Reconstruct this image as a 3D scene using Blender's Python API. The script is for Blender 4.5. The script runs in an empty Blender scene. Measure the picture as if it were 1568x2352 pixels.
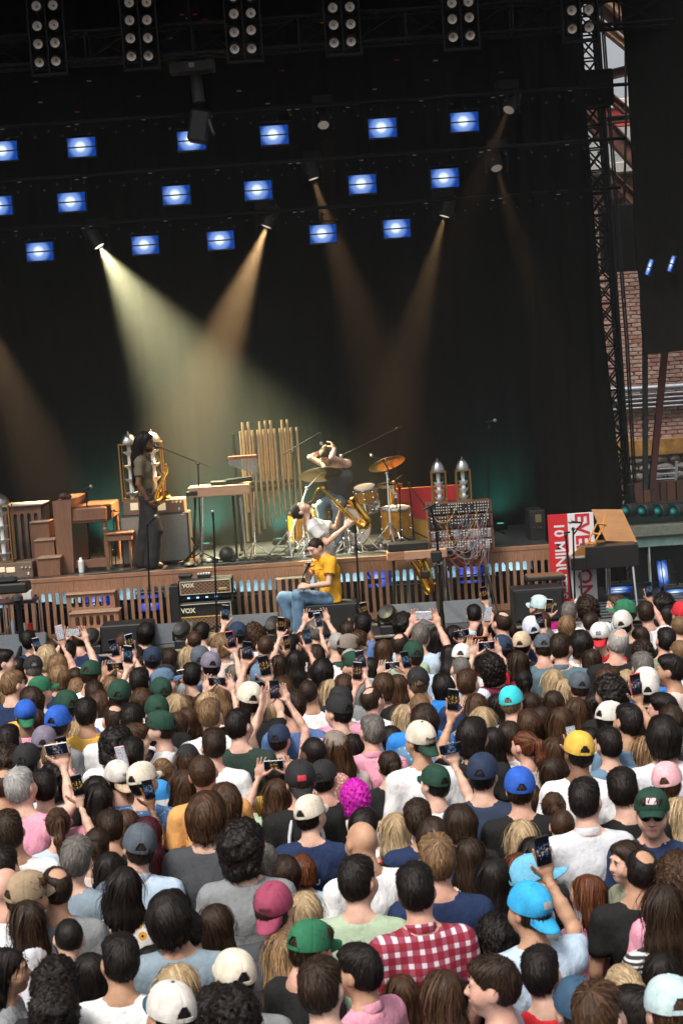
import bpy, math, random, re
import numpy as np
from mathutils import Vector, Matrix
random.seed(7)
S = bpy.context.scene
COL = S.collection
R = math.radians
# ------------------------------------------------------------------ camera, sky, sun, exposure
FOC, CAMH, HOR, ROLL = 3684.0, 4.3, 840.0, 3.9       # focal length and horizon row for a 1568 x 2352 frame
PIT = math.atan((1176 - HOR) / FOC)
F_ = Vector((0, math.cos(PIT), -math.sin(PIT)))
U0 = Vector((0, math.sin(PIT), math.cos(PIT)))
R0 = Vector((1, 0, 0))
RR = R0 * math.cos(R(ROLL)) - U0 * math.sin(R(ROLL))
UU = U0 * math.cos(R(ROLL)) + R0 * math.sin(R(ROLL))
CP = Vector((0, 0, CAMH))
cam = bpy.data.cameras.new('camera')
camo = bpy.data.objects.new('camera', cam)
COL.objects.link(camo)
mw = Matrix((RR, UU, -F_)).transposed().to_4x4()
mw.translation = CP
camo.matrix_world = mw
cam.sensor_fit = 'VERTICAL'
cam.sensor_height = 36
cam.lens = FOC / 2352 * 36
cam.clip_start = 0.1
cam.clip_end = 600
cam.dof.use_dof = True
cam.dof.focus_distance = 19.0
cam.dof.aperture_fstop = 6.3
S.camera = camo
SUN_EL, SUN_AZ = 58.0, 212.0          # soft sun high behind the camera, a little to its left
w = bpy.data.worlds.new('World')
S.world = w
w.use_nodes = True
nt = w.node_tree
nt.nodes.clear()
sky = nt.nodes.new('ShaderNodeTexSky')
sky.sky_type = 'NISHITA'
sky.sun_disc = False
sky.sun_elevation = R(SUN_EL)
sky.sun_rotation = R(SUN_AZ)
sky.dust_density = 6
sky.air_density = 1.0
hs = nt.nodes.new('ShaderNodeHueSaturation')
hs.inputs['Saturation'].default_value = 0.22     # overcast: the same sky with most of its blue gone
bg = nt.nodes.new('ShaderNodeBackground')
bg.inputs['Strength'].default_value = 0.085
wo = nt.nodes.new('ShaderNodeOutputWorld')
nt.links.new(sky.outputs[0], hs.inputs['Color'])
nt.links.new(hs.outputs[0], bg.inputs['Color'])
nt.links.new(bg.outputs[0], wo.inputs['Surface'])
sun = bpy.data.lights.new('sun', 'SUN')
sun.energy = 1.65
sun.angle = R(16)
sun.color = (1.0, 0.93, 0.83)
suno = bpy.data.objects.new('sun', sun)
COL.objects.link(suno)
az = R(SUN_AZ)
sd = Vector((math.sin(az) * math.cos(R(SUN_EL)), math.cos(az) * math.cos(R(SUN_EL)), math.sin(R(SUN_EL))))
suno.rotation_euler = (-sd).to_track_quat('-Z', 'Y').to_euler()
suno.location = sd * 60
S.view_settings.view_transform = 'Standard'
S.view_settings.look = 'None'
S.view_settings.exposure = 0.92
S.view_settings.gamma = 1
S.view_settings.use_curve_mapping = False
S.render.engine = 'CYCLES'
S.cycles.use_denoising = True
S.cycles.max_bounces = 6
S.cycles.diffuse_bounces = 3
S.cycles.glossy_bounces = 3
S.cycles.transmission_bounces = 4
S.cycles.transparent_max_bounces = 12
S.cycles.volume_bounces = 0
S.cycles.sample_clamp_indirect = 6
S.cycles.caustics_reflective = False
S.cycles.caustics_refractive = False


def ray(px, py):
    return F_ + RR * ((px - 784) / FOC) - UU * ((py - 1176) / FOC)


def at(px, py, Y):
    d = ray(px, py)
    return CP + d * (Y / d.y)


def onz(px, py, z):
    d = ray(px, py)
    return CP + d * ((z - CAMH) / d.z)


# ------------------------------------------------------------------ materials
_M = {}


def nodes(m):
    m.use_nodes = True
    t = m.node_tree
    return t, t.nodes['Principled BSDF']


def pm(name, col, rough=.55, metal=0., var=0., scale=18., bump=0., bscale=90., spec=.5, emit=None, es=0., stretch=None, coat=0., sheen=0.):
    if name in _M:
        return _M[name]
    m = bpy.data.materials.new(name)
    t, b = nodes(m)
    c4 = (col[0], col[1], col[2], 1)
    b.inputs['Base Color'].default_value = c4
    b.inputs['Roughness'].default_value = rough
    b.inputs['Metallic'].default_value = metal
    b.inputs['Specular IOR Level'].default_value = spec
    if coat:
        b.inputs['Coat Weight'].default_value = coat
    if sheen:
        b.inputs['Sheen Weight'].default_value = sheen
    if emit:
        b.inputs['Emission Color'].default_value = (*emit, 1)
        b.inputs['Emission Strength'].default_value = es
    if var or bump:
        tc = t.nodes.new('ShaderNodeTexCoord')
        src = tc.outputs['Object']
        if stretch:
            mp = t.nodes.new('ShaderNodeMapping')
            mp.inputs['Scale'].default_value = stretch
            t.links.new(src, mp.inputs['Vector'])
            src = mp.outputs[0]
        if var:
            n = t.nodes.new('ShaderNodeTexNoise')
            n.inputs['Scale'].default_value = scale
            n.inputs['Detail'].default_value = 5
            n.inputs['Roughness'].default_value = .65
            t.links.new(src, n.inputs['Vector'])
            r = t.nodes.new('ShaderNodeValToRGB')
            r.color_ramp.elements[0].position = .3
            r.color_ramp.elements[1].position = .7
            r.color_ramp.elements[0].color = tuple(c * (1 - var) for c in col) + (1,)
            r.color_ramp.elements[1].color = tuple(min(1, c * (1 + var)) for c in col) + (1,)
            t.links.new(n.outputs['Fac'], r.inputs[0])
            t.links.new(r.outputs[0], b.inputs['Base Color'])
        if bump:
            n2 = t.nodes.new('ShaderNodeTexNoise')
            n2.inputs['Scale'].default_value = bscale
            n2.inputs['Detail'].default_value = 4
            t.links.new(src, n2.inputs['Vector'])
            bp = t.nodes.new('ShaderNodeBump')
            bp.inputs['Strength'].default_value = bump
            bp.inputs['Distance'].default_value = .01 if bscale > 20 else .04
            t.links.new(n2.outputs['Fac'], bp.inputs['Height'])
            t.links.new(bp.outputs[0], b.inputs['Normal'])
    _M[name] = m
    return m


def em(name, col, s):
    if name in _M:
        return _M[name]
    m = bpy.data.materials.new(name)
    m.use_nodes = True
    t = m.node_tree
    t.nodes.clear()
    e = t.nodes.new('ShaderNodeEmission')
    e.inputs[0].default_value = (*col, 1)
    e.inputs[1].default_value = s
    o = t.nodes.new('ShaderNodeOutputMaterial')
    t.links.new(e.outputs[0], o.inputs[0])
    _M[name] = m
    return m


def glassm(name='clear_glass', tint=(.97, .985, .98)):
    if name in _M:
        return _M[name]
    m = bpy.data.materials.new(name)
    m.use_nodes = True
    t = m.node_tree
    t.nodes.clear()
    tr = t.nodes.new('ShaderNodeBsdfTransparent')
    tr.inputs[0].default_value = (*tint, 1)
    gl = t.nodes.new('ShaderNodeBsdfGlossy')
    gl.inputs['Roughness'].default_value = .06
    lw = t.nodes.new('ShaderNodeLayerWeight')
    lw.inputs[0].default_value = .12
    mx = t.nodes.new('ShaderNodeMixShader')
    o = t.nodes.new('ShaderNodeOutputMaterial')
    t.links.new(lw.outputs['Fresnel'], mx.inputs[0])
    t.links.new(tr.outputs[0], mx.inputs[1])
    t.links.new(gl.outputs[0], mx.inputs[2])
    t.links.new(mx.outputs[0], o.inputs[0])
    _M[name] = m
    return m


BLK = pm('black_paint', (.008, .008, .008), .55, var=.3, scale=6)
BLKM = pm('black_metal', (.006, .006, .0062), .6, .0, spec=.2)
CLOTHK = pm('black_velvet', (.0055, .0052, .0047), .95, var=.25, scale=3, spec=.1)
CHROME = pm('chrome', (.75, .75, .77), .16, 1.)
ALU = pm('aluminium', (.55, .57, .6), .35, 1., var=.15, scale=30)
WOOD = pm('walnut_wood', (.27, .135, .075), .5, var=.38, scale=9, stretch=(9, 9, .8), bump=.12, bscale=30)
WOODH = pm('walnut_wood_crosscut', (.275, .138, .077), .5, var=.4, scale=9, stretch=(.8, 9, 9), bump=.12, bscale=30)
WOODL = pm('light_oak_wood', (.38, .22, .14), .5, var=.22, scale=8, stretch=(.7, 8, 8), bump=.1, bscale=30)
WOODP = pm('piano_wood', (.20, .098, .058), .42, var=.2, scale=6, stretch=(5, 5, .7), bump=.06, bscale=40)
WOODO = pm('orange_veneer', (.33, .145, .04), .4, var=.16, scale=5, stretch=(1, 5, 1), coat=.2)
GREYG = pm('grey_grille_cloth', (.085, .095, .11), .85, var=.18, scale=60, bump=.3, bscale=400)
GREYC = pm('grey_cabinet_cloth', (.21, .215, .2), .8, var=.12, scale=30, bump=.2, bscale=300)
GOLD = pm('gold_lacquer', (.86, .52, .12), .18, 1., var=.12, scale=25)
BRASSP = pm('brass_pipe', (.46, .34, .23), .42, 1., var=.12, scale=12)
CYMB = pm('cymbal_bronze', (.58, .44, .26), .27, 1., var=.2, scale=9)
WHITEP = pm('white_paint', (.78, .77, .74), .5, var=.04)


# ------------------------------------------------------------------ mesh helpers
class MB:
    def __init__(s):
        s.v = []
        s.f = []
        s.m = []

    def add(s, V, F, mi=0):
        o = len(s.v)
        s.v.extend([tuple(p) for p in V])
        s.f.extend([tuple(i + o for i in q) for q in F])
        s.m.extend([mi] * len(F))
        return s

    def box(s, c, d, rot=None, bev=0., mi=0):
        hx, hy, hz = d[0] / 2, d[1] / 2, d[2] / 2
        b = min(bev, hx * .9, hy * .9, hz * .9)
        V, F = [], []
        if b <= 0:
            V = [(x * hx, y * hy, z * hz) for x in (-1, 1) for y in (-1, 1) for z in (-1, 1)]
            F = [(0, 1, 3, 2), (4, 6, 7, 5), (0, 4, 5, 1), (2, 3, 7, 6), (0, 2, 6, 4), (1, 5, 7, 3)]
        else:
            idx = {}
            for x in (-1, 1):
                for y in (-1, 1):
                    for z in (-1, 1):
                        for a in range(3):
                            p = [x * (hx - b), y * (hy - b), z * (hz - b)]
                            p[a] = (x, y, z)[a] * (hx, hy, hz)[a]
                            idx[(x, y, z, a)] = len(V)
                            V.append(tuple(p))
            for a in range(3):
                u, w2 = [(1, 2), (2, 0), (0, 1)][a]
                for sg in (-1, 1):
                    q = []
                    for (i, j) in ((-1, -1), (1, -1), (1, 1), (-1, 1)):
                        k = [0, 0, 0]
                        k[a] = sg
                        k[u] = i
                        k[w2] = j
                        q.append(idx[(*k, a)])
                    F.append(tuple(q) if sg > 0 else tuple(q[::-1]))
            for a in range(3):
                u, w2 = [(1, 2), (2, 0), (0, 1)][a]
                for i in (-1, 1):
                    for j in (-1, 1):
                        k0 = [0, 0, 0]
                        k0[u] = i
                        k0[w2] = j
                        k1 = list(k0)
                        k0[a] = -1
                        k1[a] = 1
                        q = (idx[(*k0, u)], idx[(*k1, u)], idx[(*k1, w2)], idx[(*k0, w2)])
                        F.append(q if i * j < 0 else q[::-1])
            for x in (-1, 1):
                for y in (-1, 1):
                    for z in (-1, 1):
                        q = (idx[(x, y, z, 0)], idx[(x, y, z, 1)], idx[(x, y, z, 2)])
                        F.append(q if x * y * z > 0 else q[::-1])
        c = Vector(c)
        if rot is not None:
            V = [rot @ Vector(p) + c for p in V]
        else:
            V = [Vector(p) + c for p in V]
        return s.add(V, F, mi)

    def cyl(s, a, b, r0, r1=None, n=12, cap=True, mi=0):
        a = Vector(a)
        b = Vector(b)
        r1 = r0 if r1 is None else r1
        d = (b - a)
        if d.length < 1e-6:
            return s
        q = d.to_track_quat('Z', 'Y').to_matrix()
        V = []
        for k in range(n):
            t = 2 * math.pi * k / n
            V.append(a + q @ Vector((math.cos(t) * r0, math.sin(t) * r0, 0)))
        for k in range(n):
            t = 2 * math.pi * k / n
            V.append(b + q @ Vector((math.cos(t) * r1, math.sin(t) * r1, 0)))
        F = [(k, (k + 1) % n, n + (k + 1) % n, n + k) for k in range(n)]
        if cap:
            F += [tuple(range(n - 1, -1, -1)), tuple(range(n, 2 * n))]
        return s.add(V, F, mi)

    def tube(s, P, r, n=6, mi=0, cap=True):
        P = [Vector(p) for p in P]
        rs = r if isinstance(r, (list, tuple)) else [r] * len(P)
        V, F = [], []
        up = None
        for i, p in enumerate(P):
            d = (P[min(i + 1, len(P) - 1)] - P[max(i - 1, 0)]).normalized()
            if up is None:
                up = d.orthogonal().normalized()
            up = (up - d * up.dot(d))
            up = up.normalized() if up.length > 1e-6 else d.orthogonal().normalized()
            sd_ = d.cross(up)
            for k in range(n):
                t = 2 * math.pi * k / n
                V.append(p + (up * math.cos(t) + sd_ * math.sin(t)) * rs[i])
        for i in range(len(P) - 1):
            for k in range(n):
                F.append((i * n + k, i * n + (k + 1) % n, (i + 1) * n + (k + 1) % n, (i + 1) * n + k))
        if cap:
            F += [tuple(range(n - 1, -1, -1)), tuple(range((len(P) - 1) * n, len(P) * n))]
        return s.add(V, F, mi)

    def lathe(s, prof, n=24, mat=None, mi=0, cap=False):
        V, F = [], []
        for (r, z) in prof:
            for k in range(n):
                t = 2 * math.pi * k / n
                V.append(Vector((r * math.cos(t), r * math.sin(t), z)))
        for i in range(len(prof) - 1):
            for k in range(n):
                F.append((i * n + k, i * n + (k + 1) % n, (i + 1) * n + (k + 1) % n, (i + 1) * n + k))
        if cap:
            F += [tuple(range(n - 1, -1, -1)), tuple(range((len(prof) - 1) * n, len(prof) * n))]
        if mat is not None:
            V = [mat @ p for p in V]
        return s.add(V, F, mi)

    def prism(s, poly, y0, y1, mat=None, mi=0):
        n = len(poly)
        V = [Vector((x, y0, z)) for x, z in poly] + [Vector((x, y1, z)) for x, z in poly]
        F = [tuple(range(n)), tuple(range(2 * n - 1, n - 1, -1))] + [(k, n + k, n + (k + 1) % n, (k + 1) % n) for k in range(n)]
        if mat is not None:
            V = [mat @ p for p in V]
        return s.add(V, F, mi)

    def ball(s, c, r, n=14, m=9, rot=None, mi=0):
        r = (r, r, r) if not hasattr(r, '__len__') else r
        V, F = [], []
        for j in range(m + 1):
            ph = math.pi * j / m
            for k in range(n):
                t = 2 * math.pi * k / n
                p = Vector((math.sin(ph) * math.cos(t) * r[0], math.sin(ph) * math.sin(t) * r[1], -math.cos(ph) * r[2]))
                if rot is not None:
                    p = rot @ p
                V.append(p + Vector(c))
        for j in range(m):
            for k in range(n):
                F.append((j * n + k, j * n + (k + 1) % n, (j + 1) * n + (k + 1) % n, (j + 1) * n + k))
        return s.add(V, F, mi)

    def mesh(s, name, mats, ang=35):
        me = bpy.data.meshes.new(name)
        me.from_pydata([tuple(p) for p in s.v], [], s.f)
        mats = mats if isinstance(mats, (list, tuple)) else [mats]
        for m in mats:
            me.materials.append(m)
        if len(mats) > 1:
            me.polygons.foreach_set('material_index', s.m)
        me.polygons.foreach_set('use_smooth', [True] * len(me.polygons))
        me.validate()
        me.set_sharp_from_angle(angle=R(ang))
        return me

    def build(s, name, mats, parent=None, ang=35):
        return link(name, s.mesh(name, mats, ang), parent)


def link(name, me, parent=None):
    o = bpy.data.objects.new(name, me)
    COL.objects.link(o)
    if parent is not None:
        o.parent = parent
    return o


def tag(o, label=None, cat=None, group=None, kind=None):
    if label:
        o['label'] = label
    if cat:
        o['category'] = cat
    if group:
        o['group'] = group
    if kind:
        o['kind'] = kind
    return o


def thing(name, label, cat, loc=(0, 0, 0), rz=0., group=None):
    o = bpy.data.objects.new(name, None)
    o.empty_display_size = .1
    COL.objects.link(o)
    o.location = loc
    o.rotation_euler = (0, 0, rz)
    return tag(o, label, cat, group)


def copy_tree(o, parent=None):
    c = o.copy()
    COL.objects.link(c)
    c.parent = parent
    for ch in [x for x in COL.objects if x.parent == o]:
        copy_tree(ch, c)
    return c


def text_mesh(body, size, depth=.002, bold=0.):
    cu = bpy.data.curves.new('lettering', 'FONT')
    cu.body = body
    cu.size = size
    cu.extrude = depth
    cu.offset = bold
    cu.resolution_u = 2
    cu.align_x = 'CENTER'
    cu.align_y = 'CENTER'
    o = bpy.data.objects.new('lettering', cu)
    COL.objects.link(o)
    dg = bpy.context.evaluated_depsgraph_get()
    dg.update()
    me = bpy.data.meshes.new_from_object(o.evaluated_get(dg))
    bpy.data.objects.remove(o)
    bpy.data.curves.remove(cu)
    return me


def text_obj(body, size, mat, parent, M4, depth=.002, bold=0., name='lettering'):
    me = text_mesh(body, size, depth, bold)
    me.transform(M4)
    me.materials.clear()
    me.materials.append(mat)
    return link(name, me, parent)


def frame(o, x, z):
    """matrix with local X along x, local Z along z"""
    x = Vector(x).normalized()
    z = Vector(z)
    y = z.cross(x).normalized()
    z = x.cross(y).normalized()
    m = Matrix((x, y, z)).transposed().to_4x4()
    m.translation = Vector(o)
    return m
# ------------------------------------------------------------------ the setting
ASPH = pm('asphalt', (.045, .044, .043), .9, var=.3, scale=2.5, bump=.3, bscale=60)
g = MB()
g.add([(-200, -120, 0), (200, -120, 0), (200, 300, 0), (-200, 300, 0)], [(0, 1, 2, 3)])
tag(g.build('ground', ASPH), 'dark asphalt ground under the crowd', kind='structure')
DZ, RZ = .9, 1.75                    # stage deck and band riser heights
DECKM = pm('stage_deck_paint', (.02, .02, .021), .45, var=.4, scale=4, bump=.05)
g = MB()
g.box((-1.2, 24.2, DZ - .06), (17, 8.8, .12), bev=.01)
g.box((-1.2, 19.86, DZ - .5), (17, .05, .8))
deck = g.build('stage_deck', DECKM)
tag(deck, 'black painted stage deck in front of the wooden riser', kind='structure')
g = MB()
g.box((-1.2, 19.79, DZ + .003), (17, .09, .03), bev=.006)
tag(g.build('stage_lip_rail', pm('worn_aluminium', (.22, .2, .17), .5, .6, var=.3, scale=8)), 'worn metal edge rail along the stage lip', 'rail')
# barrier in the pit
br = thing('crowd_barrier', 'dark steel crowd barrier standing in the pit before the stage', 'barrier', (0, 18.3, 0))
for i in range(11):
    x = -6 + i * 1.15
    g = MB()
    g.box((x, 0, .55), (1.13, .04, 1.1), bev=.01)
    g.box((x, -.25, .02), (1.13, .5, .03))
    g.build('barrier_panel', BLKM, br)
# riser
RIX0, RIX1, RIY = -5.6, 2.74, 21.2
FLOORM = pm('riser_floor', (.03, .03, .034), .34, var=.35, scale=3.5, bump=.05)
g = MB()
g.box(((RIX0 + RIX1) / 2, 22.57, RZ - .03), (RIX1 - RIX0, 2.7, .06), bev=.008)
ris = g.build('band_riser', FLOORM)
tag(ris, 'raised band riser with slotted walnut front lit from behind', kind='structure')
g = MB()
g.box(((RIX0 + RIX1) / 2, 23.4, RZ + .004), (RIX1 - RIX0 - 2.6, 3.2, .012))
# slatted front: rail pieces with arched slots, slats below them
PITCH, SLW = .0945, .050
npan = 0
x = RIX0
slat_mesh = None
zt, zarch, zb = RZ - .062, RZ - .20, DZ + .09
k = 0
while x < RIX1 - .3:
    nsl = 7
    W = nsl * PITCH
    arc = []
    for j in range(nsl):
        c = x + (j + .5) * PITCH
        pts = [(c - SLW / 2, zarch - SLW / 2)]
        for q in range(0, 9):
            t = math.pi * (1 - q / 8)
            pts.append((c + math.cos(t) * SLW / 2, zarch - .028 + math.sin(t) * SLW / 2))
        pts.append((c + SLW / 2, zarch - SLW / 2))
        arc += pts
    poly = [(x + .002, zarch - SLW / 2)] + arc + [(x + W - .002, zarch - SLW / 2), (x + W - .002, zt), (x + .002, zt)]
    g = MB()
    g.prism(poly, RIY, RIY + .022)
    g.build('front_rail', WOOD, ris)
    for j in range(nsl + 1):
        if j == 0 and k > 0:
            continue
        sx = x + j * PITCH
        g = MB()
        wd = PITCH - SLW
        g.prism([(-wd / 2, 0), (wd / 2, 0), (wd / 2, zarch - SLW / 2 - zb + .004), (-wd / 2, zarch - SLW / 2 - zb + .004)], 0, .0215)
        if slat_mesh is None:
            slat_mesh = g.mesh('slat', WOOD)
        o = link('slat', slat_mesh, ris)
        o.location = (sx, RIY + .0002, zb - .002)
    x += W
    k += 1
g = MB()
g.box(((RIX0 + x) / 2, RIY + .011, (zb + DZ) / 2 - .001), (x - RIX0, .024, zb - DZ), bev=.003)
g.build('bottom_rail', WOODH, ris)
g = MB()
g.box(((RIX0 + RIX1) / 2, RIY + .012, RZ - .03), (RIX1 - RIX0 + .02, .036, .058), bev=.004)
g.build('top_edge', WOODH, ris)
BACKC = pm('pale_backing_cloth', (.55, .62, .66), .9, var=.2, scale=5)
g = MB()
g.box(((RIX0 + RIX1) / 2, 21.95, 1.50), (RIX1 - RIX0 - .1, .02, .42))
g.build('backing_cloth', BACKC, ris)
g = MB()
g.box(((RIX0 + RIX1) / 2, 21.9, 1.09), (RIX1 - RIX0 - .1, .02, .38))
g.build('backing_cloth', CLOTHK, ris)
for i in range(9):
    g = MB()
    x0 = RIX0 + .4 + i * .93
    g.box((x0, 21.5, 1.33), (.022, .022, .95), rot=Matrix.Rotation(R(28 if i % 2 else -28), 3, 'Y'))
    g.build('brace', BLKM, ris)


def wall_panel_emit(name, core, rim, s, k=1.):
    if name in _M:
        return _M[name]
    m = bpy.data.materials.new(name)
    m.use_nodes = True
    t = m.node_tree
    t.nodes.clear()
    tc = t.nodes.new('ShaderNodeTexCoord')
    vm = t.nodes.new('ShaderNodeVectorMath')
    vm.operation = 'LENGTH'
    mp = t.nodes.new('ShaderNodeMapping')
    mp.inputs['Scale'].default_value = (1, 0, 1)
    mp.inputs['Location'].default_value = (.02, 0, -.008)
    t.links.new(tc.outputs['Object'], mp.inputs[0])
    t.links.new(mp.outputs[0], vm.inputs[0])
    cr = t.nodes.new('ShaderNodeValToRGB')
    cr.color_ramp.interpolation = 'EASE'
    e = cr.color_ramp.elements
    e[0].position = .035 * k
    e[0].color = (*core, 1)
    e[1].position = .21 * k
    e[1].color = (*rim, 1)
    e2 = cr.color_ramp.elements.new(.11 * k)
    e2.color = tuple(.2 * a + .8 * b for a, b in zip(core, (rim[0] * 3, rim[1] * 3, rim[2] * 2.2))) + (1,)
    t.links.new(vm.outputs['Value'], cr.inputs[0])
    wv = t.nodes.new('ShaderNodeTexWave')
    wv.bands_direction = 'Z'
    wv.inputs['Scale'].default_value = 26
    wv.inputs['Distortion'].default_value = 0
    t.links.new(tc.outputs['Object'], wv.inputs['Vector'])
    mr = t.nodes.new('ShaderNodeMapRange')
    mr.inputs['To Min'].default_value = .7
    mr.inputs['To Max'].default_value = 1.15
    t.links.new(wv.outputs['Fac'], mr.inputs['Value'])
    mul = t.nodes.new('ShaderNodeMath')
    mul.operation = 'MULTIPLY'
    mul.inputs[1].default_value = s
    t.links.new(mr.outputs[0], mul.inputs[0])
    em_ = t.nodes.new('ShaderNodeEmission')
    t.links.new(cr.outputs[0], em_.inputs[0])
    t.links.new(mul.outputs[0], em_.inputs[1])
    o = t.nodes.new('ShaderNodeOutputMaterial')
    t.links.new(em_.outputs[0], o.inputs[0])
    _M[name] = m
    return m


LEDF = wall_panel_emit('led_matrix_blue', (.8, .93, 1.), (.003, .04, .24), .75)
LEDU = wall_panel_emit('led_matrix_deep_blue', (.5, .62, 1.), (.004, .02, .34), .5)
LEDBAR = pm('led_panel_bar', (.06, .035, .02), .5)


def led_proto(mat):
    root = thing('led_panel_light', '', 'stage light')
    g = MB()
    g.box((0, .06, 0), (.45, .1, .31), bev=.008)
    g.build('housing', BLK, root)
    g = MB()
    g.box((0, 0, .076), (.425, .012, .130))
    a = g.build('led_face', mat, root)
    g = MB()
    g.box((0, 0, -.076), (.425, .012, .130))
    b = g.build('led_face', mat, root)
    g = MB()
    g.box((0, -.006, 0), (.43, .02, .014), bev=.003)
    g.build('centre_bar', LEDBAR, root)
    g = MB()
    g.tube([(-.24, .06, 0), (-.24, .06, .2), (.24, .06, .2), (.24, .06, 0)], .011, 6)
    g.cyl((0, .06, .2), (0, .06, .34), .014)
    g.build('yoke', BLKM, root)
    return root


LED = [[(8, 347), (188, 338), (440, 323), (630, 310), (878, 294), (1066, 280)],
       [(-3, 473), (165, 464), (405, 448), (593, 437), (832, 423), (1021, 409)],
       [(92, 578), (334, 563), (507, 552), (742, 537), (911, 525)]]
LEDY = [21.8, 22.15, 22.7]
ROWN = ['top', 'middle', 'bottom']
ORD = ['leftmost', 'second', 'third', 'fourth', 'fifth', 'sixth']
proto = led_proto(LEDF)
first = True
BATZ = []
for ri, row in enumerate(LED):
    for i, (px, py) in enumerate(row):
        o = proto if first else copy_tree(proto)
        first = False
        p = at(px, py, LEDY[ri])
        o.location = p
        o.scale = (.87, .87, .87)
        tag(o, 'blue glowing LED panel light, %s from the left in the %s hanging row' % (ORD[i] if i else 'first', ROWN[ri]), group='blue LED panel lights above the band')
    BATZ.append((LEDY[ri] + .06, at(row[2][0], row[2][1], LEDY[ri]).z + .36))
TAPEW = pm('white_tape', (.4, .4, .37), .6)
for ri, (y, z) in enumerate(BATZ):
    bt = thing('lighting_batten', 'black pipe batten carrying the %s row of blue panels' % ROWN[ri], 'batten', (-1, y, z))
    g = MB()
    g.cyl((-6, 0, 0), (5.2, 0, 0), .024, n=10)
    g.build('pipe', BLKM, bt)
    rr = random.Random(ri)
    for k in range(11):
        g = MB()
        xx = -5 + k * .93 + rr.uniform(-.15, .15)
        g.box((xx, -.03, -.04 - .02 * (k % 2)), (.05, .004, .012))
        if k % 3 == 0:
            g.box((xx + .11, -.03, -.04), (.05, .004, .012))
        g.build('tape_tag', TAPEW, bt)
    # rows of small unlit cells
    g = MB()
    for k in range(60):
        xx = -5.8 + k * .18
        g.cyl((xx, -.05, -.10 - (k % 2) * .07), (xx, -.01, -.10 - (k % 2) * .07), .017, n=8)
    o = g.build('lens_strip', pm('dark_lens', (.012, .016, .026), .35, spec=.3), bt)
    o['kind'] = 'stuff'
# under-riser lamps
proto2 = led_proto(LEDU)
UND = [(52, 1378), (225, 1384), (345, 1384), (460, 1376), (868, 1330), (1080, 1320)]
UNDN = ['behind the camera rig at the far left', 'behind the slotted wooden steps', 'to the right of the slotted wooden steps', 'behind the upper amplifier', 'right of the seated singer', 'behind the legs of the modular synthesizer']
for i, (px, py) in enumerate(UND):
    o = proto2 if i == 0 else copy_tree(proto2)
    p = at(px, py, 21.75)
    o.location = p
    o.scale = (.8, .8, .8)
    tag(o, 'blue LED panel under the riser, ' + UNDN[i], group='blue LED panels under the riser')
NTH = 'first second third fourth fifth sixth seventh eighth ninth tenth eleventh twelfth thirteenth fourteenth fifteenth sixteenth seventeenth eighteenth nineteenth twentieth'.split()
STRIPM = em('strip_led_white', (.5, .85, 1.), 9.)
for i in range(11):
    x0 = RIX0 + .55 + i * .74
    st = thing('strip_light', 'short glowing strip lamp under the riser, number %s from left' % i, 'stage light', (x0, 21.72, 1.29 + .05 * math.sin(i * 2.1)), group='glowing strip lamps under the riser')
    st['label'] = 'small white strip lamp glowing behind the riser slats, %s from the left' % NTH[i]
    g = MB()
    g.box((0, 0, 0), (.62, .07, .05), bev=.006)
    g.build('housing', BLK, st)
    g = MB()
    g.box((0, .045, .0), (.56, .012, .04))
    g.build('led_strip', STRIPM, st)
# backdrop and wings
g = MB()


def curtain(g, xs, yb, z0, z1, amp, per, nx, nz, edge=None, seed=0, mi=0):
    rr = random.Random(seed)
    ph = [rr.uniform(0, 6.28) for _ in range(4)]
    V, F = [], []
    for i in range(nx + 1):
        for j in range(nz + 1):
            z = z0 + (z1 - z0) * j / nz
            xa, xb = xs
            if edge:
                xb = edge(z)
            x = xa + (xb - xa) * i / nx
            u = x / per * 6.283
            y = yb + amp * (math.sin(u + ph[0]) + .5 * math.sin(u * 1.7 + ph[1]) + .25 * math.sin(u * .4 + ph[2] + z * .3))
            V.append((x, y, z))
    for i in range(nx):
        for j in range(nz):
            a = i * (nz + 1) + j
            F.append((a, a + nz + 1, a + nz + 2, a + 1))
    n = len(V)
    V2 = [(x, y + .012, z) for x, y, z in V]
    g.add(V, F, mi)
    g.add(V2, [q[::-1] for q in F], mi)


curtain(g, (-9.5, 3.8), 23.9, DZ, 10.65, .012, .42, 300, 6, seed=1)
tag(g.build('backdrop_curtain', CLOTHK, ang=180), 'huge black pleated backdrop curtain behind the band', 'curtain')
EDGE = [(1342, 150), (1346, 250), (1352, 330), (1368, 560), (1390, 800), (1402, 900), (1420, 1050), (1428, 1135)]
EP = [at(px, py, 22.75) for px, py in EDGE]


def edge_x(z):
    pts = sorted([(p.z, p.x) for p in EP])
    if z <= pts[0][0]:
        return pts[0][1]
    for (za, xa), (zb_, xb) in zip(pts, pts[1:]):
        if z <= zb_:
            return xa + (xb - xa) * (z - za) / (zb_ - za)
    return pts[-1][1]


g = MB()
curtain(g, (2.78, 4), 22.75, DZ, 10.6, .03, .33, 40, 30, edge=edge_x, seed=2)
tag(g.build('wing_curtain', CLOTHK, ang=180), 'black side leg curtain hanging beside the truss tower', 'curtain')
g = MB()
curtain(g, (-9.3, -7.2), 22.5, DZ, 10.6, .04, .33, 60, 4, seed=3)
tag(g.build('wing_curtain', CLOTHK, ang=180), 'black side leg curtain at the left end of the stage', 'curtain')
# roof
g = MB()
g.box((-2.6, 21.0, 10.85), (15.0, 6.2, .3))
g.box((-2.6, 18.0, 10.6), (15.0, .3, .5))
g.box((-9.9, 21.5, 5.6), (.2, 6, 10))
tag(g.build('stage_roof', BLK), 'black stage roof high over the band', 'roof')
# ------------------------------------------------------------------ trusses, blinders


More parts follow.
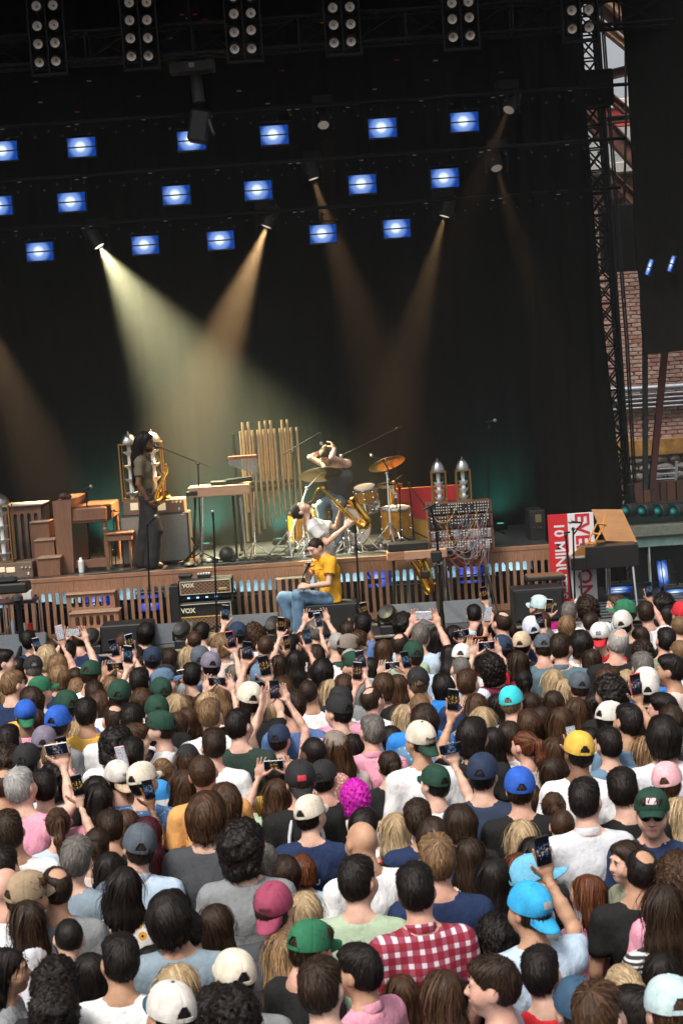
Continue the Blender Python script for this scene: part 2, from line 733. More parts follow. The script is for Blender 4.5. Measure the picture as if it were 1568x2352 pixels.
def truss(root, a, b, w, h, n, r=.024):
    a = Vector(a)
    b = Vector(b)
    d = (b - a)
    L = d.length
    d.normalize()
    up = Vector((0, 0, 1)) if abs(d.z) < .8 else Vector((0, 1, 0))
    sx = d.cross(up).normalized()
    up = sx.cross(d).normalized()
    cor = [sx * (w / 2 * i) + up * (h / 2 * j) for i, j in ((-1, -1), (1, -1), (1, 1), (-1, 1))]
    for c in cor:
        g = MB()
        g.cyl(a + c, b + c, r, n=10)
        g.build('chord', BLKM, root)
    cross = MB()
    for k in range(n):
        for s in range(4):
            c0, c1 = cor[s], cor[(s + 1) % 4]
            t0, t1 = k / n, (k + 1) / n
            g = MB()
            g.cyl(a + d * L * t0 + c0, a + d * L * t1 + c1, r * .55, n=6)
            if s % 2 == 0:
                g.cyl(a + d * L * t0 + c1, a + d * L * t1 + c0, r * .55, n=6)
            g.cyl(a + d * L * t0 + c0, a + d * L * t0 + c1, r * .55, n=6)
            g.build('brace', BLKM, root)


t = thing('lighting_truss', 'black horizontal lighting truss carrying the blinder clusters', 'truss')
pz = at(760, 72, 20.9)
truss(t, (-6.2, 20.9, pz.z), (4.6, 20.9, pz.z), .34, .36, 16)
tw = thing('truss_tower', 'black lattice truss tower standing at the right end of the stage', 'truss tower')
pa, pb = at(1352, 180, 23.9), at(1419, 1150, 23.9)
pa2 = pa + (pa - pb) * .25
pb2 = pb + (pb - pa) * .20
truss(tw, pb2, pa2, .27, .27, 28, .026)
g = MB()
for i in range(3):
    o_ = Vector((.17 + .03 * i, -.16, 0))
    g.tube([pb2 + o_, pb2 + (pa2 - pb2) * .4 + o_ + Vector((.05 * math.sin(i), 0, 0)), pa2 + o_], .014, 6)
g.build('cable_run', BLK, tw)
g = MB()
c = at(1378, 205, 23.7)
g.box(c + Vector((-.3, 0, 0)), (.9, .5, .5), bev=.02)
g.build('hoist_box', CLOTHK, tw)

REFL = pm('blinder_reflector', (.74, .71, .66), .45, .0, var=.05)
BULB = pm('amber_bulb', (.34, .13, .04), .4)
BLN = [[(84, 14), (122, 12), (86, 60), (124, 57), (88, 101), (127, 98), (91, 143), (129, 140)],
       [(297, 6), (337, 5), (298, 47), (338, 46), (300, 88), (340, 87), (302, 129), (341, 128)],
       [(535, -8), (574, -10), (537, 32), (576, 30), (538, 74), (577, 69), (539, 112), (578, 111)],
       [(763, -22), (802, -24), (764, 18), (803, 16), (766, 57), (805, 55), (767, 98), (806, 95)],
       [(1036, -33), (1074, -36), (1037, 7), (1075, 4), (1038, 44), (1077, 40), (1040, 85), (1079, 81)],
       [(1310, -56), (1349, -58), (1311, -16), (1350, -18), (1312, 24), (1351, 22), (1313, 66), (1352, 62)]]
BN = ['first', 'second', 'third', 'fourth', 'fifth', 'sixth']
can_me = MB().lathe([(.03, .12), (.062, .09), (.068, 0), (.0675, -.012), (.058, -.012)], 20).mesh('lamp_can', BLK)
refl_me = MB().lathe([(.058, -.008), (.052, .012), (.036, .035), (.014, .05), (.001, .052)], 20).mesh('reflector', REFL)
bulb_me = MB().lathe([(.001, -.004), (.011, 0), (.014, .03), (.012, .05)], 10).mesh('bulb', BULB)
for ci, cl in enumerate(BLN):
    P = [at(px, py, 20.5) for px, py in cl]
    cen = sum(P, Vector()) / len(P)
    root = thing('blinder_light', 'unlit blinder cluster of round white lamps, %s from the left on the truss' % BN[ci], 'stage light', cen, group='blinder lamp clusters on the front truss')
    g = MB()
    hgt = max(p.z for p in P) - min(p.z for p in P) + .28
    for sx in (-.215, 0, .215):
        g.box((sx * 1.02, .1, 0), (.02, .12, hgt))
    g.box((0, .1, hgt / 2), (.46, .12, .02))
    g.box((0, .1, -hgt / 2), (.46, .12, .02))
    g.build('frame', BLKM, root)
    for q, p in enumerate(P):
        lam = link('lamp_can', can_me, root)
        lam.location = p - cen
        tilt = -90 + (4 if q < 4 else 14) + (12 if q >= 6 else 0)
        lam.rotation_euler = (R(tilt), 0, 0)
        link('reflector', refl_me, lam)
        link('bulb', bulb_me, lam)
# hanging rig box and cylinder in front of the panels
hb = thing('hanging_projector', 'dark projector box on a drop pipe hanging before the panels', 'projector', at(442, 155, 21.2))
g = MB()
g.box((0, 0, 0), (.42, .3, .14), bev=.015)
g.build('body', BLK, hb)
g = MB()
g.box((-.24, -.02, 0), (.1, .28, .15), bev=.012)
g.build('side_grille', pm('grey_mesh_side', (.06, .05, .048), .8), hb)
g = MB()
g.box((.24, -.02, .01), (.1, .28, .15), bev=.012)
g.build('side_grille', pm('grey_mesh_side', (.06, .05, .048), .8), hb)
g = MB()
g.box((0, -.155, .005), (.075, .01, .06), bev=.003)
g.build('screen', pm('grey_screen', (.22, .25, .24), .3), hb)
g = MB()
g.cyl((0, .05, .07), (0, .05, 1.0), .02)
g.cyl((.2, .05, .07), (.25, .05, .5), .006)
g.build('drop_pipe', BLKM, hb)
hc = thing('hanging_moving_light', 'big black moving light hanging in front of a blue panel', 'stage light', at(456, 262, 21.35))
g = MB()
g.cyl((.02, 0, .15), (.0, .0, .52), .085, .075, n=18)
g.build('arm', pm('dark_grey_plastic', (.03, .029, .028), .6), hc)
g = MB()
m3 = Matrix.Rotation(R(12), 3, 'Y')
g.box((.0, 0, -.16), (.26, .28, .42), rot=m3, bev=.03)
g.build('head', BLK, hc)
g = MB()
g.box((.16, -.05, -.19), (.035, .2, .19), rot=Matrix.Rotation(R(-14), 3, 'Y'), bev=.006)
g.build('handle', pm('grey_plastic', (.07, .07, .068), .5), hc)
# little rigging bits high up
bits = [(418, 34, (.5, .02, .02)), (432, 42, (.6, .3, .35)), (448, 33, (.5, .02, .02)), (470, 45, (.3, .02, .02)), (372, 59, (.05, .2, .5)), (391, 88, (.35, .33, .3)),
        (740, 52, (.6, .02, .02)), (205, 186, (.5, .48, .42)), (83, 188, (.5, .2, .2)), (648, 162, (.5, .48, .42)), (1000, 139, (.5, .48, .42)), (911, 138, (.5, .03, .03)), (979, 184, (.5, .45, .4)), (1150, 166, (.45, .43, .4)), (93, 235, (.6, .56, .5)), (318, 221, (.6, .55, .5)), (549, 209, (.6, .5, .4)), (860, 205, (.05, .12, .4)), (178, 257, (.03, .08, .3)), (615, 238, (.03, .08, .3))]
for i, (px, py, c) in enumerate(bits):
    g = MB()
    p = at(px, py, 21.3 if py < 150 else 21.9)
    g.box((0, 0, 0), (.06, .02, .016), bev=.004)
    o = g.build('rigging_clamp', pm('clamp_paint_%d' % (i % 9), c, .6))
    o.location = p
    tag(o, 'tiny %s rigging clamp hanging in the dark roof, %s counted from the left' % ('red' if c[0] > 2 * c[1] + .05 else 'blue' if c[2] > c[0] else 'pale', NTH[sorted(bits).index((px, py, c))]), 'clamp', 'small rigging clamps in the roof')
# ------------------------------------------------------------------ moving head spots and haze
SPOTS = [  # px, py, depth, image angle from straight down (deg, + right), cone deg, colour, watts, towards camera, name
    (229, 566, 22.9, 33, 46, (1., .94, .52), 9500, .05, 'pale yellow'),
    (612, 521, 22.9, -21, 28, (1., .6, .27), 9500, .05, 'amber'),
    (720, 411, 23.2, 18, 22, (1., .58, .26), 1500, .0, 'amber'),
    (1020, 497, 23.2, -15, 22, (1., .6, .26), 1500, .0, 'amber'),
    (1140, 387, 22.3, 12, 16, (1., .6, .28), 260, .5, 'amber'),
    (1167, 253, 22.0, -24, 16, (1., .58, .25), 200, .5, 'amber'),
    (743, 288, 22.0, 6, 12, (1., .72, .45), 40, .6, 'amber'),
    (-70, 660, 22.9, 22, 26, (1., .62, .33), 2600, -.02, 'amber')]
SPL = ['strongest pale yellow moving spotlight shining down to the right', 'amber moving spotlight crossing the pale yellow beam from the right', 'amber moving spotlight high above the drummer', 'amber moving spotlight aimed down left over the synthesizer', 'faint amber spotlight aimed down right near the wing curtain', 'topmost faint amber spotlight near the truss tower', 'nearly dark spotlight lens high in the centre of the rig', 'amber spotlight beyond the left edge lighting the upright piano']
for i, (px, py, Y, ang, cone, colr, wt, tow, nm) in enumerate(SPOTS):
    p = at(px, py, Y)
    a = R(ang + ROLL * -1)
    d = (RR * math.sin(R(ang)) - UU * math.cos(R(ang))) * math.sqrt(1 - tow * tow) + Vector((0, -1, 0)) * tow
    d.normalize()
    root = thing('moving_head_light', SPL[i], 'stage light', p, group='moving head spotlights above the band')
    q = d.to_track_quat('Z', 'Y').to_matrix()
    rot4 = q.to_4x4()
    g = MB()
    g.lathe([(.03, -.34), (.085, -.32), (.1, -.2), (.1, -.06), (.085, .0), (.08, .004), (.074, -.004)], 20, rot4)
    g.build('head', BLK, root)
    g = MB()
    g.lathe([(.0, -.004), (.074, -.006)], 20, rot4)
    lens = g.build('lens', em('lens_%d' % i, tuple(.55 + .45 * c for c in colr), 1.1 if i == 0 else (.4 if wt > 400 else .09)), root)
    g = MB()
    g.tube([(-.14, 0, -.05), (-.14, 0, .25), (.14, 0, .25), (.14, 0, -.05)], .02, 6)
    g.box((0, 0, .33), (.3, .2, .14), bev=.02)
    g.build('yoke', BLKM, root)
    L = bpy.data.lights.new('spot_beam', 'SPOT')
    L.energy = wt
    L.color = colr
    L.spot_size = R(cone)
    L.spot_blend = .95
    L.shadow_soft_size = .035
    lo = bpy.data.objects.new('spot_beam', L)
    COL.objects.link(lo)
    lo.parent = root
    lo.rotation_euler = d.to_track_quat('-Z', 'Y').to_euler()
    lo.location = d * .02
# teal wash floor lamps behind the band
for i, (px, py, wt) in enumerate([(250, 1225, 150), (470, 1200, 210), (640, 1225, 210), (1150, 1230, 60), (1215, 1225, 50)]):
    p = at(px, py, 23.4)
    p.z = RZ if p.x < 2.7 else DZ
    root = thing('wash_light', 'teal floor wash lamp shining up the backdrop, %s from left' % BN[i], 'stage light', p, group='teal wash lamps behind the band')
    g = MB()
    g.box((0, 0, .045), (.2, .16, .09), bev=.02)
    g.build('housing', CLOTHK, root)
    g = MB()
    g.cyl((0, 0, .091), (0, 0, .095), .05, n=16)
    g.build('lens', em('teal_lens', (.1, .8, .65), .5), root)
    L = bpy.data.lights.new('wash_beam', 'SPOT')
    L.energy = wt
    L.color = (.08, .75, .6)
    L.spot_size = R(95)
    L.spot_blend = 1
    L.shadow_soft_size = .06
    lo = bpy.data.objects.new('wash_beam', L)
    COL.objects.link(lo)
    lo.parent = root
    lo.location = (0, 0, .16)
    lo.rotation_euler = (Vector((.05, .8, .75)).normalized()).to_track_quat('-Z', 'Y').to_euler()
hz = bpy.data.materials.new('stage_haze')
hz.use_nodes = True
t = hz.node_tree
t.nodes.clear()
vo = t.nodes.new('ShaderNodeVolumePrincipled')
vo.inputs['Color'].default_value = (.92, .92, .92, 1)
vo.inputs['Density'].default_value = .0095
vo.inputs['Anisotropy'].default_value = .35
o = t.nodes.new('ShaderNodeOutputMaterial')
t.links.new(vo.outputs[0], o.inputs['Volume'])
g = MB()
g.box((-1.3, 21.55, 4.8), (16.6, 5.5, 11.6))
haze = g.build('stage_smoke', hz)
tag(haze, 'thin stage smoke catching the spotlight beams', kind='stuff')
# ------------------------------------------------------------------ the right wing: building, steel, scrim, side stage
BRK = pm('old_brick', (.32, .19, .15), .85, var=.35, scale=7, bump=.4, bscale=40)
BRK2 = pm('pale_old_brick', (.38, .25, .2), .85, var=.3, scale=7, bump=.4, bscale=40)
BRK3 = pm('dark_old_brick', (.28, .13, .1), .85, var=.3, scale=7, bump=.4, bscale=40)
MORT = pm('mortar', (.42, .32, .26), .95, var=.3, scale=6, bump=.4, bscale=50)
YB = 30.0
bld = thing('brick_building', 'old red brick building behind the truss tower with conduits and stone footing', 'building', (6.3, YB, 0))


def L3(px, py, Y=YB):
    return at(px, py, Y) - Vector((6.3, YB, 0))


zt_, zb_ = at(1470, 398, YB).z, at(1470, 1012, YB).z
g = MB()
g.box((.2, .3, (zt_ + 0) / 2), (5.6, .5, zt_))
g.build('wall', MORT, bld)
bms = []
for i, mm in enumerate((BRK, BRK2, BRK3)):
    g = MB()
    g.box((0, 0, 0), (.208, .05, .064), bev=.008)
    bms.append(g.mesh('brick', mm))
rr = random.Random(5)
cand = []
rowi = 0
z = zb_ + .04
while z < zt_ - .02:
    off = (rowi % 2) * .11
    xx = -1.9 + off
    while xx < 1.6:
        cand.append((xx + rr.uniform(-.006, .006), z))
        xx += .22
    z += .0755
    rowi += 1


def brick_score(c):
    px = (Vector((c[0] + 6.3, YB, c[1])) - CP)
    w_ = px.dot(F_)
    u = 784 + FOC * px.dot(RR) / w_
    v = 1176 - FOC * px.dot(UU) / w_
    vis = (1385 < u < 1480 and 395 < v < 1010) or (1400 < u < 1575 and 815 < v < 1015)
    return (0 if vis else 1, rr.random())


cand.sort(key=brick_score)
rest = MB()
for n_, (xx, zz) in enumerate(cand):
    tone = rr.choices([0, 1, 2], [.5, .35, .15])[0]
    if zz > zt_ - 1.1:
        tone = rr.choices([0, 2], [.4, .6])[0]
    if n_ < 300:
        o = link('brick', bms[tone], bld)
        o.location = (xx, .035 + rr.uniform(-.008, .008), zz)
        o.rotation_euler = (0, R(rr.uniform(-1.5, 1.5)), R(rr.uniform(-1, 1)))
        o.scale = (rr.uniform(.9, 1.02), 1, rr.uniform(.92, 1.05))
    else:
        rest.box((xx, .035 + rr.uniform(-.008, .008), zz), (.2, .05, .064), bev=.008, mi=tone)
o = rest.build('brickwork', [BRK, BRK2, BRK3], bld)
o['kind'] = 'stuff'
g = MB()
g.box((.2, .02, zt_ + .1), (5.6, .7, .2), bev=.02)
g.build('lintel', pm('pale_concrete', (.42, .4, .37), .85, var=.2, scale=4), bld)
CON = pm('galvanised_conduit', (.5, .52, .55), .35, .9, var=.2, scale=10)
for k, (py, r) in enumerate(((893, .062), (907, .02), (917, .02), (927, .02), (937, .02))):
    g = MB()
    a = L3(1330, py + 5, YB - .12)
    b = L3(1640, py - 8, YB - .12)
    a.z = b.z = (a.z + b.z) / 2
    g.cyl(a, b, r, n=12)
    g.build('conduit', CON, bld)
g = MB()
a, b = L3(1440, 1012), L3(1440, 1050)
g.box((.2, -.03, (a.z + b.z) / 2), (4.4, .12, a.z - b.z), bev=.01)
g.build('yellow_band', pm('yellow_safety_paint', (.3, .15, .03), .7, var=.6, scale=5), bld)
rub = pm('rubble_stone', (.17, .15, .13), .95, var=.5, scale=9, bump=.8, bscale=20)
rr = random.Random(3)
for r_ in range(3):
    xx = -1.9
    while xx < 1.9:
        w_ = rr.uniform(.22, .5)
        g = MB()
        g.ball((xx + w_ / 2, .03, b.z - .08 - r_ * .16), (w_ * .54, .1, .088), 10, 6)
        g.build('stone', rub, bld)
        xx += w_
# things beyond the wall top
g = MB()
c1, c2 = at(1370, 320, 42), at(1480, 262, 42)
g.box((c2.x, 42, c1.z - .15), (6, 1, .72), bev=.02, mi=0)
g.box((c2.x, 42, c1.z + .44), (6, 1.02, .45), bev=.02, mi=1)
g.box((c2.x, 42, c1.z - 3.5), (6, 1.0, 6.0), mi=0)
g.box((c2.x + .3, 41.9, c1.z + .79), (6.6, 1.02, .24), bev=.02, mi=2)
o = g.build('far_building', [pm('grey_cladding', (.3, .31, .3), .7, var=.15, scale=3), pm('red_cladding', (.5, .05, .04), .6), pm('cream_cladding', (.55, .5, .44), .7)])
tag(o, 'grey, red and cream clad building seen through the steel frame', 'building')
RUST = pm('rusty_steel', (.11, .045, .03), .8, .2, var=.7, scale=4, bump=.3, bscale=20)
RUST2 = pm('flaking_painted_steel', (.26, .16, .09), .85, 0, var=.8, scale=5, bump=.4, bscale=18)
sf = thing('steel_frame', 'rusty brown steel frame of diagonal beams beside the tower', 'steel frame')


def q10(x, y):
    return 1285.8 + .24 * x, .24 * y


def beam(a, b, w_, Y, m, name='beam'):
    A, B = at(*q10(*a), Y), at(*q10(*b), Y)
    d = (B - A)
    mt = frame((A + B) / 2, d, (0, -1, 0))
    W_ = w_ * .24 * Y / FOC
    g = MB()
    g.box((0, 0, 0), (d.length, W_ * .96, .03))
    g.box((0, W_ / 2, 0), (d.length, .025, .22))
    g.box((0, -W_ / 2, 0), (d.length, .025, .22))
    o = g.build(name, m, sf)
    o.matrix_local = mt


beam((300, -160), (720, 230), 95, 27.9, RUST2)
beam((330, 40), (740, 380), 60, 28.2, RUST)
beam((350, 210), (760, 540), 55, 27.9, RUST2)
beam((380, 740), (780, 640), 70, 28.4, RUST)
beam((250, 740), (800, 1210), 55, 27.8, RUST)
beam((230, 990), (820, 1640), 130, 28.6, RUST)
beam((380, 1160), (800, 1115), 55, 27.6, RUST)
beam((420, 1630), (800, 2010), 85, 27.8, RUST)
beam((430, 1960), (800, 1880), 70, 28.2, RUST2)
beam((120, 1010), (420, 1330), 60, 28.2, RUST)
g = MB()
p0, p1 = at(*q10(620, 0), 27.3), at(*q10(600, 2400), 27.3)
g.tube([p0, (p0 + p1) / 2 + Vector((.03, 0, 0)), p1], .02, 6)
p0, p1 = at(*q10(540, 1990), 27.3), at(*q10(720, 1990), 27.3)
g.box((p0 + p1) / 2 - Vector((0, 0, .5)), (.9, .4, 1.1), bev=.02)
g.build('cable_drop', CLOTHK, sf)
# black scrim wing
SCE = [(1424, -40), (1430, 50), (1440, 135), (1450, 330), (1456, 440), (1455, 500), (1464, 610), (1470, 660), (1472, 725), (1478, 815)]
P = [at(a, b, 21.2) for a, b in SCE]
poly = [(p.x, p.z) for p in P] + [(at(1700, 790, 21.2).x, P[-1].z + .05), (at(1700, 0, 21.2).x, P[0].z + .4)]
g = MB()
g.prism(poly, 21.2, 21.28)
sc = g.build('speaker_scrim', pm('black_scrim', (.009, .0085, .0075), .9, var=.5, scale=5, stretch=(6, 1, .3), spec=.15))
tag(sc, 'tall black cloth scrim hanging over the side speakers', 'scrim')
for i, (px, py, an) in enumerate(((1490, 614, 20), (1541, 606, 22))):
    o = copy_tree(proto)
    o.location = at(px, py, 21.0)
    o.rotation_euler = (R(0), R(24), R(-40))
    o.scale = (.16, .5, .72)
    tag(o, 'narrow blue LED panel seen edge-on at the black scrim, ' + ('left one' if i == 0 else 'right one'), group='edge-on blue panels at the scrim')


def stick(name, a, b, Y, w_, m, label, cat):
    A, B = at(*a, Y), at(*b, Y)
    d = B - A
    g = MB()
    g.box((0, 0, 0), (d.length, w_, w_), bev=.006)
    o = g.build(name, m)
    o.matrix_local = frame((A + B) / 2, d, (0, -1, 0))
    tag(o, label, cat)
    return o


stick('red_post', (1526, 800), (1495, 1125), 22.5, .09, pm('dark_red_paint', (.06, .011, .009), .6, var=.3), 'leaning dark red steel post below the scrim', 'post')
stick('cable_bundle', (1480, 790), (1481, 1125), 22.4, .07, BLK, 'vertical black cable bundle beside the leaning red post', 'cable')
# plywood box, ladder, side stage frame and its lamps
wb = thing('plank_crate', 'dark brown plank crate above the row of teal lamps', 'crate', at(1512, 1160, 23.0))
pl_w = [(.0, .12), (.125, .1), (.23, .13), (.365, .09), (.46, .13), (.6, .14)]
for i, (x0, w_) in enumerate(pl_w):
    g = MB()
    g.box((x0 + w_ / 2 - .34, -.012 * (i % 2), .17), (w_ - .006, .03, .34), bev=.003)
    g.build('plank', pm('dark_plank_%d' % (i % 3), ((.11, .045, .028), (.15, .06, .035), (.085, .036, .024))[i % 3], .6, var=.3, scale=6, stretch=(8, 8, 1)), wb)
g = MB()
g.box((0, .2, .16), (.8, .3, .3))
g.build('body', BLK, wb)
ld = thing('step_ladder', 'aluminium ladder end leaning behind the plank crate', 'ladder', at(1525, 1115, 23.6))
for i, x0 in enumerate((-.17, .17)):
    g = MB()
    g.box((x0, 0, .1), (.045, .03, .5), rot=Matrix.Rotation(R(6), 3, 'Y'), bev=.008)
    g.build('rail', ALU, ld)
for k in range(4):
    g = MB()
    g.cyl((-.17, 0, .02 + k * .075), (.19, 0, .02 + k * .075), .014, n=8)
    g.build('rung', ALU, ld)
TEALP = pm('pale_painted_frame', (.30, .34, .32), .6, var=.35, scale=6, bump=.2)
fr = thing('side_stage_frame', 'pale metal frame of the side stage washed in teal light', 'frame', (0, 0, 0))


def fbox(x0, y0, x1, y1, Y, m, name, par, dep=.12):
    A, B = at(x0, y0, Y), at(x1, y1, Y)
    g = MB()
    g.box(((A.x + B.x) / 2, Y + dep / 2, (A.z + B.z) / 2), (abs(B.x - A.x), dep, abs(B.z - A.z)), bev=.006)
    return g.build(name, m, par)


fbox(1452, 1222, 1640, 1246, 22.0, TEALP, 'top_beam', fr)
fbox(1488, 1246, 1500, 1420, 22.0, TEALP, 'post', fr)
fbox(1430, 1380, 1640, 1440, 22.05, TEALP, 'bottom_panel', fr, .05)
fbox(1420, 1212, 1640, 1222, 21.9, pm('worn_top_plank', (.12, .1, .08), .7, var=.3), 'top_plank', fr, .3)
fbox(1440, 1160, 1640, 1214, 22.3, BLK, 'back_panel', fr, .2)
fbox(1440, 1246, 1640, 1390, 22.9, BLK, 'back_panel', fr, .05)
for i, (px, py) in enumerate(((1437, 1173), (1474, 1174), (1511, 1174), (1547, 1175))):
    root = thing('teal_lamp', 'round teal lamp in the side stage row, %s from the left' % BN[i], 'stage light', at(px, py, 22.0), group='row of teal lamps on the side stage')
    mt = Matrix.Rotation(R(90), 4, 'X') @ Matrix.Rotation(R(-52), 4, 'Y') @ Matrix.Scale(.82, 4)
    g = MB()
    g.lathe([(.05, -.2), (.11, -.18), (.115, -.0), (.105, .01), (.1, 0)], 20, mt)
    g.build('housing', BLK, root)
    g = MB()
    g.lathe([(.1, -.002), (.07, .006), (.04, .01), (.0, .012)], 20, mt)
    g.build('lens', wall_panel_emit('teal_lamp_lens', (.10, .5, .48), (.002, .022, .024), .3, .3), root)
L = bpy.data.lights.new('teal_spill', 'POINT')
L.energy = 2.5
L.color = (.12, .8, .66)
L.shadow_soft_size = .1
lo = bpy.data.objects.new('teal_spill', L)
COL.objects.link(lo)
lo.parent = root
lo.location = (-.25, -.55, .0)
for i, (px, py) in enumerate(((1420, 1355), (1550, 1361))):
    o = copy_tree(proto)
    o.location = at(px, py, 21.7)
    o.rotation_euler = (R(62), 0, 0)
    o.scale = (.8, .8, .8)
    tag(o, 'cyan lit floor panel lamp lying under the ' + ('keyboard' if i == 0 else 'side stage frame'), group='floor panel lamps at the side stage')
o = copy_tree(proto)
o.location = at(1521, 1318, 22.3)
o.rotation_euler = (0, R(82), R(-70))
tag(o, 'blue LED panel standing upright inside the side stage frame')
g = MB()
for k in range(7):
    a = onz(1390, 1425 - k * 4.5, DZ)
    g.box((4.3, a.y, DZ + .01 + k * .012), (2.6, .05, .02), bev=.004)
tag(g.build('metal_ramp', pm('ribbed_metal', (.16, .18, .19), .4, .7)), 'low ribbed metal ramp at the right of the stage', 'ramp')
# ------------------------------------------------------------------ gear on the riser and deck


def q1(x, y): return .2 * x, 972.2 + .2 * y
def q2(x, y): return 269.7 + .2 * x, 972.2 + .2 * y
def q3(x, y): return 564.5 + .2 * x, 928.3 + .2 * y
def q4(x, y): return 815.4 + .22 * x, 928.3 + .22 * y
def q5(x, y): return 1129 + .28 * x, 1097.6 + .28 * y
def q6(x, y): return 595.8 + .2 * x, 1191.7 + .2 * y
def q7(x, y): return .28 * x, 1254.4 + .28 * y
def q9(x, y): return 846.7 + .28 * x, 1223 + .28 * y


def A(q, x, y, Y):
    return at(*q(x, y), Y)


def msz(px, Y):
    return px * Y / FOC


def pbox(root, name, q, x0, y0, x1, y1, Y, dep, mat, bev=.006, zb=None, zt=None):
    """box whose front face covers the zoom rectangle at depth Y; the root's position is subtracted"""
    a, b = q(x0, y0), q(x1, y1)
    c = at((a[0] + b[0]) / 2, (a[1] + b[1]) / 2, Y)
    w_, h_ = msz(abs(b[0] - a[0]), Y), msz(abs(b[1] - a[1]), Y)
    top = c.z + h_ / 2 if zt is None else zt
    bot = c.z - h_ / 2 if zb is None else zb
    g = MB()
    g.box(Vector((c.x, Y + dep / 2, (top + bot) / 2)) - Vector(root.location), (w_, dep, top - bot), bev=bev)
    return g.build(name, mat, root)


GLASS = glassm()
SILV = pm('silver_dome', (.4, .4, .41), .3, 1.)
GOLDT = pm('gold_trim', (.6, .36, .14), .3, 1.)
STEMW = pm('white_porcelain', (.85, .85, .83), .4)


def tube_prop(p, h, r, label, n_cup=4):
    root = thing('giant_vacuum_tube', label, 'stage prop', p, group='giant vacuum tube props')
    g = MB()
    g.lathe([(r * .93, .03), (r * .93, h)], 24)
    g.build('glass', GLASS, root)
    for k in range(4):
        t = math.pi / 4 + k * math.pi / 2
        x, y = math.cos(t) * r * 1.38, math.sin(t) * r * 1.38
        g = MB()
        g.box((x, y, h / 2), (.018, .018, h), bev=.003)
        g.build('post', GOLDT, root)
    g = MB()
    for z in (h, .014):
        g = MB()
        g.box((0, r * .98, z), (r * 2, .02, .02))
        g.box((0, -r * .98, z), (r * 2, .02, .02))
        g.box((-r * .98, 0, z), (.02, r * 2, .0198))
        g.box((r * .98, 0, z), (.02, r * 2, .0198))
        g.build('gold_ring', GOLDT, root)
    g = MB()
    g.lathe([(r * .98, h), (r * .98, h + .02), (r * .9, h + .06), (r * .62, h + .115), (r * .3, h + .14), (.012, h + .148), (.012, h + .175), (.001, h + .18)], 24)
    g.build('dome', SILV, root)
    g = MB()
    g.lathe([(.028, .02), (.03, h * .3), (.026, h * .9), (.03, h)], 12)
    st = g.build('stem', STEMW, root)
    for k in range(n_cup):
        z = h * (.12 + .24 * k)
        g = MB()
        g.lathe([(.03, z - .035), (.05, z - .012), (r * .6, z), (r * .72, z + .022), (r * .68, z + .022), (.04, z + .012)], 18)
        g.build('cup', STEMW, st)
        for s in (-1, 1):
            g = MB()
            g.lathe([(.022, 0), (.026, .03), (.01, .06), (.006, .12)], 8, Matrix.Translation((s * r * .5, -.02, z + .02)))
            g.build('glass_bulb', GLASS, st)
    return root


def amp_box(root, q, x0, y0, x1, y1, Y, dep, zb=None):
    pbox(root, 'cabinet', q, x0, y0, x1, y1, Y, dep, pm('brown_amp_cabinet', (.17, .115, .085), .55, var=.15), zb=zb)


AMPF = pm('amp_meter_glass', (.6, .52, .36), .35, emit=(1, .8, .5), es=.25)
KNOB = pm('cream_knob', (.65, .58, .42), .4)
# far left amp with tube
Y = 21.45
r0 = thing('tube_amplifier', 'brown amplifier with two meters under the far left vacuum tube', 'amplifier', A(q1, 100, 1790, Y))
amp_box(r0, q1, -420, 1615, 382, 1790, Y, .4, RZ)
for x0 in (-40, 75):
    pbox(r0, 'meter', q1, x0, 1655, x0 + 100, 1715, Y - .012, .02, AMPF)
for x0 in (258, 303, 348):
    c = A(q1, x0, 1652, Y) - r0.location
    g = MB()
    g.cyl(c, c + Vector((0, -.025, 0)), .011, n=10)
    g.build('knob', KNOB, r0)
for x0 in (20, 122):
    c = A(q1, x0, 1746, Y) - r0.location
    g = MB()
    g.cyl(c, c + Vector((0, -.025, 0)), .018, n=12)
    g.build('knob', pm('blue_grey_knob', (.1, .13, .14), .5), r0)
pbox(r0, 'switch', q1, 318, 1710, 340, 1745, Y - .012, .02, WHITEP)
p = A(q1, 85, 1600, Y + .2)
ztop = A(q1, 0, 1612, Y).z
p = A(q1, 60, 1600, Y + .2)
p.z = ztop + .002
tube_prop(p, msz(134, Y), .135, 'giant vacuum tube with silver dome on the far left amplifier')
# slotted wooden panel behind


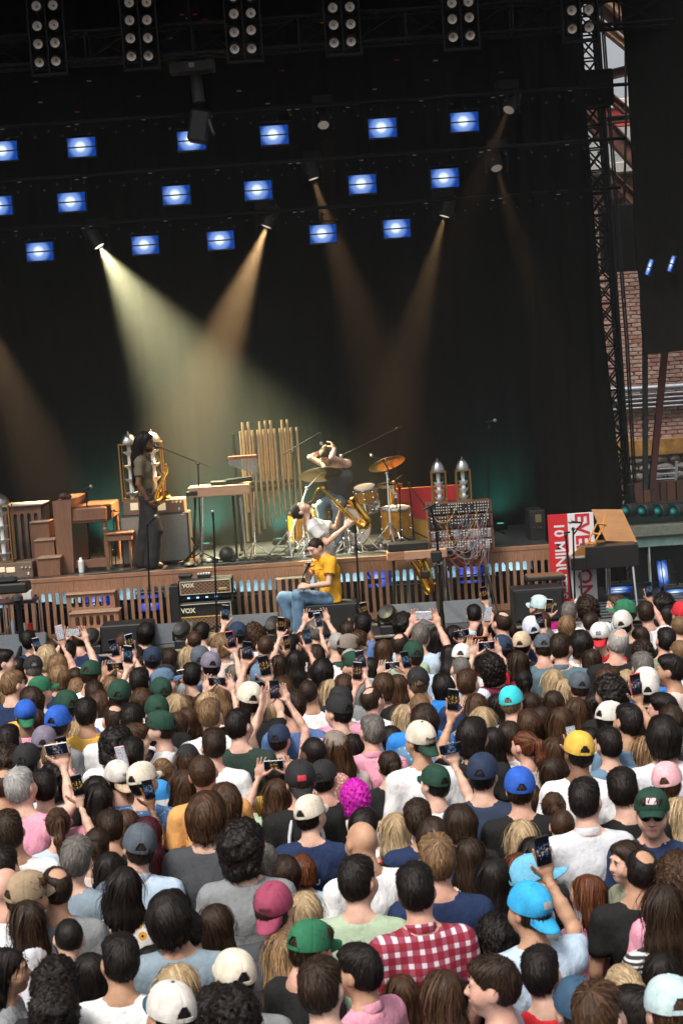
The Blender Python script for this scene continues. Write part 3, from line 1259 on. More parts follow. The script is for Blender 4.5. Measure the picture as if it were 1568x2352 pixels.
def slot_panel(root, name, x0, x1, z0, z1, y, pitch, sw, ztop_, zbot, mat, th=.025, local=None):
    """board with round-ended vertical slots; frame rails and slats are single pieces"""
    n = max(1, int((x1 - x0 - .03) / pitch))
    off = (x1 - x0 - n * pitch) / 2
    L = Vector(root.location) if local is None else local

    def arcs(zc, up):
        P_ = []
        for j in range(n):
            c = x0 + off + (j + .5) * pitch
            for k in range(9):
                t = math.pi * (1 - k / 8)
                P_.append((c + math.cos(t) * sw / 2, zc + (math.sin(t) if up else -math.sin(t)) * sw / 2))
        return P_
    a = arcs(ztop_ - sw / 2, True)
    poly = [(x0, ztop_ - sw / 2)] + a + [(x1, ztop_ - sw / 2), (x1, z1), (x0, z1)]
    g = MB()
    g.prism([(px - L.x, pz - L.z) for px, pz in poly], y - L.y, y - L.y + th)
    g.build('top_rail', mat, root)
    if zbot is not None:
        a = arcs(zbot + sw / 2, False)[::1]
        poly = [(x0, z0), (x1, z0), (x1, zbot + sw / 2)] + a[::-1] + [(x0, zbot + sw / 2)]
        g = MB()
        g.prism([(px - L.x, pz - L.z) for px, pz in poly], y - L.y, y - L.y + th)
        g.build('bottom_rail', mat, root)
        zl = zbot + sw / 2
    else:
        zl = z0
    for j in range(n + 1):
        xa = x0 if j == 0 else x0 + off + (j - .5) * pitch + sw / 2
        xb = x1 if j == n else x0 + off + (j + .5) * pitch - sw / 2
        g = MB()
        g.box(((xa + xb) / 2 - L.x, y + th / 2 - L.y, (zl + ztop_ - sw / 2) / 2 - L.z), (xb - xa, th - .001, ztop_ - sw / 2 - zl - .0005))
        g.build('slat', mat, root)


Y = 22.146
a, b = A(q1, 120, 960, Y), A(q1, 522, 1600, Y)
r0 = thing('organ_console', 'tall slotted walnut organ cabinet behind the wooden steps', 'organ', ((a.x + b.x) / 2, Y, RZ))
slot_panel(r0, 'front', a.x - .3, b.x, RZ, a.z, Y, msz(15.6, Y), msz(8.5, Y), A(q1, 0, 1055, Y).z, None, WOODP)
g = MB()
g.box((-.1, .24, (a.z - RZ) / 2 - .02), (b.x - a.x + .28, .4, a.z - RZ - .02))
g.build('cabinet_body', pm('dark_organ_interior', (.03, .05, .055), .7), r0)
g = MB()
g.box((-.13, .2, a.z - RZ + .012), (b.x - a.x + .36, .5, .024), bev=.006)
g.build('lid', pm('pale_dust_top', (.4, .38, .36), .6), r0)
# wooden steps
Y0 = 21.42
r0 = thing('wooden_steps', 'three boxed walnut steps beside the upright piano', 'steps', A(q1, 560, 1770, Y0))
r0.location.z = RZ
zprev = RZ
for k, (x0, y0, x1, y1) in enumerate(((425, 1565, 697, 1770), (392, 1360, 637, 1565), (340, 1152, 578, 1360))):
    Y = Y0 + k * .26
    zt = A(q1, x0, y0, Y).z
    pbox(r0, 'step_box', q1, x0 + 8, y0, x1 - 4, y1, Y, .9 - k * .26, WOODP, .004, zb=RZ, zt=zt)
    pbox(r0, 'tread', q1, x0, y0, x1, y0 + 10, Y - .02, .3, pm('worn_tread', (.34, .22, .15), .5, var=.2), .004, zb=zt + .001, zt=zt + .02)
# upright piano seen from its side
Y = 21.663
r0 = thing('upright_piano', 'walnut upright piano seen from its side with turned front leg', 'piano', A(q1, 760, 1716, Y))
r0.location.z = RZ
Lr = Vector(r0.location)
pts = [(600, 905), (820, 890), (868, 975), (890, 1716), (655, 1716)]
P2 = [A(q1, x, y, Y) for x, y in pts]
xl, xr = P2[0].x + .02, P2[3].x - .03
zt = P2[1].z
poly = [(xl - Lr.x, 0), (xr - Lr.x, 0), (xr - Lr.x, P2[2].z - RZ), (P2[1].x - Lr.x, zt - RZ), (xl - Lr.x, zt - RZ)]
g = MB()
g.prism(poly, 0, 1.35)
g.build('case', WOODP, r0)
g = MB()
g.prism([(p_[0] * 1.0 - .006, p_[1]) for p_ in poly[:2]] + [(poly[2][0] + .02, poly[2][1])] + [(poly[3][0] + .01, poly[3][1] + .012), (poly[4][0] - .012, poly[4][1] + .012)], -.03, -.001)
g.build('side_panel', WOODP, r0)
kx0, kx1 = xr - .01, A(q1, 1140, 0, Y).x
kz0, kz1 = A(q1, 1000, 1150, Y).z, A(q1, 1000, 975, Y).z
g = MB()
g.box(((kx0 + kx1) / 2 - Lr.x, .66, (kz0 + kz1) / 2 - RZ), (kx1 - kx0, 1.3, kz1 - kz0), bev=.012)
g.build('key_bed', WOODP, r0)
g = MB()
g.box(((kx0 + kx1) / 2 - Lr.x + .01, .0, kz0 - RZ + .05), (kx1 - kx0 - .04, .02, .012))
g.build('key_bed_moulding', WOODP, r0)
lx = A(q1, 1112, 0, Y).x - Lr.x - .01
zl = kz0 - RZ
g = MB()
g.lathe([(.028, zl), (.03, zl - .05), (.022, zl - .07), (.036, zl - .1), (.024, zl - .13), (.034, zl - .3), (.03, zl - .5), (.02, zl - .56), (.026, .03), (.02, 0)], 14, Matrix.Translation((lx, .05, 0)))
g.build('leg', WOODP, r0)
g = MB()
g.lathe([(.028, zl), (.03, zl - .05), (.036, zl - .1), (.024, zl - .13), (.034, zl - .3), (.02, 0)], 14, Matrix.Translation((lx, 1.25, 0)))
g.build('leg', WOODP, r0)
g = MB()
g.box(((lx + xr - Lr.x) / 2, .05, .1), (lx - xr + Lr.x, .05, .11), bev=.004)
g.build('toe_rail', WOODP, r0)
p = A(q1, 735, 880, 21.768)
g = MB()
g.ball((0, 0, .05), (.07, .05, .05), 10, 6)
g.ball((.06, .01, .04), (.05, .05, .04), 8, 6)
o = g.build('dark_bundle', pm('dark_brown_leather', (.05, .02, .015), .6, var=.5, scale=20))
o.location = (p.x, 21.768, P2[1].z + .012)
tag(o, 'small dark bundle lying on the piano lid', 'bundle')
p = A(q1, 930, 1610, 21.6)
g = MB()
g.lathe([(.0, 0), (.038, 0), (.04, .02), (.04, .15), (.02, .175), (.018, .2), (0, .2)], 14)
o = g.build('white_bottle', WHITEP)
o.location = (p.x, 21.625, A(q1, 930, 1605, 21.625).z)
o.location.z = RZ
tag(o, 'white plastic bottle standing beside the piano leg', 'bottle')
# piano bench
Y = 21.642
r0 = thing('piano_bench', 'small walnut piano bench with turned legs', 'bench', A(q1, 1370, 1690, Y))
r0.location.z = RZ
pbox(r0, 'seat', q1, 1212, 1255, 1522, 1280, Y - .02, .34, WOODP, .006)
pbox(r0, 'apron', q1, 1224, 1281, 1510, 1350, Y, .3, WOODP, .003)
zs = A(q1, 1370, 1345, Y).z - RZ
for x0 in (1245, 1500):
    for dy in (.03, .27):
        xx = A(q1, x0, 1500, Y).x - r0.location.x
        g = MB()
        g.lathe([(.018, zs), (.02, zs - .05), (.013, zs - .07), (.021, zs - .11), (.014, zs - .3), (.012, 0)], 10, Matrix.Translation((xx, dy, 0)))
        g.build('leg', WOODP, r0)
# mic stands


def mic(root, p, d, L=.17, name='microphone', col=None):
    d = Vector(d).normalized()
    p = Vector(p)
    g = MB()
    g.tube([p, p + d * L * .75, p + d * (L * .78)], [.011, .016, .019], 10)
    m = g.build('mic_body', BLK, root)
    g = MB()
    g.ball(p + d * (L * .78 + .02), .026, 12, 8)
    g.build('mic_grille', pm('mic_mesh', (.4, .4, .41), .35, .8), m)


def stand(name, label, base, top, mat=BLKM, boom=None, micd=None, r=.011, tripod=True):
    base = Vector(base)
    top = Vector(top)
    root = thing(name, label, 'microphone stand', base)
    g = MB()
    g.cyl((0, 0, .02), top - base, r, r * .9, n=8)
    g.build('pole', mat, root)
    if tripod:
        for k in range(3):
            t = R(25 + 120 * k)
            g = MB()
            g.tube([(0, 0, .16), (math.cos(t) * .28, math.sin(t) * .28, .012)], r * .8, 6)
            g.build('leg', mat, root)
    else:
        g = MB()
        g.lathe([(0, .024), (.12, .02), (.13, .0), (0, 0)], 20)
        g.build('round_base', mat, root)
    if boom:
        a, b = Vector(boom[0]) - base, Vector(boom[1]) - base
        g = MB()
        g.cyl(a, b, r * .75, n=8)
        g.build('boom', mat, root)
        g = MB()
        g.ball(top - base, .025, 8, 6)
        g.build('clutch', BLK, root)
        if micd is not None:
            mic(root, b, micd)
    elif micd is not None:
        mic(root, top - base, micd)
    return root


Y = 21.852
b0 = A(q1, 1030, 1590, Y)
b0.z = RZ
stand('microphone_stand', 'microphone stand with angled mic behind the upright piano', b0, A(q1, 995, 790, Y), boom=(A(q1, 1000, 790, Y), A(q1, 935, 790, Y)), micd=A(q1, 1095, 700, Y) - A(q1, 935, 790, Y))
Y = 22.02
b0 = A(q1, 1330, 1600, Y)
b0.z = RZ
r0 = thing('small_cymbal_stand', 'thin stand with a small cymbal in the teal light', 'cymbal', b0)
tp = A(q1, 1300, 1015, Y) - b0
g = MB()
g.cyl((0, 0, 0), tp, .008, n=6)
g.build('pole', BLKM, r0)
g = MB()
g.lathe([(.0, .03), (.03, .024), (.034, .004), (.1, 0), (0, -.002)], 18, Matrix.Translation(tp))
g.build('cymbal', CYMB, r0)
# grey cabinet, amp head, two tubes
Y = 21.915
r0 = thing('speaker_cabinet', 'big pale grey speaker cabinet behind the standing saxophonist', 'speaker', A(q2, 440, 1640, Y))
r0.location.z = RZ
pbox(r0, 'cabinet', q2, 42, 1045, 838, 1650, Y + .012, .42, pm('dark_cabinet_edge', (.035, .035, .035), .6), .01, zb=RZ)
pbox(r0, 'grille', q2, 58, 1062, 815, 1620, Y, .012, GREYC, .003, zb=RZ + .04)
zc = A(q2, 440, 1045, Y).z
Yh = Y + .03
r1 = thing('amplifier_head', 'brown amplifier head with meter and knobs on the grey cabinet', 'amplifier', A(q2, 420, 1050, Yh))
r1.location.z = zc
pbox(r1, 'cabinet', q2, 72, 885, 770, 1045, Yh, .36, pm('brown_amp_cabinet', (.17, .115, .085), .55, var=.15), .008, zb=zc + .001)
for x0 in (150, 465):
    pbox(r1, 'meter', q2, x0, 915, x0 + 90, 1000, Yh - .01, .02, AMPF, .004)
for x0 in (636, 680, 724):
    c = A(q2, x0, 905, Yh) - r1.location
    g = MB()
    g.cyl(c, c + Vector((0, -.025, 0)), .011, n=10)
    g.build('knob', KNOB, r1)
pbox(r1, 'switch', q2, 700, 968, 718, 1000, Yh - .012, .02, WHITEP)
zc2 = A(q2, 420, 885, Yh).z + .002
for i, x0 in enumerate((170, 440)):
    p = A(q2, x0 + 8, 880, Yh + .18)
    p.z = zc2
    tube_prop(p, msz(.2 * 660, Yh), .125, 'giant vacuum tube behind the saxophonist, ' + ('left of the pair' if i == 0 else 'right of the pair'))
# boom mic of the standing sax player
Y = 21.642
b0 = A(q2, 965, 1560, Y)
b0.z = RZ
stand('boom_microphone_stand', 'tall boom microphone stand reaching the standing saxophonist', b0, A(q2, 925, 470, Y), boom=(A(q2, 1055, 500, Y), A(q2, 505, 280, Y)), micd=A(q2, 400, 260, Y) - A(q2, 505, 280, Y))
# keyboard table
Y = 21.6
r0 = thing('keyboard_table', 'oak cased keyboard on chrome legs at stage left of the bells', 'keyboard', A(q2, 1100, 1620, Y))
r0.location.z = RZ
Lr = Vector(r0.location)
a, b = A(q2, 765, 745, Y), A(q2, 935, 860, Y)
g = MB()
g.box((A(q2, 1110, 0, Y).x - Lr.x, .2, A(q2, 1110, 780, Y).z - RZ), (msz(.2 * 710, Y), .42, msz(.2 * 118, Y)), bev=.006)
g.build('case', WOODL, r0)
g = MB()
g.box((A(q2, 855, 800, Y).x - Lr.x, -.012, A(q2, 850, 805, Y).z - RZ), (msz(.2 * 130, Y), .03, msz(.2 * 50, Y)), bev=.01)
g.build('drawer_recess', BLK, r0)
for x0, yb in ((975, 1640), (1440, 1600)):
    a, b = A(q2, x0 - 4 if x0 < 1000 else x0 - 30, 850, Y), A(q2, x0 + 5 if x0 < 1000 else x0 + 45, yb, Y)
    b.z = RZ
    g = MB()
    g.cyl(a - Lr, b - Lr, .017, n=10)
    g.build('leg', CHROME, r0)
    g = MB()
    g.cyl(a - Lr + Vector((-.12, .35, 0)), b - Lr + Vector((-.15, .36, 0)), .017, n=10)
    g.build('leg', BLKM, r0)
g = MB()
g.tube([A(q2, 860, 1400, Y) - Lr, A(q2, 940, 1395, Y) - Lr, A(q2, 720, 1650, Y) - Lr], .014, 6)
g.tube([A(q2, 850, 1310, Y) - Lr, A(q2, 890, 1390, Y) - Lr, A(q2, 930, 1330, Y) - Lr], .012, 6)
g.build('stand_hook', BLKM, r0)
zt = A(q2, 1110, 700, Y).z + msz(.2 * 8, Y)
ztop = A(q2, 1110, 780, Y).z + msz(.2 * 59, Y)
g = MB()
g.box((0, 0, .03), (.22, .16, .055), bev=.008)
o = g.build('drum_pad', BLK)
o.location = (A(q2, 1105, 0, Y).x, Y + .12, ztop)
tag(o, 'small black pad box on the oak keyboard case', 'instrument')
g = MB()
g.box((0, 0, .03), (.45, .3, .05), rot=Matrix.Rotation(R(-4), 3, 'Y'), bev=.012)
g.box((.02, -.02, .062), (.4, .25, .012), rot=Matrix.Rotation(R(-4), 3, 'Y'), bev=.004)
o = g.build('sampler', pm('dark_gloss_plastic', (.02, .021, .022), .25))
o.location = (A(q2, 1310, 0, Y).x, Y + .2, ztop + .01)
tag(o, 'black sampler lying on the right of the oak keyboard case', 'instrument')
# black bag and pedals on the floor
for i, (x0, y0, rx, rz_, lab) in enumerate(((1260, 1560, .11, .11, 'black humped gear bag under the oak keyboard'), (1080, 1590, .09, .05, 'low black pedal left of the humped gear bag'), (860, 1640, .09, .035, 'black foot pedal with an orange knob'))):
    g = MB()
    g.ball((0, 0, rz_ * .9), (rx, .12, rz_), 14, 8)
    g.box((rx * .6, 0, rz_ * .5), (rx, .16, rz_), bev=.02)
    o = g.build('gear_bag' if i == 0 else 'pedal', BLK)
    p = A(q2, x0, y0, 21.642)
    o.location = (p.x, 21.663 - .12 * i, RZ + .001)
    tag(o, lab, 'bag' if i == 0 else 'pedal')
g = MB()
g.cyl((0, 0, 0), (0, 0, .05), .034, .026, n=14)
o = g.build('orange_cap', pm('orange_plastic', (.7, .25, .01), .4))
o.location = A(q2, 860, 1635, 21.5)
o.location.z = RZ + .05
tag(o, 'bright orange rubber cap on the floor pedal', 'cap')
# floor cables
CABM = pm('black_cable', (.012, .012, .012), .5)
rr = random.Random(11)
CABS = []
for i in range(16):
    x0 = rr.uniform(-2.2, 1.5)
    y0 = rr.uniform(21.35, 21.852)
    pts = []
    ang = rr.uniform(0, 6.28)
    for k in range(14):
        pts.append((x0, y0, RZ + .014 + .012 * (k % 2)))
        ang += rr.uniform(-.9, .9)
        x0 += math.cos(ang) * .1
        y0 = min(23, max(21.32, y0 + math.sin(ang) * .07))
    g = MB()
    g.tube(pts, .011, 5)
    CABS.append((pts[0][0], tag(g.build('floor_cable', CABM), 'thin black cable', 'cable', 'cables on the riser floor')))
for i, (_, o) in enumerate(sorted(CABS, key=lambda c: c[0])):
    o['label'] = 'thin black cable snaking over the riser floor, %s counted from the left' % NTH[i]
# bar chimes
Y = 21.936
r0 = thing('bar_chimes', 'row of graded silver bar chimes under a red wooden rail', 'chimes', at(557, 1050, Y))
w_ = msz(66, Y)
g = MB()
g.box((0, 0, 0), (w_, .05, msz(8, Y)), bev=.006)
g.build('rail', pm('red_brown_rail', (.2, .05, .03), .45, var=.2), r0)
for k in range(30):
    g = MB()
    x0 = -w_ / 2 + .012 + (w_ - .02) * k / 29
    L_ = msz(12 + 26 * k / 29, Y)
    g.cyl((x0, 0, -.03), (x0, 0, -.03 - L_), .0052, n=6)
    g.build('chime', pm('silver_chime', (.7, .7, .72), .25, 1.), r0)
b0 = at(585, 1290, Y)
b0.z = RZ
g = MB()
g.cyl(Vector((w_ / 2 - .03, .03, 0)), b0 - r0.location, .012, n=8)
g.build('stand_pole', CHROME, r0)
for k in range(3):
    g = MB()
    t = R(20 + 120 * k)
    e = b0 - r0.location
    g.tube([e + Vector((0, 0, .2)), e + Vector((math.cos(t) * .25, math.sin(t) * .25, .012))], .011, 6)
    g.build('leg', CHROME, r0)
# tubular bells
Y = 22.44
r0 = thing('tubular_bells', 'rack of tall bronze tubular bells behind the keyboard', 'tubular bells', (at(615, 1200, Y).x, Y, RZ))
Lr = Vector(r0.location)
FR = [1104, 1130, 1158, 1183, 1210, 1235, 1260, 1285, 1310, 1335, 1362]
BKX = [1110, 1137, 1190, 1215, 1240, 1292, 1317]
for i, x0 in enumerate(FR):
    a = at(x0 * .5, 990 - i * .9, Y)
    bz = at(x0 * .5, 1245 - 9.5 * i, Y).z
    g = MB()
    g.cyl((a.x - Lr.x, 0, max(.05, bz - RZ)), (a.x - Lr.x, 0, a.z - RZ), .019, n=12)
    g.build('bell', BRASSP, r0)
for i, x0 in enumerate(BKX):
    a = at(x0 * .5, 971 - i * 1.2, Y)
    bz = at(x0 * .5, 1180 - 11 * i, Y).z
    g = MB()
    g.cyl((a.x - Lr.x, .16, max(.05, bz - RZ)), (a.x - Lr.x, .16, a.z - RZ), .019, n=12)
    g.build('bell', BRASSP, r0)
for yy in (1108, 1122):
    a, b = at(545, yy + 6, Y), at(690, yy - 4, Y)
    g = MB()
    g.box(((a.x + b.x) / 2 - Lr.x, .08, (a.z + b.z) / 2 - RZ), (b.x - a.x, .1, .05))
    g.build('cross_bar', BLK, r0)
for xx in (at(543, 1100, Y).x, at(692, 1100, Y).x):
    g = MB()
    g.box((xx - Lr.x, .08, .85), (.04, .06, 1.7))
    g.box((xx - Lr.x, .08, .02), (.06, .6, .04))
    g.build('upright', BLKM, r0)
# ------------------------------------------------------------------ drum kit
Y = 22.272
kit = thing('drum_kit', 'gold sparkle drum kit with cream bass drum head around the drummer', 'drum kit', (at(790, 1270, Y).x, Y, RZ))
KL = Vector(kit.location)
GOLDW = pm('gold_satin_flame_wrap', (.52, .25, .035), .28, .35, var=.45, scale=7, coat=.4)
HEADC = pm('cream_drum_head', (.56, .50, .40), .6, var=.12, scale=4)


def drum(name, c, r, h, axis, shell=GOLDW, head=HEADC):
    c = Vector(c)
    d = Vector(axis).normalized()
    m4 = d.to_track_quat('Z', 'Y').to_matrix().to_4x4()
    m4.translation = c
    g = MB()
    g.lathe([(r, -h / 2), (r, h / 2)], 28, m4)
    sh = g.build(name, shell, kit)
    for s in (-1, 1):
        g = MB()
        g.lathe([(r, s * h / 2 - .018), (r + .012, s * h / 2 - .018), (r + .014, s * h / 2), (r + .008, s * (h / 2) + s * .012), (r - .004, s * h / 2 + s * .012)], 28, m4)
        g.build('hoop', CHROME, sh)
        g = MB()
        g.lathe([(0, s * h / 2), (r, s * h / 2)], 28, m4)
        g.build('drum_head', head, sh)
    for k in range(8):
        t = k * math.pi / 4 + .3
        g = MB()
        for s in (-.22, .22):
            g.ball(m4 @ Vector((math.cos(t) * (r + .008), math.sin(t) * (r + .008), s * h)), .016, 8, 6)
        g.cyl(m4 @ Vector((math.cos(t) * (r + .012), math.sin(t) * (r + .012), -h / 2)), m4 @ Vector((math.cos(t) * (r + .012), math.sin(t) * (r + .012), h / 2)), .004, n=6)
        g.build('lug', CHROME, sh)
    return sh


kc = A(q3, 1180, 1480, 22.188)
kc.z = RZ + .30
bd = drum('bass_drum', kc - KL + Vector((0, .2, 0)), .285, .4, (.12, -1, 0))
g = MB()
m4 = Vector((.12, -1, 0)).to_track_quat('Z', 'Y').to_matrix().to_4x4()
m4.translation = kc - KL + Vector((0, .2, 0))
g.lathe([(0, .206), (.055, .206)], 18, m4 @ Matrix.Translation((.06, -.03, 0)))
g.build('port_hole', BLK, bd)
g = MB()
g.lathe([(.055, .204), (.07, .209), (.072, .204)], 18, m4 @ Matrix.Translation((.06, -.03, 0)))
g.build('port_ring', CHROME, bd)
t1 = A(q4, 108, 930, 22.23)
drum('rack_tom', t1 - KL, .155, .19, (-.12, -.25, 1))
t2 = A(q3, 870, 1235, 22.23)
drum('rack_tom', t2 - KL, .15, .18, (.1, -.2, 1))
t3 = A(q4, 130, 1065, 22.314)
drum('snare_drum', t3 - KL, .165, .13, (-.1, -.12, 1), shell=CHROME)
t4 = A(q3, 640, 1410, 22.356)
drum('floor_tom', Vector((t4.x, 22.356, RZ + .36)) - KL, .2, .4, (0, 0, 1))
t5 = A(q4, 430, 1230, 22.314)
drum('floor_tom', Vector((t5.x, 22.314, RZ + .33)) - KL, .21, .4, (0, -.1, 1))


def cymbal(c, r, axis, base, mid=None):
    c = Vector(c)
    m4 = Vector(axis).normalized().to_track_quat('Z', 'Y').to_matrix().to_4x4()
    m4.translation = c
    g = MB()
    g.lathe([(.001, .045), (.03, .043), (.055, .02), (.075, .012), (r * .6, .004), (r, -.012), (r, -.015), (.07, .008), (0, .02)], 36, m4)
    g.lathe([(.012, .045), (.012, .075), (.0, .08)], 8, m4)
    g.build('cymbal', CYMB, kit)
    base = Vector(base)
    mid = Vector(mid) if mid is not None else Vector((base.x, base.y, c.z - .15))
    g = MB()
    g.cyl(base + Vector((0, 0, .2)), mid, .014, n=10)
    g.cyl(mid, c, .010, n=8)
    g.ball(mid, .028, 10, 8)
    g.build('cymbal_stand', CHROME, kit)
    for k in range(3):
        t = R(40 + 120 * k)
        g = MB()
        g.tube([base + Vector((0, 0, .34)), base + Vector((math.cos(t) * .3, math.sin(t) * .3, .015))], .013, 6)
        g.tube([base + Vector((0, 0, .12)), base + Vector((math.cos(t) * .17, math.sin(t) * .17, .15))], .009, 6)
        g.build('stand_leg', CHROME, kit)


c1 = A(q3, 855, 800, 22.083)
cymbal(c1 - KL, msz(50, 22.083), (-.06, .42, 1), (A(q3, 500, 1700, 22.062).x - KL.x, -.5, 0), A(q3, 700, 965, 22.07) - KL)
c2 = A(q4, 328, 615, 22.146)
cymbal(c2 - KL, msz(44, 22.146), (-.26, .42, 1), (A(q4, 370, 1430, 22.146).x - KL.x, -.3, 0), A(q4, 330, 720, 22.146) - KL)
c3 = A(q4, 350, 828, 22.272)
cymbal(c3 - KL, msz(32, 22.272), (.03, .2, 1), (A(q4, 380, 1430, 22.272).x - KL.x + .1, .0, 0))
c4_ = A(q4, 350, 842, 22.272)
cymbal(c4_ - KL - Vector((0, 0, .02)), msz(32, 22.272), (.03, .18, 1), (A(q4, 380, 1430, 22.272).x - KL.x + .1, .0, 0))
# hardware clutter low in the kit
rr = random.Random(21)
g0 = MB()
for k in range(9):
    x0 = rr.uniform(-.85, 1.05)
    y0 = rr.uniform(-.55, -.2)
    g = MB()
    h_ = rr.uniform(.2, .5)
    g.tube([(x0, y0, .0), (x0 + rr.uniform(-.15, .15), y0 + .1, h_)], .011, 6)
    g.tube([(x0 - .2, y0, .015), (x0, y0 + .02, h_ * .6), (x0 + .22, y0, .015)], .011, 6)
    g.ball((x0, y0 + .02, h_ * .6), .025, 8, 6)
    g.build('stand_leg', CHROME, kit)
for k in range(4):
    g = MB()
    x0 = -.75 + k * .42
    g.box((x0, -.62, .05), (.09, .26, .02), rot=Matrix.Rotation(R(14), 3, 'X'), bev=.006)
    g.tube([(x0, -.5, .0), (x0, -.48, .16)], .02, 6)
    g.build('pedal', pm('dark_chrome', (.2, .2, .21), .3, 1), kit)
st0 = A(q3, 570, 1700, 21.978)
st0.z = RZ
stand('microphone_stand', 'dark boom stand left of the drummer beside the bells', st0, A(q3, 540, 560, 21.978), boom=(A(q3, 430, 575, 21.978), A(q3, 860, 320, 21.978)), micd=(0, -.1, -1))
st0 = A(q4, 400, 1460, 22.44)
st0.z = RZ
r0 = stand('microphone_stand', 'long thin overhead boom stand crossing above the drummer', st0, A(q4, 430, 260, 22.44), boom=(A(q4, -60, 500, 22.356), A(q4, 480, 235, 22.44)))
mic(r0, A(q4, -40, 492, 22.356) - st0, A(q4, -70, 510, 22.356) - A(q4, 40, 460, 22.356))
st0 = A(q4, 620, 1460, 22.398)
st0.z = RZ
r0 = stand('microphone_stand', 'black boom stand in front of the red half disc', st0, A(q4, 560, 830, 22.356), boom=(A(q4, 760, 1110, 22.146), A(q4, 490, 740, 22.356)), micd=A(q4, 425, 735, 22.356) - A(q4, 490, 680, 22.356))
st0 = A(q4, 480, 1460, 22.02)
st0.z = RZ
r0 = stand('microphone_stand', 'microphone pointing left above the right hand cymbal', st0, A(q4, 460, 870, 22.02), boom=(A(q4, 460, 870, 22.02), A(q4, 280, 570, 22.02)), micd=A(q4, 70, 505, 21.978) - A(q4, 280, 570, 22.02))
st0 = A(q4, 1390, 1480, 22.524)
st0.z = RZ
stand('microphone_stand', 'lone tall thin stand with a small mic before the backdrop', st0, A(q4, 1400, 240, 22.524), boom=(A(q4, 1400, 240, 22.524), A(q4, 1370, 185, 22.524)), micd=(.6, -.6, .1))
# mustard panel with red half disc
Y = 22.566
cx, cy = q4(745, 862)
c = at(cx, cy, Y)
rd = msz(76, Y)
r0 = thing('painted_panel', 'mustard panel painted with a big red half disc behind the drums', 'panel', (c.x, Y, RZ))
g = MB()
g.box((0, .02, (c.z - RZ) / 2), (rd * 2.25, .04, c.z - RZ), bev=.006)
g.build('board', pm('mustard_paint', (.45, .24, .03), .5, var=.15, scale=4), r0)
poly = [(rd * math.cos(math.pi + math.pi * k / 24), c.z - RZ - .002 + rd * math.sin(math.pi + math.pi * k / 24)) for k in range(25)]
g = MB()
g.prism(poly, -.008, .004)
g.build('half_disc', pm('signal_red_paint', (.48, .02, .025), .5, var=.12, scale=4), r0)
# ------------------------------------------------------------------ modular synthesizer
Y = 20.95
a, b = A(q4, 770, 1015, Y), A(q4, 1470, 1530, Y)
W_ = msz(.22 * 650, Y)
ctr = A(q4, 1095, 1270, Y)
syn = thing('modular_synthesizer', 'modular synthesizer rack with tangled patch cables on chrome legs', 'synthesizer', (ctr.x, Y, DZ))
SL = Vector(syn.location)
rows = [(1020, 1145), (1155, 1290), (1300, 1410), (1410, 1525)]
SYK = pm('synth_panel_black', (.02, .02, .022), .4)
SYG = pm('synth_panel_grey', (.16, .165, .18), .4, .3, var=.2, scale=30)
SYS = pm('synth_panel_silver', (.45, .46, .48), .35, .6)
SWOOD = pm('synth_walnut', (.11, .05, .03), .5, var=.3, scale=9, stretch=(1, 6, 6))
knob_me = MB().cyl((0, 0, 0), (0, -.018, 0), .0075, n=8).mesh('knob', pm('pale_knob', (.7, .68, .62), .4))
knob_dk = MB().cyl((0, 0, 0), (0, -.014, 0), .006, n=8).mesh('jack', pm('red_jack', (.35, .03, .03), .4))
rr = random.Random(4)
mods = []
for ri, (y0, y1) in enumerate(rows):
    pa_, pb_ = q4(1095, y0), q4(1095, y1)
    zc0, zc1 = at(*pb_, Y).z, at(*pa_, Y).z
    g = MB()
    dep = .34 - ri * .03
    dy = -.03 * ri
    g.box((0, dy + dep / 2, (zc0 + zc1) / 2 - DZ), (W_ + .03, dep, zc1 - zc0 - .004), bev=.004)
    g.build('cabinet', SWOOD, syn)
    x0 = -W_ / 2 + .012
    while x0 < W_ / 2 - .03:
        mw_ = rr.choice([.038, .045, .06, .075])
        if x0 + mw_ > W_ / 2 - .012:
            mw_ = W_ / 2 - .012 - x0
        mt = SYK if ri < 2 else rr.choice([SYG, SYG, SYS, SYK])
        g = MB()
        g.box((x0 + mw_ / 2, dy - .006, (zc0 + zc1) / 2 - DZ), (mw_ - .004, .012, zc1 - zc0 - .026), bev=.001)
        mo = g.build('module', mt, syn)
        nx, nz = max(1, int(mw_ / .03)), 4
        for i in range(nx):
            for j in range(nz):
                if rr.random() < .2:
                    continue
                kn = link('knob', knob_me if (rr.random() < .8 and j > 0) or ri < 1 else knob_dk, mo)
                kn.location = (x0 + (i + .5) * mw_ / nx, dy - .012, zc0 - DZ + .03 + j * (zc1 - zc0 - .05) / (nz - 1))
        mods.append((x0 + mw_ / 2, dy - .02, zc0 - DZ + .02, zc1 - DZ - .02))
        x0 += mw_
    g = MB()
    for sx in (-1, 1):
        g.box((sx * (W_ / 2 + .008), dy - .004, (zc0 + zc1) / 2 - DZ), (.02, .03, zc1 - zc0 - .004))
    g.build('side_cheek', SWOOD, syn)
PCOL = [('yellow', (.75, .42, .02)), ('grey', (.25, .24, .24)), ('lilac', (.28, .22, .27)), ('orange', (.7, .2, .02)), ('white', (.36, .34, .33)), ('green', (.05, .3, .08)), ('red', (.5, .03, .05))]
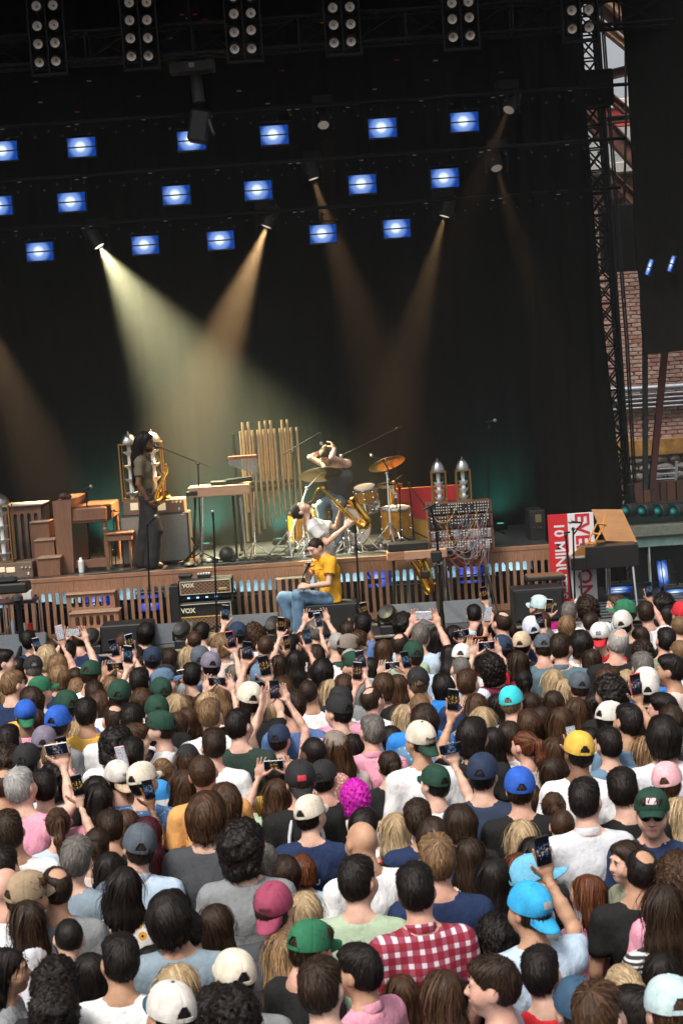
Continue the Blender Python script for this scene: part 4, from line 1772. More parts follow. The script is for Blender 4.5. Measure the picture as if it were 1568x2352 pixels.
for k in range(28):
    m0 = rr.choice(mods[:len(mods) // 2 + 10])
    m1 = rr.choice(mods)
    nm, cc = rr.choices(PCOL, [9, 9, 8, 4, 5, 1, 3])[0]
    p0 = Vector((m0[0], m0[1], rr.uniform(m0[2], m0[3])))
    p1 = Vector((m1[0], m1[1], rr.uniform(m1[2], m1[3])))
    sag = rr.uniform(.05, .2) + .2 * (p0 - p1).length
    if k % 3 == 0:
        p1 = Vector((rr.uniform(.0, W_ / 2), -.12, mods[-1][2] + .02))
        sag = rr.uniform(.15, .45)
    pts = []
    for i in range(11):
        t = i / 10
        p = p0.lerp(p1, t)
        pts.append(p + Vector((rr.uniform(-.004, .004), -.06 * math.sin(math.pi * t), -sag * 4 * t * (1 - t))))
    g = MB()
    g.tube(pts, .0026, 5)
    g.build('patch_cable', pm('patch_%s' % nm, cc, .5), syn)
zlow = at(*q4(1095, 1525), Y).z - DZ
for (xa, xb, ya) in ((.28, .42, -.02), (.31, .36, .2), (-.24, -.16, -.02), (-.28, -.3, .25)):
    g = MB()
    g.cyl((xa, .1, zlow + .03), (xb, ya + .1, 0), .017, n=10)
    g.build('leg', CHROME, syn)
zt = at(*q4(1095, 1020), Y).z
for i, x0 in enumerate((872, 1128)):
    p = A(q4, x0, 1000, Y + .17)
    p.z = zt - .002
    p.x += .01
    tube_prop(p, msz(.22 * 325, Y), .092, 'giant vacuum tube on top of the modular synthesizer, ' + ('left one' if i == 0 else 'right one'), 3)
# small keyboard with walnut end on deck
Y = 20.7
r0 = thing('stage_keyboard', 'black keyboard in a light walnut case left of the synthesizer', 'keyboard', (A(q4, 640, 1500, Y).x, Y, DZ))
pbox(r0, 'case', q4, 510, 1525, 960, 1615, Y, .35, WOODL, .006)
pbox(r0, 'case_end', q4, 332, 1545, 512, 1635, Y + .05, .3, WOODH, .006)
pbox(r0, 'key_block', q4, 335, 1450, 770, 1530, Y + .06, .26, BLK, .01)
for (x0, xe) in ((540, 538), (920, 945), (400, 395)):
    a_, b_ = A(q4, x0, 1625, Y + .1), A(q4, xe, 1910, Y + .1)
    b_.z = DZ
    g = MB()
    g.cyl(a_ - Vector(r0.location), b_ - Vector(r0.location), .017, n=10)
    g.build('leg', CHROME if x0 > 500 else BLKM, r0)
# baritone saxophone on a stand


def smooth_path(P, R_, m=3):
    P = [Vector(p) for p in P]
    P2, R2 = [], []
    for i in range(len(P) - 1):
        a, b, c, d = P[max(0, i - 1)], P[i], P[i + 1], P[min(len(P) - 1, i + 2)]
        for k in range(m):
            t = k / m
            P2.append(.5 * ((2 * b) + (c - a) * t + (2 * a - 5 * b + 4 * c - d) * t * t + (3 * b - a - 3 * c + d) * t ** 3))
            R2.append(R_[i] + (R_[i + 1] - R_[i]) * t)
    return P2 + [P[-1]], R2 + [R_[-1]]


def sax(root, P, R_, mat, bell_axis, bell_c, bell_r, keys=26, seed=0, wide=.05):
    """tapering tube through P with radii R_, a flared bell and rows of keys"""
    P, R_ = smooth_path(P, R_)
    g = MB()
    g.tube(P, R_, 12)
    body = g.build('body_tube', mat, root)
    m4 = Vector(bell_axis).normalized().to_track_quat('Z', 'Y').to_matrix().to_4x4()
    m4.translation = Vector(bell_c)
    g = MB()
    g.lathe([(bell_r * .52, -bell_r * 1.7), (bell_r * .62, -bell_r * .8), (bell_r * .8, -bell_r * .25), (bell_r, 0), (bell_r * 1.01, .004), (bell_r * .93, -.006), (bell_r * .7, -bell_r * .4), (bell_r * .4, -bell_r)], 22, m4)
    g.build('bell', mat, root)
    rr_ = random.Random(seed)
    n = len(P)
    for k in range(keys):
        t = .25 + .7 * k / keys
        i = min(n - 2, int(t * (n - 1)))
        p = Vector(P[i]).lerp(Vector(P[i + 1]), t * (n - 1) - i)
        d = (Vector(P[i + 1]) - Vector(P[i])).normalized()
        s = Vector((0, -1, 0)) if rr_.random() < .6 else d.cross(Vector((0, -1, 0))) * rr_.choice([-1, 1])
        rad = R_[i]
        g = MB()
        c0 = p + s * (rad + .008)
        g.cyl(p + s * rad * .9, c0 + s * .006, .013 + .006 * t, n=10)
        g.build('key', mat, root)
    g = MB()
    P3 = [Vector(p) + Vector((.0, -(r_ + .012), 0)) for p, r_ in zip(P, R_)][2:-1]
    if len(P3) > 1:
        g.tube(P3, .004, 5)
        g.build('key_rod', mat, root)


Y = 20.75
b0 = A(q4, 700, 1910, Y)
b0.z = DZ
r0 = thing('baritone_saxophone', 'large brass baritone saxophone standing under the keyboard', 'saxophone', b0)
Lr = Vector(b0)
P = [A(q4, 590, 1640, Y), A(q4, 640, 1720, Y), A(q4, 690, 1820, Y), A(q4, 735, 1930, Y), A(q4, 765, 1960, Y), A(q4, 790, 1920, Y), A(q4, 765, 1800, Y), A(q4, 725, 1680, Y), A(q4, 700, 1600, Y)]
P = [p - Lr for p in P]
dz = min(p.z for p in P) - .04
P = [p - Vector((0, 0, min(0, dz))) if False else Vector((p.x, p.y, max(.05, p.z))) for p in P]
sax(r0, P, [.03, .034, .038, .045, .05, .052, .056, .05, .045], GOLD, (-.25, -.2, 1), P[-1] + Vector((-.02, -.01, .0)), .085, 20, 5)
g = MB()
g.box(P[2] + Vector((.06, -.03, .06)), (.12, .1, .1), bev=.02)
g.tube([P[2] + Vector((.06, 0, 0)), Vector((.0, .15, 0)), Vector((.1, .2, 0))], .012, 6)
g.build('stand_clamp', BLK, r0)
# centre stand with black box (right of the singer)
Y = 20.35
b0 = A(q9, 600, 745, Y)
b0.z = DZ
r0 = stand('microphone_stand', 'heavy black stand with a box and mic before the synthesizer', b0, A(q4, 850, 1340, Y), boom=(A(q4, 850, 1340, Y), A(q4, 790, 1090, Y)), micd=None, r=.022)
mic(r0, A(q4, 700, 1110, Y) - b0, A(q4, 850, 1035, Y) - A(q4, 700, 1110, Y), .24)
g = MB()
g.box(A(q4, 845, 1590, Y) - b0, (.14, .12, .15), bev=.02)
g.build('mount_box', BLK, r0)
g = MB()
g.box(A(q4, 865, 1668, Y) - b0, (.12, .1, .03), bev=.008)
g.cyl(A(q4, 862, 1690, Y) - b0, A(q4, 865, 1760, Y) - b0, .02, n=10)
g.build('clamp', CHROME, r0)
# thin stand between singer and drums, left stands
for (qq, bx, by, tx, ty, Y, lab, md) in ((q3, 1290, 2040, 1250, 1370, 20.6, 'straight black stand in front of the bass drum', None),
                                         (q2, 1140, 2350, 1105, 1150, 20.55, 'thin stand with a short pencil mic before the amplifiers', (0, 0, 1)),
                                         (q2, 370, 2300, 345, 1160, 20.5, 'black stand with a round silver mic before the saxophonist', (.6, 0, .5)),
                                         (q7, 190, 890, 150, 440, 20.1, 'black pole of the video camera at the far left', None)):
    b0 = A(qq, bx, by, Y)
    b0.z = DZ
    stand('microphone_stand', lab, b0, A(qq, tx, ty, Y), micd=md, r=.013 if Y > 20.2 else .035)
# ------------------------------------------------------------------ amplifiers with diamond grille


def diamond_mat():
    m = bpy.data.materials.new('diamond_grille_cloth')
    t, b_ = nodes(m)
    tc = t.nodes.new('ShaderNodeTexCoord')
    fac = None
    for sgn in (1, -1):
        mp = t.nodes.new('ShaderNodeMapping')
        mp.inputs['Rotation'].default_value = (0, R(52 * sgn), 0)
        t.links.new(tc.outputs['Object'], mp.inputs[0])
        wv = t.nodes.new('ShaderNodeTexWave')
        wv.bands_direction = 'X'
        wv.inputs['Scale'].default_value = 8.5
        wv.inputs['Distortion'].default_value = 0
        t.links.new(mp.outputs[0], wv.inputs['Vector'])
        gt = t.nodes.new('ShaderNodeMath')
        gt.operation = 'GREATER_THAN'
        gt.inputs[1].default_value = .86
        t.links.new(wv.outputs['Fac'], gt.inputs[0])
        if fac is None:
            fac = gt
        else:
            mx = t.nodes.new('ShaderNodeMath')
            mx.operation = 'MAXIMUM'
            t.links.new(fac.outputs[0], mx.inputs[0])
            t.links.new(gt.outputs[0], mx.inputs[1])
            fac = mx
    mc = t.nodes.new('ShaderNodeMixRGB')
    mc.inputs[1].default_value = (.055, .026, .013, 1)
    mc.inputs[2].default_value = (.22, .13, .07, 1)
    t.links.new(fac.outputs[0], mc.inputs[0])
    t.links.new(mc.outputs[0], b_.inputs['Base Color'])
    b_.inputs['Roughness'].default_value = .8
    return m


DIA = diamond_mat()
PIPE = pm('cream_piping', (.5, .46, .36), .6)
GPIPE = pm('gold_piping', (.6, .4, .08), .4)
LETW = pm('cream_lettering', (.7, .66, .5), .5)


def vox(q, x0, y0, x1, y1, Y, zb, label, split):
    a, b = q(x0, y0), q(x1, y1)
    c = at((a[0] + b[0]) / 2, (a[1] + b[1]) / 2, Y)
    w_ = msz(b[0] - a[0], Y)
    zt = at((a[0] + b[0]) / 2, a[1] + 4, Y).z
    h_ = zt - zb
    root = thing('guitar_amplifier', label, 'amplifier', (c.x, Y, zb))
    g = MB()
    g.box((0, .14, h_ / 2), (w_, .26, h_), bev=.012)
    g.build('cabinet', BLK, root)
    gz1 = h_ - (split if split else 0) - .03
    g = MB()
    g.box((0, -.001, (gz1 + .03) / 2), (w_ - .06, .03, gz1 - .03), bev=.002)
    g.build('grille', DIA, root)
    g = MB()
    t_ = .009
    for z in (.028, h_ - .024):
        g.box((0, -.012, z), (w_ - .045, .02, t_))
    for x in (-1, 1):
        g.box((x * (w_ / 2 - .024), -.0118, h_ / 2), (t_, .02, h_ - .06))
    g.build('piping', PIPE, root)
    if split:
        g = MB()
        g.box((0, -.012, gz1 + .008), (w_ - .06, .02, .012))
        g.build('gold_strip', GPIPE, root)
    text_obj('VOX', .085 if split else .07, LETW, root, frame((-w_ / 2 + .13, -.024, h_ - (split / 2 + .02 if split else .075)), (1, 0, 0), (0, -1, 0)), bold=.003)
    g = MB()
    if not split:
        g.box((w_ / 2 - .13, -.02, .075), (.11, .02, .035), bev=.005)
        g.build('badge', pm('gold_badge', (.55, .42, .16), .4, .5), root)
    return root


Yv = 20.85
vox(q2, 705, 2028, 1335, 2420, Yv, DZ, 'lower black guitar amplifier with VOX lettering above a gold strip', .17)
zt = at(*q2(1010, 2020), Yv).z
vox(q2, 700, 1765, 1325, 2005, Yv, zt + .05, 'upper guitar amplifier with VOX lettering on brown diamond grille', 0)
g = MB()
g.box((0, .12, .025), (.68, .22, .048), bev=.008)
o = g.build('power_unit', pm('rack_black', (.012, .012, .014), .4))
o.location = (at(*q2(1010, 2000), Yv).x, Yv + .01, zt)
tag(o, 'thin black power unit with blue lights between the two amplifiers', 'rack unit')
for k in range(4):
    g = MB()
    g.box((-.22 + k * .12, -.0, .026), (.03, .012, .014))
    g.build('indicator_light', em('blue_led', (.15, .4, 1), 3), o)
zt2 = at(*q2(1010, 1775), Yv).z
g = MB()
g.box((0, 0, .03), (.19, .12, .055), bev=.02)
o = g.build('pouch', BLK)
o.location = (A(q2, 775, 1780, Yv).x, Yv + .12, zt2 + .0)
tag(o, 'soft black pouch on top of the upper amplifier', 'pouch')
g = MB()
g.box((0, 0, .02), (.18, .1, .04), bev=.006)
o = g.build('effects_pedal', BLK)
o.location = (A(q2, 990, 1770, Yv).x, Yv + .1, zt2 + .0)
tag(o, 'effects pedal with five white knobs on the upper amplifier', 'pedal')
for k in range(5):
    g = MB()
    g.cyl((-.07 + k * .035, -.03, .04), (-.07 + k * .035, -.035, .06), .013, n=10)
    g.build('knob', WHITEP, o)
g = MB()
g.box((0, .1, .34), (.12, .3, .68), bev=.01)
o = g.build('flight_case', BLK)
o.location = (A(q2, 660, 2000, Yv).x, Yv, DZ)
tag(o, 'tall narrow black case left of the amplifiers', 'case')
# slotted steps on deck
Y0 = 20.55
r0 = thing('slotted_steps', 'three slotted walnut steps standing before the riser', 'steps', (A(q7, 760, 700, Y0).x, Y0, DZ))
for k, (x0, y0, x1, y1) in enumerate(((622, 712, 1000, 870), (584, 556, 978, 712), (548, 400, 945, 556))):
    Y = Y0 + k * .24
    a_, b_ = A(q7, x0, y0, Y), A(q7, x1, y1, Y)
    zt = A(q7, (x0 + x1) / 2, y0 - 8, Y).z
    zbm = DZ if k == 0 else zprev
    xa, xb = A(q7, x0, (y0 + y1) / 2, Y).x, A(q7, x1, (y0 + y1) / 2, Y).x
    slot_panel(r0, 'riser', xa, xb, zbm, zt, Y, msz(16, Y), msz(9.5, Y), zt - .035, zbm + .035 if k else DZ + .05, WOOD)
    g = MB()
    g.box(((xa + xb) / 2 - r0.location.x, Y + .12 - Y0, zt + .008 - DZ), (xb - xa + .03, .29, .016), bev=.004)
    g.build('tread', pm('worn_tread', (.34, .22, .15), .5, var=.2), r0)
    g = MB()
    g.box((xa - r0.location.x + .01, Y + .13 + .05 - Y0, (zt - DZ) / 2), (.02, .2, zt - DZ))
    g.box((xb - r0.location.x - .01, Y + .13 + .05 - Y0, (zt - DZ) / 2), (.02, .2, zt - DZ))
    g.build('side_board', WOOD, r0)
    zprev = zt + .016
# wooden box behind singer (slotted)
Y = 20.9
a_, b_ = A(q6, 155, 700, Y), A(q6, 620, 1330, Y)
r0 = thing('slotted_box', 'slotted walnut box standing behind the seated singer', 'box', ((a_.x + b_.x) / 2, Y, DZ))
slot_panel(r0, 'front', a_.x + .05, b_.x, DZ, a_.z, Y, msz(15.5, Y), msz(9, Y), A(q6, 0, 735, Y).z + .03, DZ + .3, WOOD)
g = MB()
g.box((0, .16, (a_.z - DZ) / 2), (b_.x - a_.x - .06, .24, a_.z - DZ - .004))
g.build('body', pm('dark_box_interior', (.012, .012, .02), .7), r0)
# ------------------------------------------------------------------ monitors, lamps, camera


def wedge(name, px0, px1, py0, py1, Y, label, grey=True, yaw=0.):
    cx = (px0 + px1) / 2
    w_ = msz(px1 - px0, Y)
    zt = at(cx, py0, Y).z
    c = at(cx, py1, Y)
    h_ = zt - DZ
    root = thing(name, label, 'speaker', (c.x, Y, DZ), R(yaw))
    if grey:
        poly = [(0, 0), (.42, 0), (.42, h_ * .5), (.2, h_), (.02, h_ * .12)]
        g = MB()
        m4 = Matrix(((0, 1, 0, 0), (1, 0, 0, 0), (0, 0, 1, 0), (0, 0, 0, 1)))
        g.prism(poly, -w_ / 2, w_ / 2, m4)
        g.build('cabinet', BLK, root, 20)
        a3, b3 = Vector((0, .02, h_ * .12)), Vector((0, .2, h_))
        d = (b3 - a3)
        n_ = Vector((1, 0, 0)).cross(d).normalized()
        g = MB()
        g.box((0, 0, 0), (w_ - .02, d.length - .015, .02), bev=.003)
        o = g.build('grille', GREYG, root)
        mt = Matrix((Vector((1, 0, 0)), d.normalized(), n_)).transposed().to_4x4()
        mt.translation = (a3 + b3) / 2 + n_ * .0
        o.matrix_local = mt
    else:
        g = MB()
        g.box((0, .22, h_ / 2), (w_, .42, h_), bev=.015)
        g.build('cabinet', BLK, root)
        g = MB()
        g.box((0, .0, h_ / 2), (w_ - .06, .02, h_ - .06), bev=.004)
        g.build('grille', pm('black_foam', (.012, .012, .013), .9, bump=.3, bscale=200), root)
        g = MB()
        g.box((w_ / 2 - .12, -.014, h_ * .5), (.035, .008, .035), bev=.003)
        g.build('badge', pm('gold_outline_badge', (.25, .18, .09), .5), root)
    return root


wedge('floor_monitor', -30, 106, 1462, 1512, 19.95, 'grey grille floor monitor at the far left edge of stage')
wedge('floor_monitor', 350, 445, 1436, 1482, 20.1, 'grey grille floor monitor before the amplifiers')
wedge('floor_monitor', 525, 643, 1415, 1470, 20.15, 'grey grille floor monitor left of the seated singer')
wedge('floor_monitor', 897, 1008, 1390, 1440, 20.15, 'grey grille floor monitor under the baritone saxophone')
wedge('floor_monitor', 1021, 1135, 1382, 1434, 20.15, 'grey grille floor monitor under the modular synthesizer')
wedge('subwoofer', 235, 355, 1435, 1520, 19.9, 'big black speaker box beside the slotted steps', False)
sbox = wedge('speaker_box', 706, 826, 1388, 1452, 20.05, 'black speaker box the singer in yellow sits on', False)
wedge('subwoofer', 1180, 1298, 1352, 1425, 20.1, 'big black speaker box under the keyboard bench at right', False)
SEATZ = at(766, 1388, 20.05).z


def floor_lamp(px, py, Y, label, sz=1.):
    p = at(px, py, Y)
    root = thing('floor_light', label, 'stage light', (p.x, Y, DZ))
    h_ = max(.2, p.z - DZ)
    g = MB()
    g.box((0, 0, .06), (.24, .2, .12), bev=.02)
    g.build('base', BLK, root)
    g = MB()
    g.tube([(-.13, 0, .1), (-.13, 0, h_), (-.1, 0, h_ + .02)], .018, 6)
    g.tube([(.13, 0, .1), (.13, 0, h_), (.1, 0, h_ + .02)], .018, 6)
    g.build('yoke', BLKM, root)
    m4 = Vector((-.3, -.5, .45)).to_track_quat('Z', 'Y').to_matrix().to_4x4()
    m4.translation = (0, 0, h_)
    g = MB()
    g.lathe([(0, -.16), (.08, -.15), (.115, -.08), (.12, .05), (.1, .09), (.085, .08), (0, .06)], 20, m4)
    g.build('head', pm('glossy_black_shell', (.012, .011, .011), .6), root)
    g = MB()
    g.lathe([(.118, -.02), (.124, -.015), (.124, .02), (.118, .025)], 20, m4)
    g.build('reflective_band', pm('warm_reflective_band', (.2, .13, .07), .5, .2), root)


floor_lamp(213, 1466, 20.0, 'black floor light before the slotted steps')
floor_lamp(422, 1450, 19.95, 'black floor light before the amplifiers with a tan band')
floor_lamp(632, 1438, 19.95, 'black floor light beside the singer\'s feet')
floor_lamp(892, 1412, 19.98, 'black floor light left of the baritone saxophone')
# video camera and shelf of cups at far left
Y = 20.1
r0 = thing('video_camera', 'black studio camera on a pole at the far left', 'camera', (at(30, 1370, Y).x, Y, DZ))
pbox(r0, 'body', q7, -60, 310, 225, 395, Y, .3, BLK, .02)
pbox(r0, 'top_cover', q7, -60, 270, 130, 312, Y + .02, .25, pm('black_fabric_cover', (.012, .012, .012), .9), .03)
c = A(q7, 145, 430, Y) - Vector(r0.location)
g = MB()
g.lathe([(.03, -.05), (.075, -.02), (.07, .03), (.02, .06)], 16, Matrix.Translation(c))
g.build('pan_head', pm('dark_grey_plastic', (.03, .029, .028), .6), r0)
g = MB()
a_ = A(q7, 150, 450, Y) - Vector(r0.location)
g.cyl(a_, (a_.x + .02, a_.y, .0), .035, n=12)
g.build('pole', BLKM, r0)
Y = 20.5
r0 = thing('drinks_trolley', 'small dark trolley with bottles and red cups at far left', 'trolley', (at(40, 1400, Y).x, Y, DZ))
Lr = Vector(r0.location)
pbox(r0, 'top_shelf', q7, -80, 455, 285, 480, Y, .35, pm('dark_red_wood', (.05, .016, .012), .5), .006)
pbox(r0, 'low_shelf', q7, -80, 735, 290, 750, Y, .35, BLK, .006)
for x0 in (25, 285):
    for dy in (.02, .33):
        p = A(q7, x0, 470, Y)
        g = MB()
        g.cyl((p.x - Lr.x, dy, p.z - DZ), (p.x - Lr.x, dy, 0), .012, n=8)
        g.build('post', CHROME, r0)
zs = A(q7, 100, 735, Y).z
zt = A(q7, 100, 455, Y).z
REDC = pm('red_plastic', (.6, .015, .012), .4)
for i, (x0, z0, r_, h_, m_, nm, lab) in enumerate(((240, zs, .035, .13, REDC, 'cup', 'red plastic cup on the trolley'), (60, zs, .03, .11, pm('green_brown_bottle', (.12, .07, .02), .3), 'jar', 'brown jar on the low trolley shelf'), (195, zs, .028, .14, pm('pale_paper', (.5, .42, .36), .7), 'bottle', 'pale paper bottle on the low trolley shelf'), (100, zs, .03, .2, pm('clear_bottle', (.25, .28, .32), .2), 'bottle', 'clear bottle on the low trolley shelf'), (240, zt, .06, .12, WHITEP, 'tissue_box', 'white tissue pack on the trolley top'), (195, zt, .05, .07, REDC, 'red_box', 'red box on the trolley top'))):
    g = MB()
    if 'box' in nm:
        g.box((0, 0, h_ / 2), (r_ * 2, r_ * 1.6, h_), bev=.008)
    else:
        g.lathe([(0, 0), (r_ * .8, 0), (r_, h_ * .7), (r_ * (1 if nm == 'cup' else .5), h_), (0, h_)], 14)
    o = g.build(nm, m_)
    o.location = (A(q7, x0, 700, Y).x, Y + .1, z0 + .001)
    tag(o, lab, nm.replace('_', ' '))
# ------------------------------------------------------------------ right: banner, harpsichord, bench, dial box
Y = 21.0
a_, b_ = at(1256, 1183, Y), at(1361, 1178, Y)
bw = b_.x - a_.x
bh = a_.z - DZ - .02
bn = thing('banner', 'upright red and white banner with vertical lettering', 'banner', ((a_.x + b_.x) / 2, Y, DZ))
g = MB()
g.box((-bw / 2 + bw * .215, 0, bh / 2 + .02), (bw * .43 - .001, .03, bh), bev=.003)
g.build('red_panel', pm('banner_red', (.52, .012, .022), .6, var=.06), bn)
g = MB()
g.box((bw / 2 - bw * .285, 0, bh / 2 + .02), (bw * .57 - .001, .03, bh), bev=.003)
g.build('white_panel', pm('banner_white', (.66, .65, .68), .6, var=.04), bn)
g = MB()
g.box((0, .1, .01), (bw * .8, .4, .02))
g.box((0, .05, bh / 2), (.04, .04, bh))
g.build('support', BLKM, bn)
mt = frame((bw / 2 - bw * .27, -.017, DZ * 0 + bh / 2 + .0), (0, 0, -1), (0, -1, 0))
text_obj('EVERYONE', .262, pm('banner_red_ink', (.5, .012, .022), .6), bn, mt, .0015, .006)
mt = frame((-bw / 2 + bw * .225, -.017, bh / 2 + .02), (0, 0, -1), (0, -1, 0))
text_obj('10 MINUTES', .19, pm('banner_white_ink', (.66, .65, .67), .6), bn, mt, .0015, .004)
# dial box behind
r0 = thing('dial_cabinet', 'black cabinet with gold dials left of the banner', 'speaker', (A(q5, 380, 500, 21.726).x, 21.726, DZ))
pbox(r0, 'body', q5, 315, 265, 445, 700, 21.726, .5, BLK, .01, zb=DZ)
for x0 in (348, 378, 402):
    c = A(q5, x0, 407, 21.726) - Vector(r0.location)
    g = MB()
    g.cyl(c, c + Vector((0, -.03, 0)), .012, n=10)
    g.build('dial', GOLDT, r0)
pbox(r0, 'meter', q5, 355, 300, 405, 365, 21.722, .02, pm('dim_meter', (.14, .13, .06), .3), .003)
# harpsichord
Y = 20.5
hp = thing('harpsichord', 'black harpsichord with raised orange lid on chrome legs', 'harpsichord', (A(q5, 930, 800, Y).x, Y, DZ))
HL = Vector(hp.location)


def hq(x, y, Y_):
    return A(q5, x, y, Y_) - HL


zb0, zt0 = hq(930, 742, Y).z, hq(930, 560, Y).z
xk0, xk1, xb0, xb1 = hq(650, 650, Y).x, hq(770, 650, Y).x, hq(770, 650, Y).x, hq(1205, 650, Y).x
g = MB()
g.box(((xk1 + xb1) / 2, .35, (zb0 + zt0) / 2), (xb1 - xk1, .7, zt0 - zb0), bev=.008)
g.box(((xk0 + xk1) / 2 - .0, .35, zb0 + .075), (xk1 - xk0 + .01, .7, .15), bev=.006)
g.build('case', pm('black_lacquer', (.014, .013, .013), .35), hp)
g = MB()
g.box(((xk0 + xk1) / 2, .35, zb0 + .165), (xk1 - xk0 - .01, .6, .025))
g.build('keyboard', pm('ivory_keys', (.5, .45, .38), .5, var=.4, scale=60, stretch=(.2, 9, 1)), hp)
cheek = [(xk0 + .005, zb0 + .18), (xk1 + .01, zb0 + .18), (xk1 + .13, zt0 + .012), (xk1 - .05, zt0 + .012), (xk0 + .09, zt0 - .03), (xk0 + .085, zb0 + .25), (xk0 + .03, zb0 + .21)]
g = MB()
g.prism(cheek, .05, .09)
g.prism(cheek, .62, .66)
g.build('cheek_piece', WOODO, hp)
g = MB()
g.box(((xk0 + xb1) / 2 + .12, .55, zt0 + .003), (xb1 - xk0 - .35, .2, .008))
g.build('soundboard', WOODO, hp)
lid = [hq(935, 517, Y + .35), hq(1190, 527, Y + .35), hq(1065, 258, Y + .62), hq(815, 258, Y + .62)]
n_ = (lid[1] - lid[0]).cross(lid[3] - lid[0]).normalized()
V = lid + [p_ - n_ * .018 for p_ in lid]
g = MB()
g.add(V, [(0, 1, 2, 3), (7, 6, 5, 4), (0, 4, 5, 1), (1, 5, 6, 2), (2, 6, 7, 3), (3, 7, 4, 0)])
g.build('lid', WOODO, hp)
ORW = pm('orange_pale_wood', (.6, .27, .05), .45, var=.1)
g = MB()
g.cyl(hq(845, 545, Y + .1), hq(943, 283, Y + .2), .009, n=8)
g.build('lid_prop', ORW, hp)
for i, (a3, b3) in enumerate((((782, 540), (855, 382)), ((830, 540), (932, 385)), ((858, 375), (935, 382)), ((820, 458), (893, 460)), ((775, 538), (858, 545)))):
    g = MB()
    d0, d1 = hq(*a3, Y + .06), hq(*b3, Y + .12)
    g.cyl(d0, d1, .010 if i < 2 else .014, n=8)
    g.build('music_stand_bar', ORW, hp)
for (xa, ya, xe, dy0, dy1) in ((725, 740, 735, .1, .1), (935, 740, 942, .5, .6), (960, 740, 965, .1, .1), (1155, 735, 1188, .1, .0)):
    a3 = hq(xa, ya, Y + dy0)
    b3 = hq(xe, 1000, Y + dy1)
    g = MB()
    g.cyl((a3.x, a3.y, zb0 + .01), (b3.x, b3.y, 0), .016, n=10)
    g.build('leg', CHROME, hp)
Y = 20.3
b0 = A(q5, 672, 940, Y)
b0.z = DZ
r0 = stand('microphone_stand', 'black stand with microphone in front of the banner', b0, A(q5, 665, 420, Y), boom=(A(q5, 665, 470, Y), A(q5, 740, 368, Y)), micd=A(q5, 600, 360, Y) - A(q5, 745, 370, Y), r=.013)
b0 = A(q5, 655, 930, 20.4)
b0.z = DZ
stand('microphone_stand', 'bent black stand with a phone clip left of the harpsichord', b0, A(q5, 605, 470, 20.4), boom=(A(q5, 585, 455, 20.4), A(q5, 640, 445, 20.4)), r=.015)
for i, (xx, lab, col_) in enumerate(((618, 'red tape marker leaning by the banner foot', REDC), (652, 'white tape marker leaning by the banner foot', WHITEP))):
    c = A(q5, xx, 985, 20.2)
    g = MB()
    g.box((0, 0, .13), (.03, .02, .26), rot=Matrix.Rotation(R(28), 3, 'Y'), bev=.004)
    o = g.build('tape_marker', col_)
    o.location = (c.x, 20.2, DZ)
    tag(o, lab, 'marker')
# bench on the right
Y = 20.6
r0 = thing('keyboard_bench', 'black padded bench with brown top before the riser end', 'bench', (A(q5, 450, 900, Y).x, Y, DZ))
pbox(r0, 'seat', q5, 285, 812, 608, 845, Y, .35, BLK, .01)
pbox(r0, 'cushion', q5, 292, 802, 600, 813, Y + .02, .31, pm('brown_cushion', (.16, .085, .045), .7), .005)
for x0 in (320, 440, 580):
    p = A(q5, x0, 840, Y) - Vector(r0.location)
    g = MB()
    g.cyl((p.x, .17, p.z), (p.x, .17, 0), .022, n=10)
    g.build('leg', CHROME, r0)
# ------------------------------------------------------------------ figures: bodies grown as one smooth surface
F32 = np.float32


def axis(lo, hi, step, bands=()):
    out = [lo]
    while out[-1] < hi:
        x = out[-1]
        s = step
        for a, b, fs in bands:
            if a - step < x < b:
                s = min(s, fs)
        out.append(x + s)
    return np.array(out, F32)


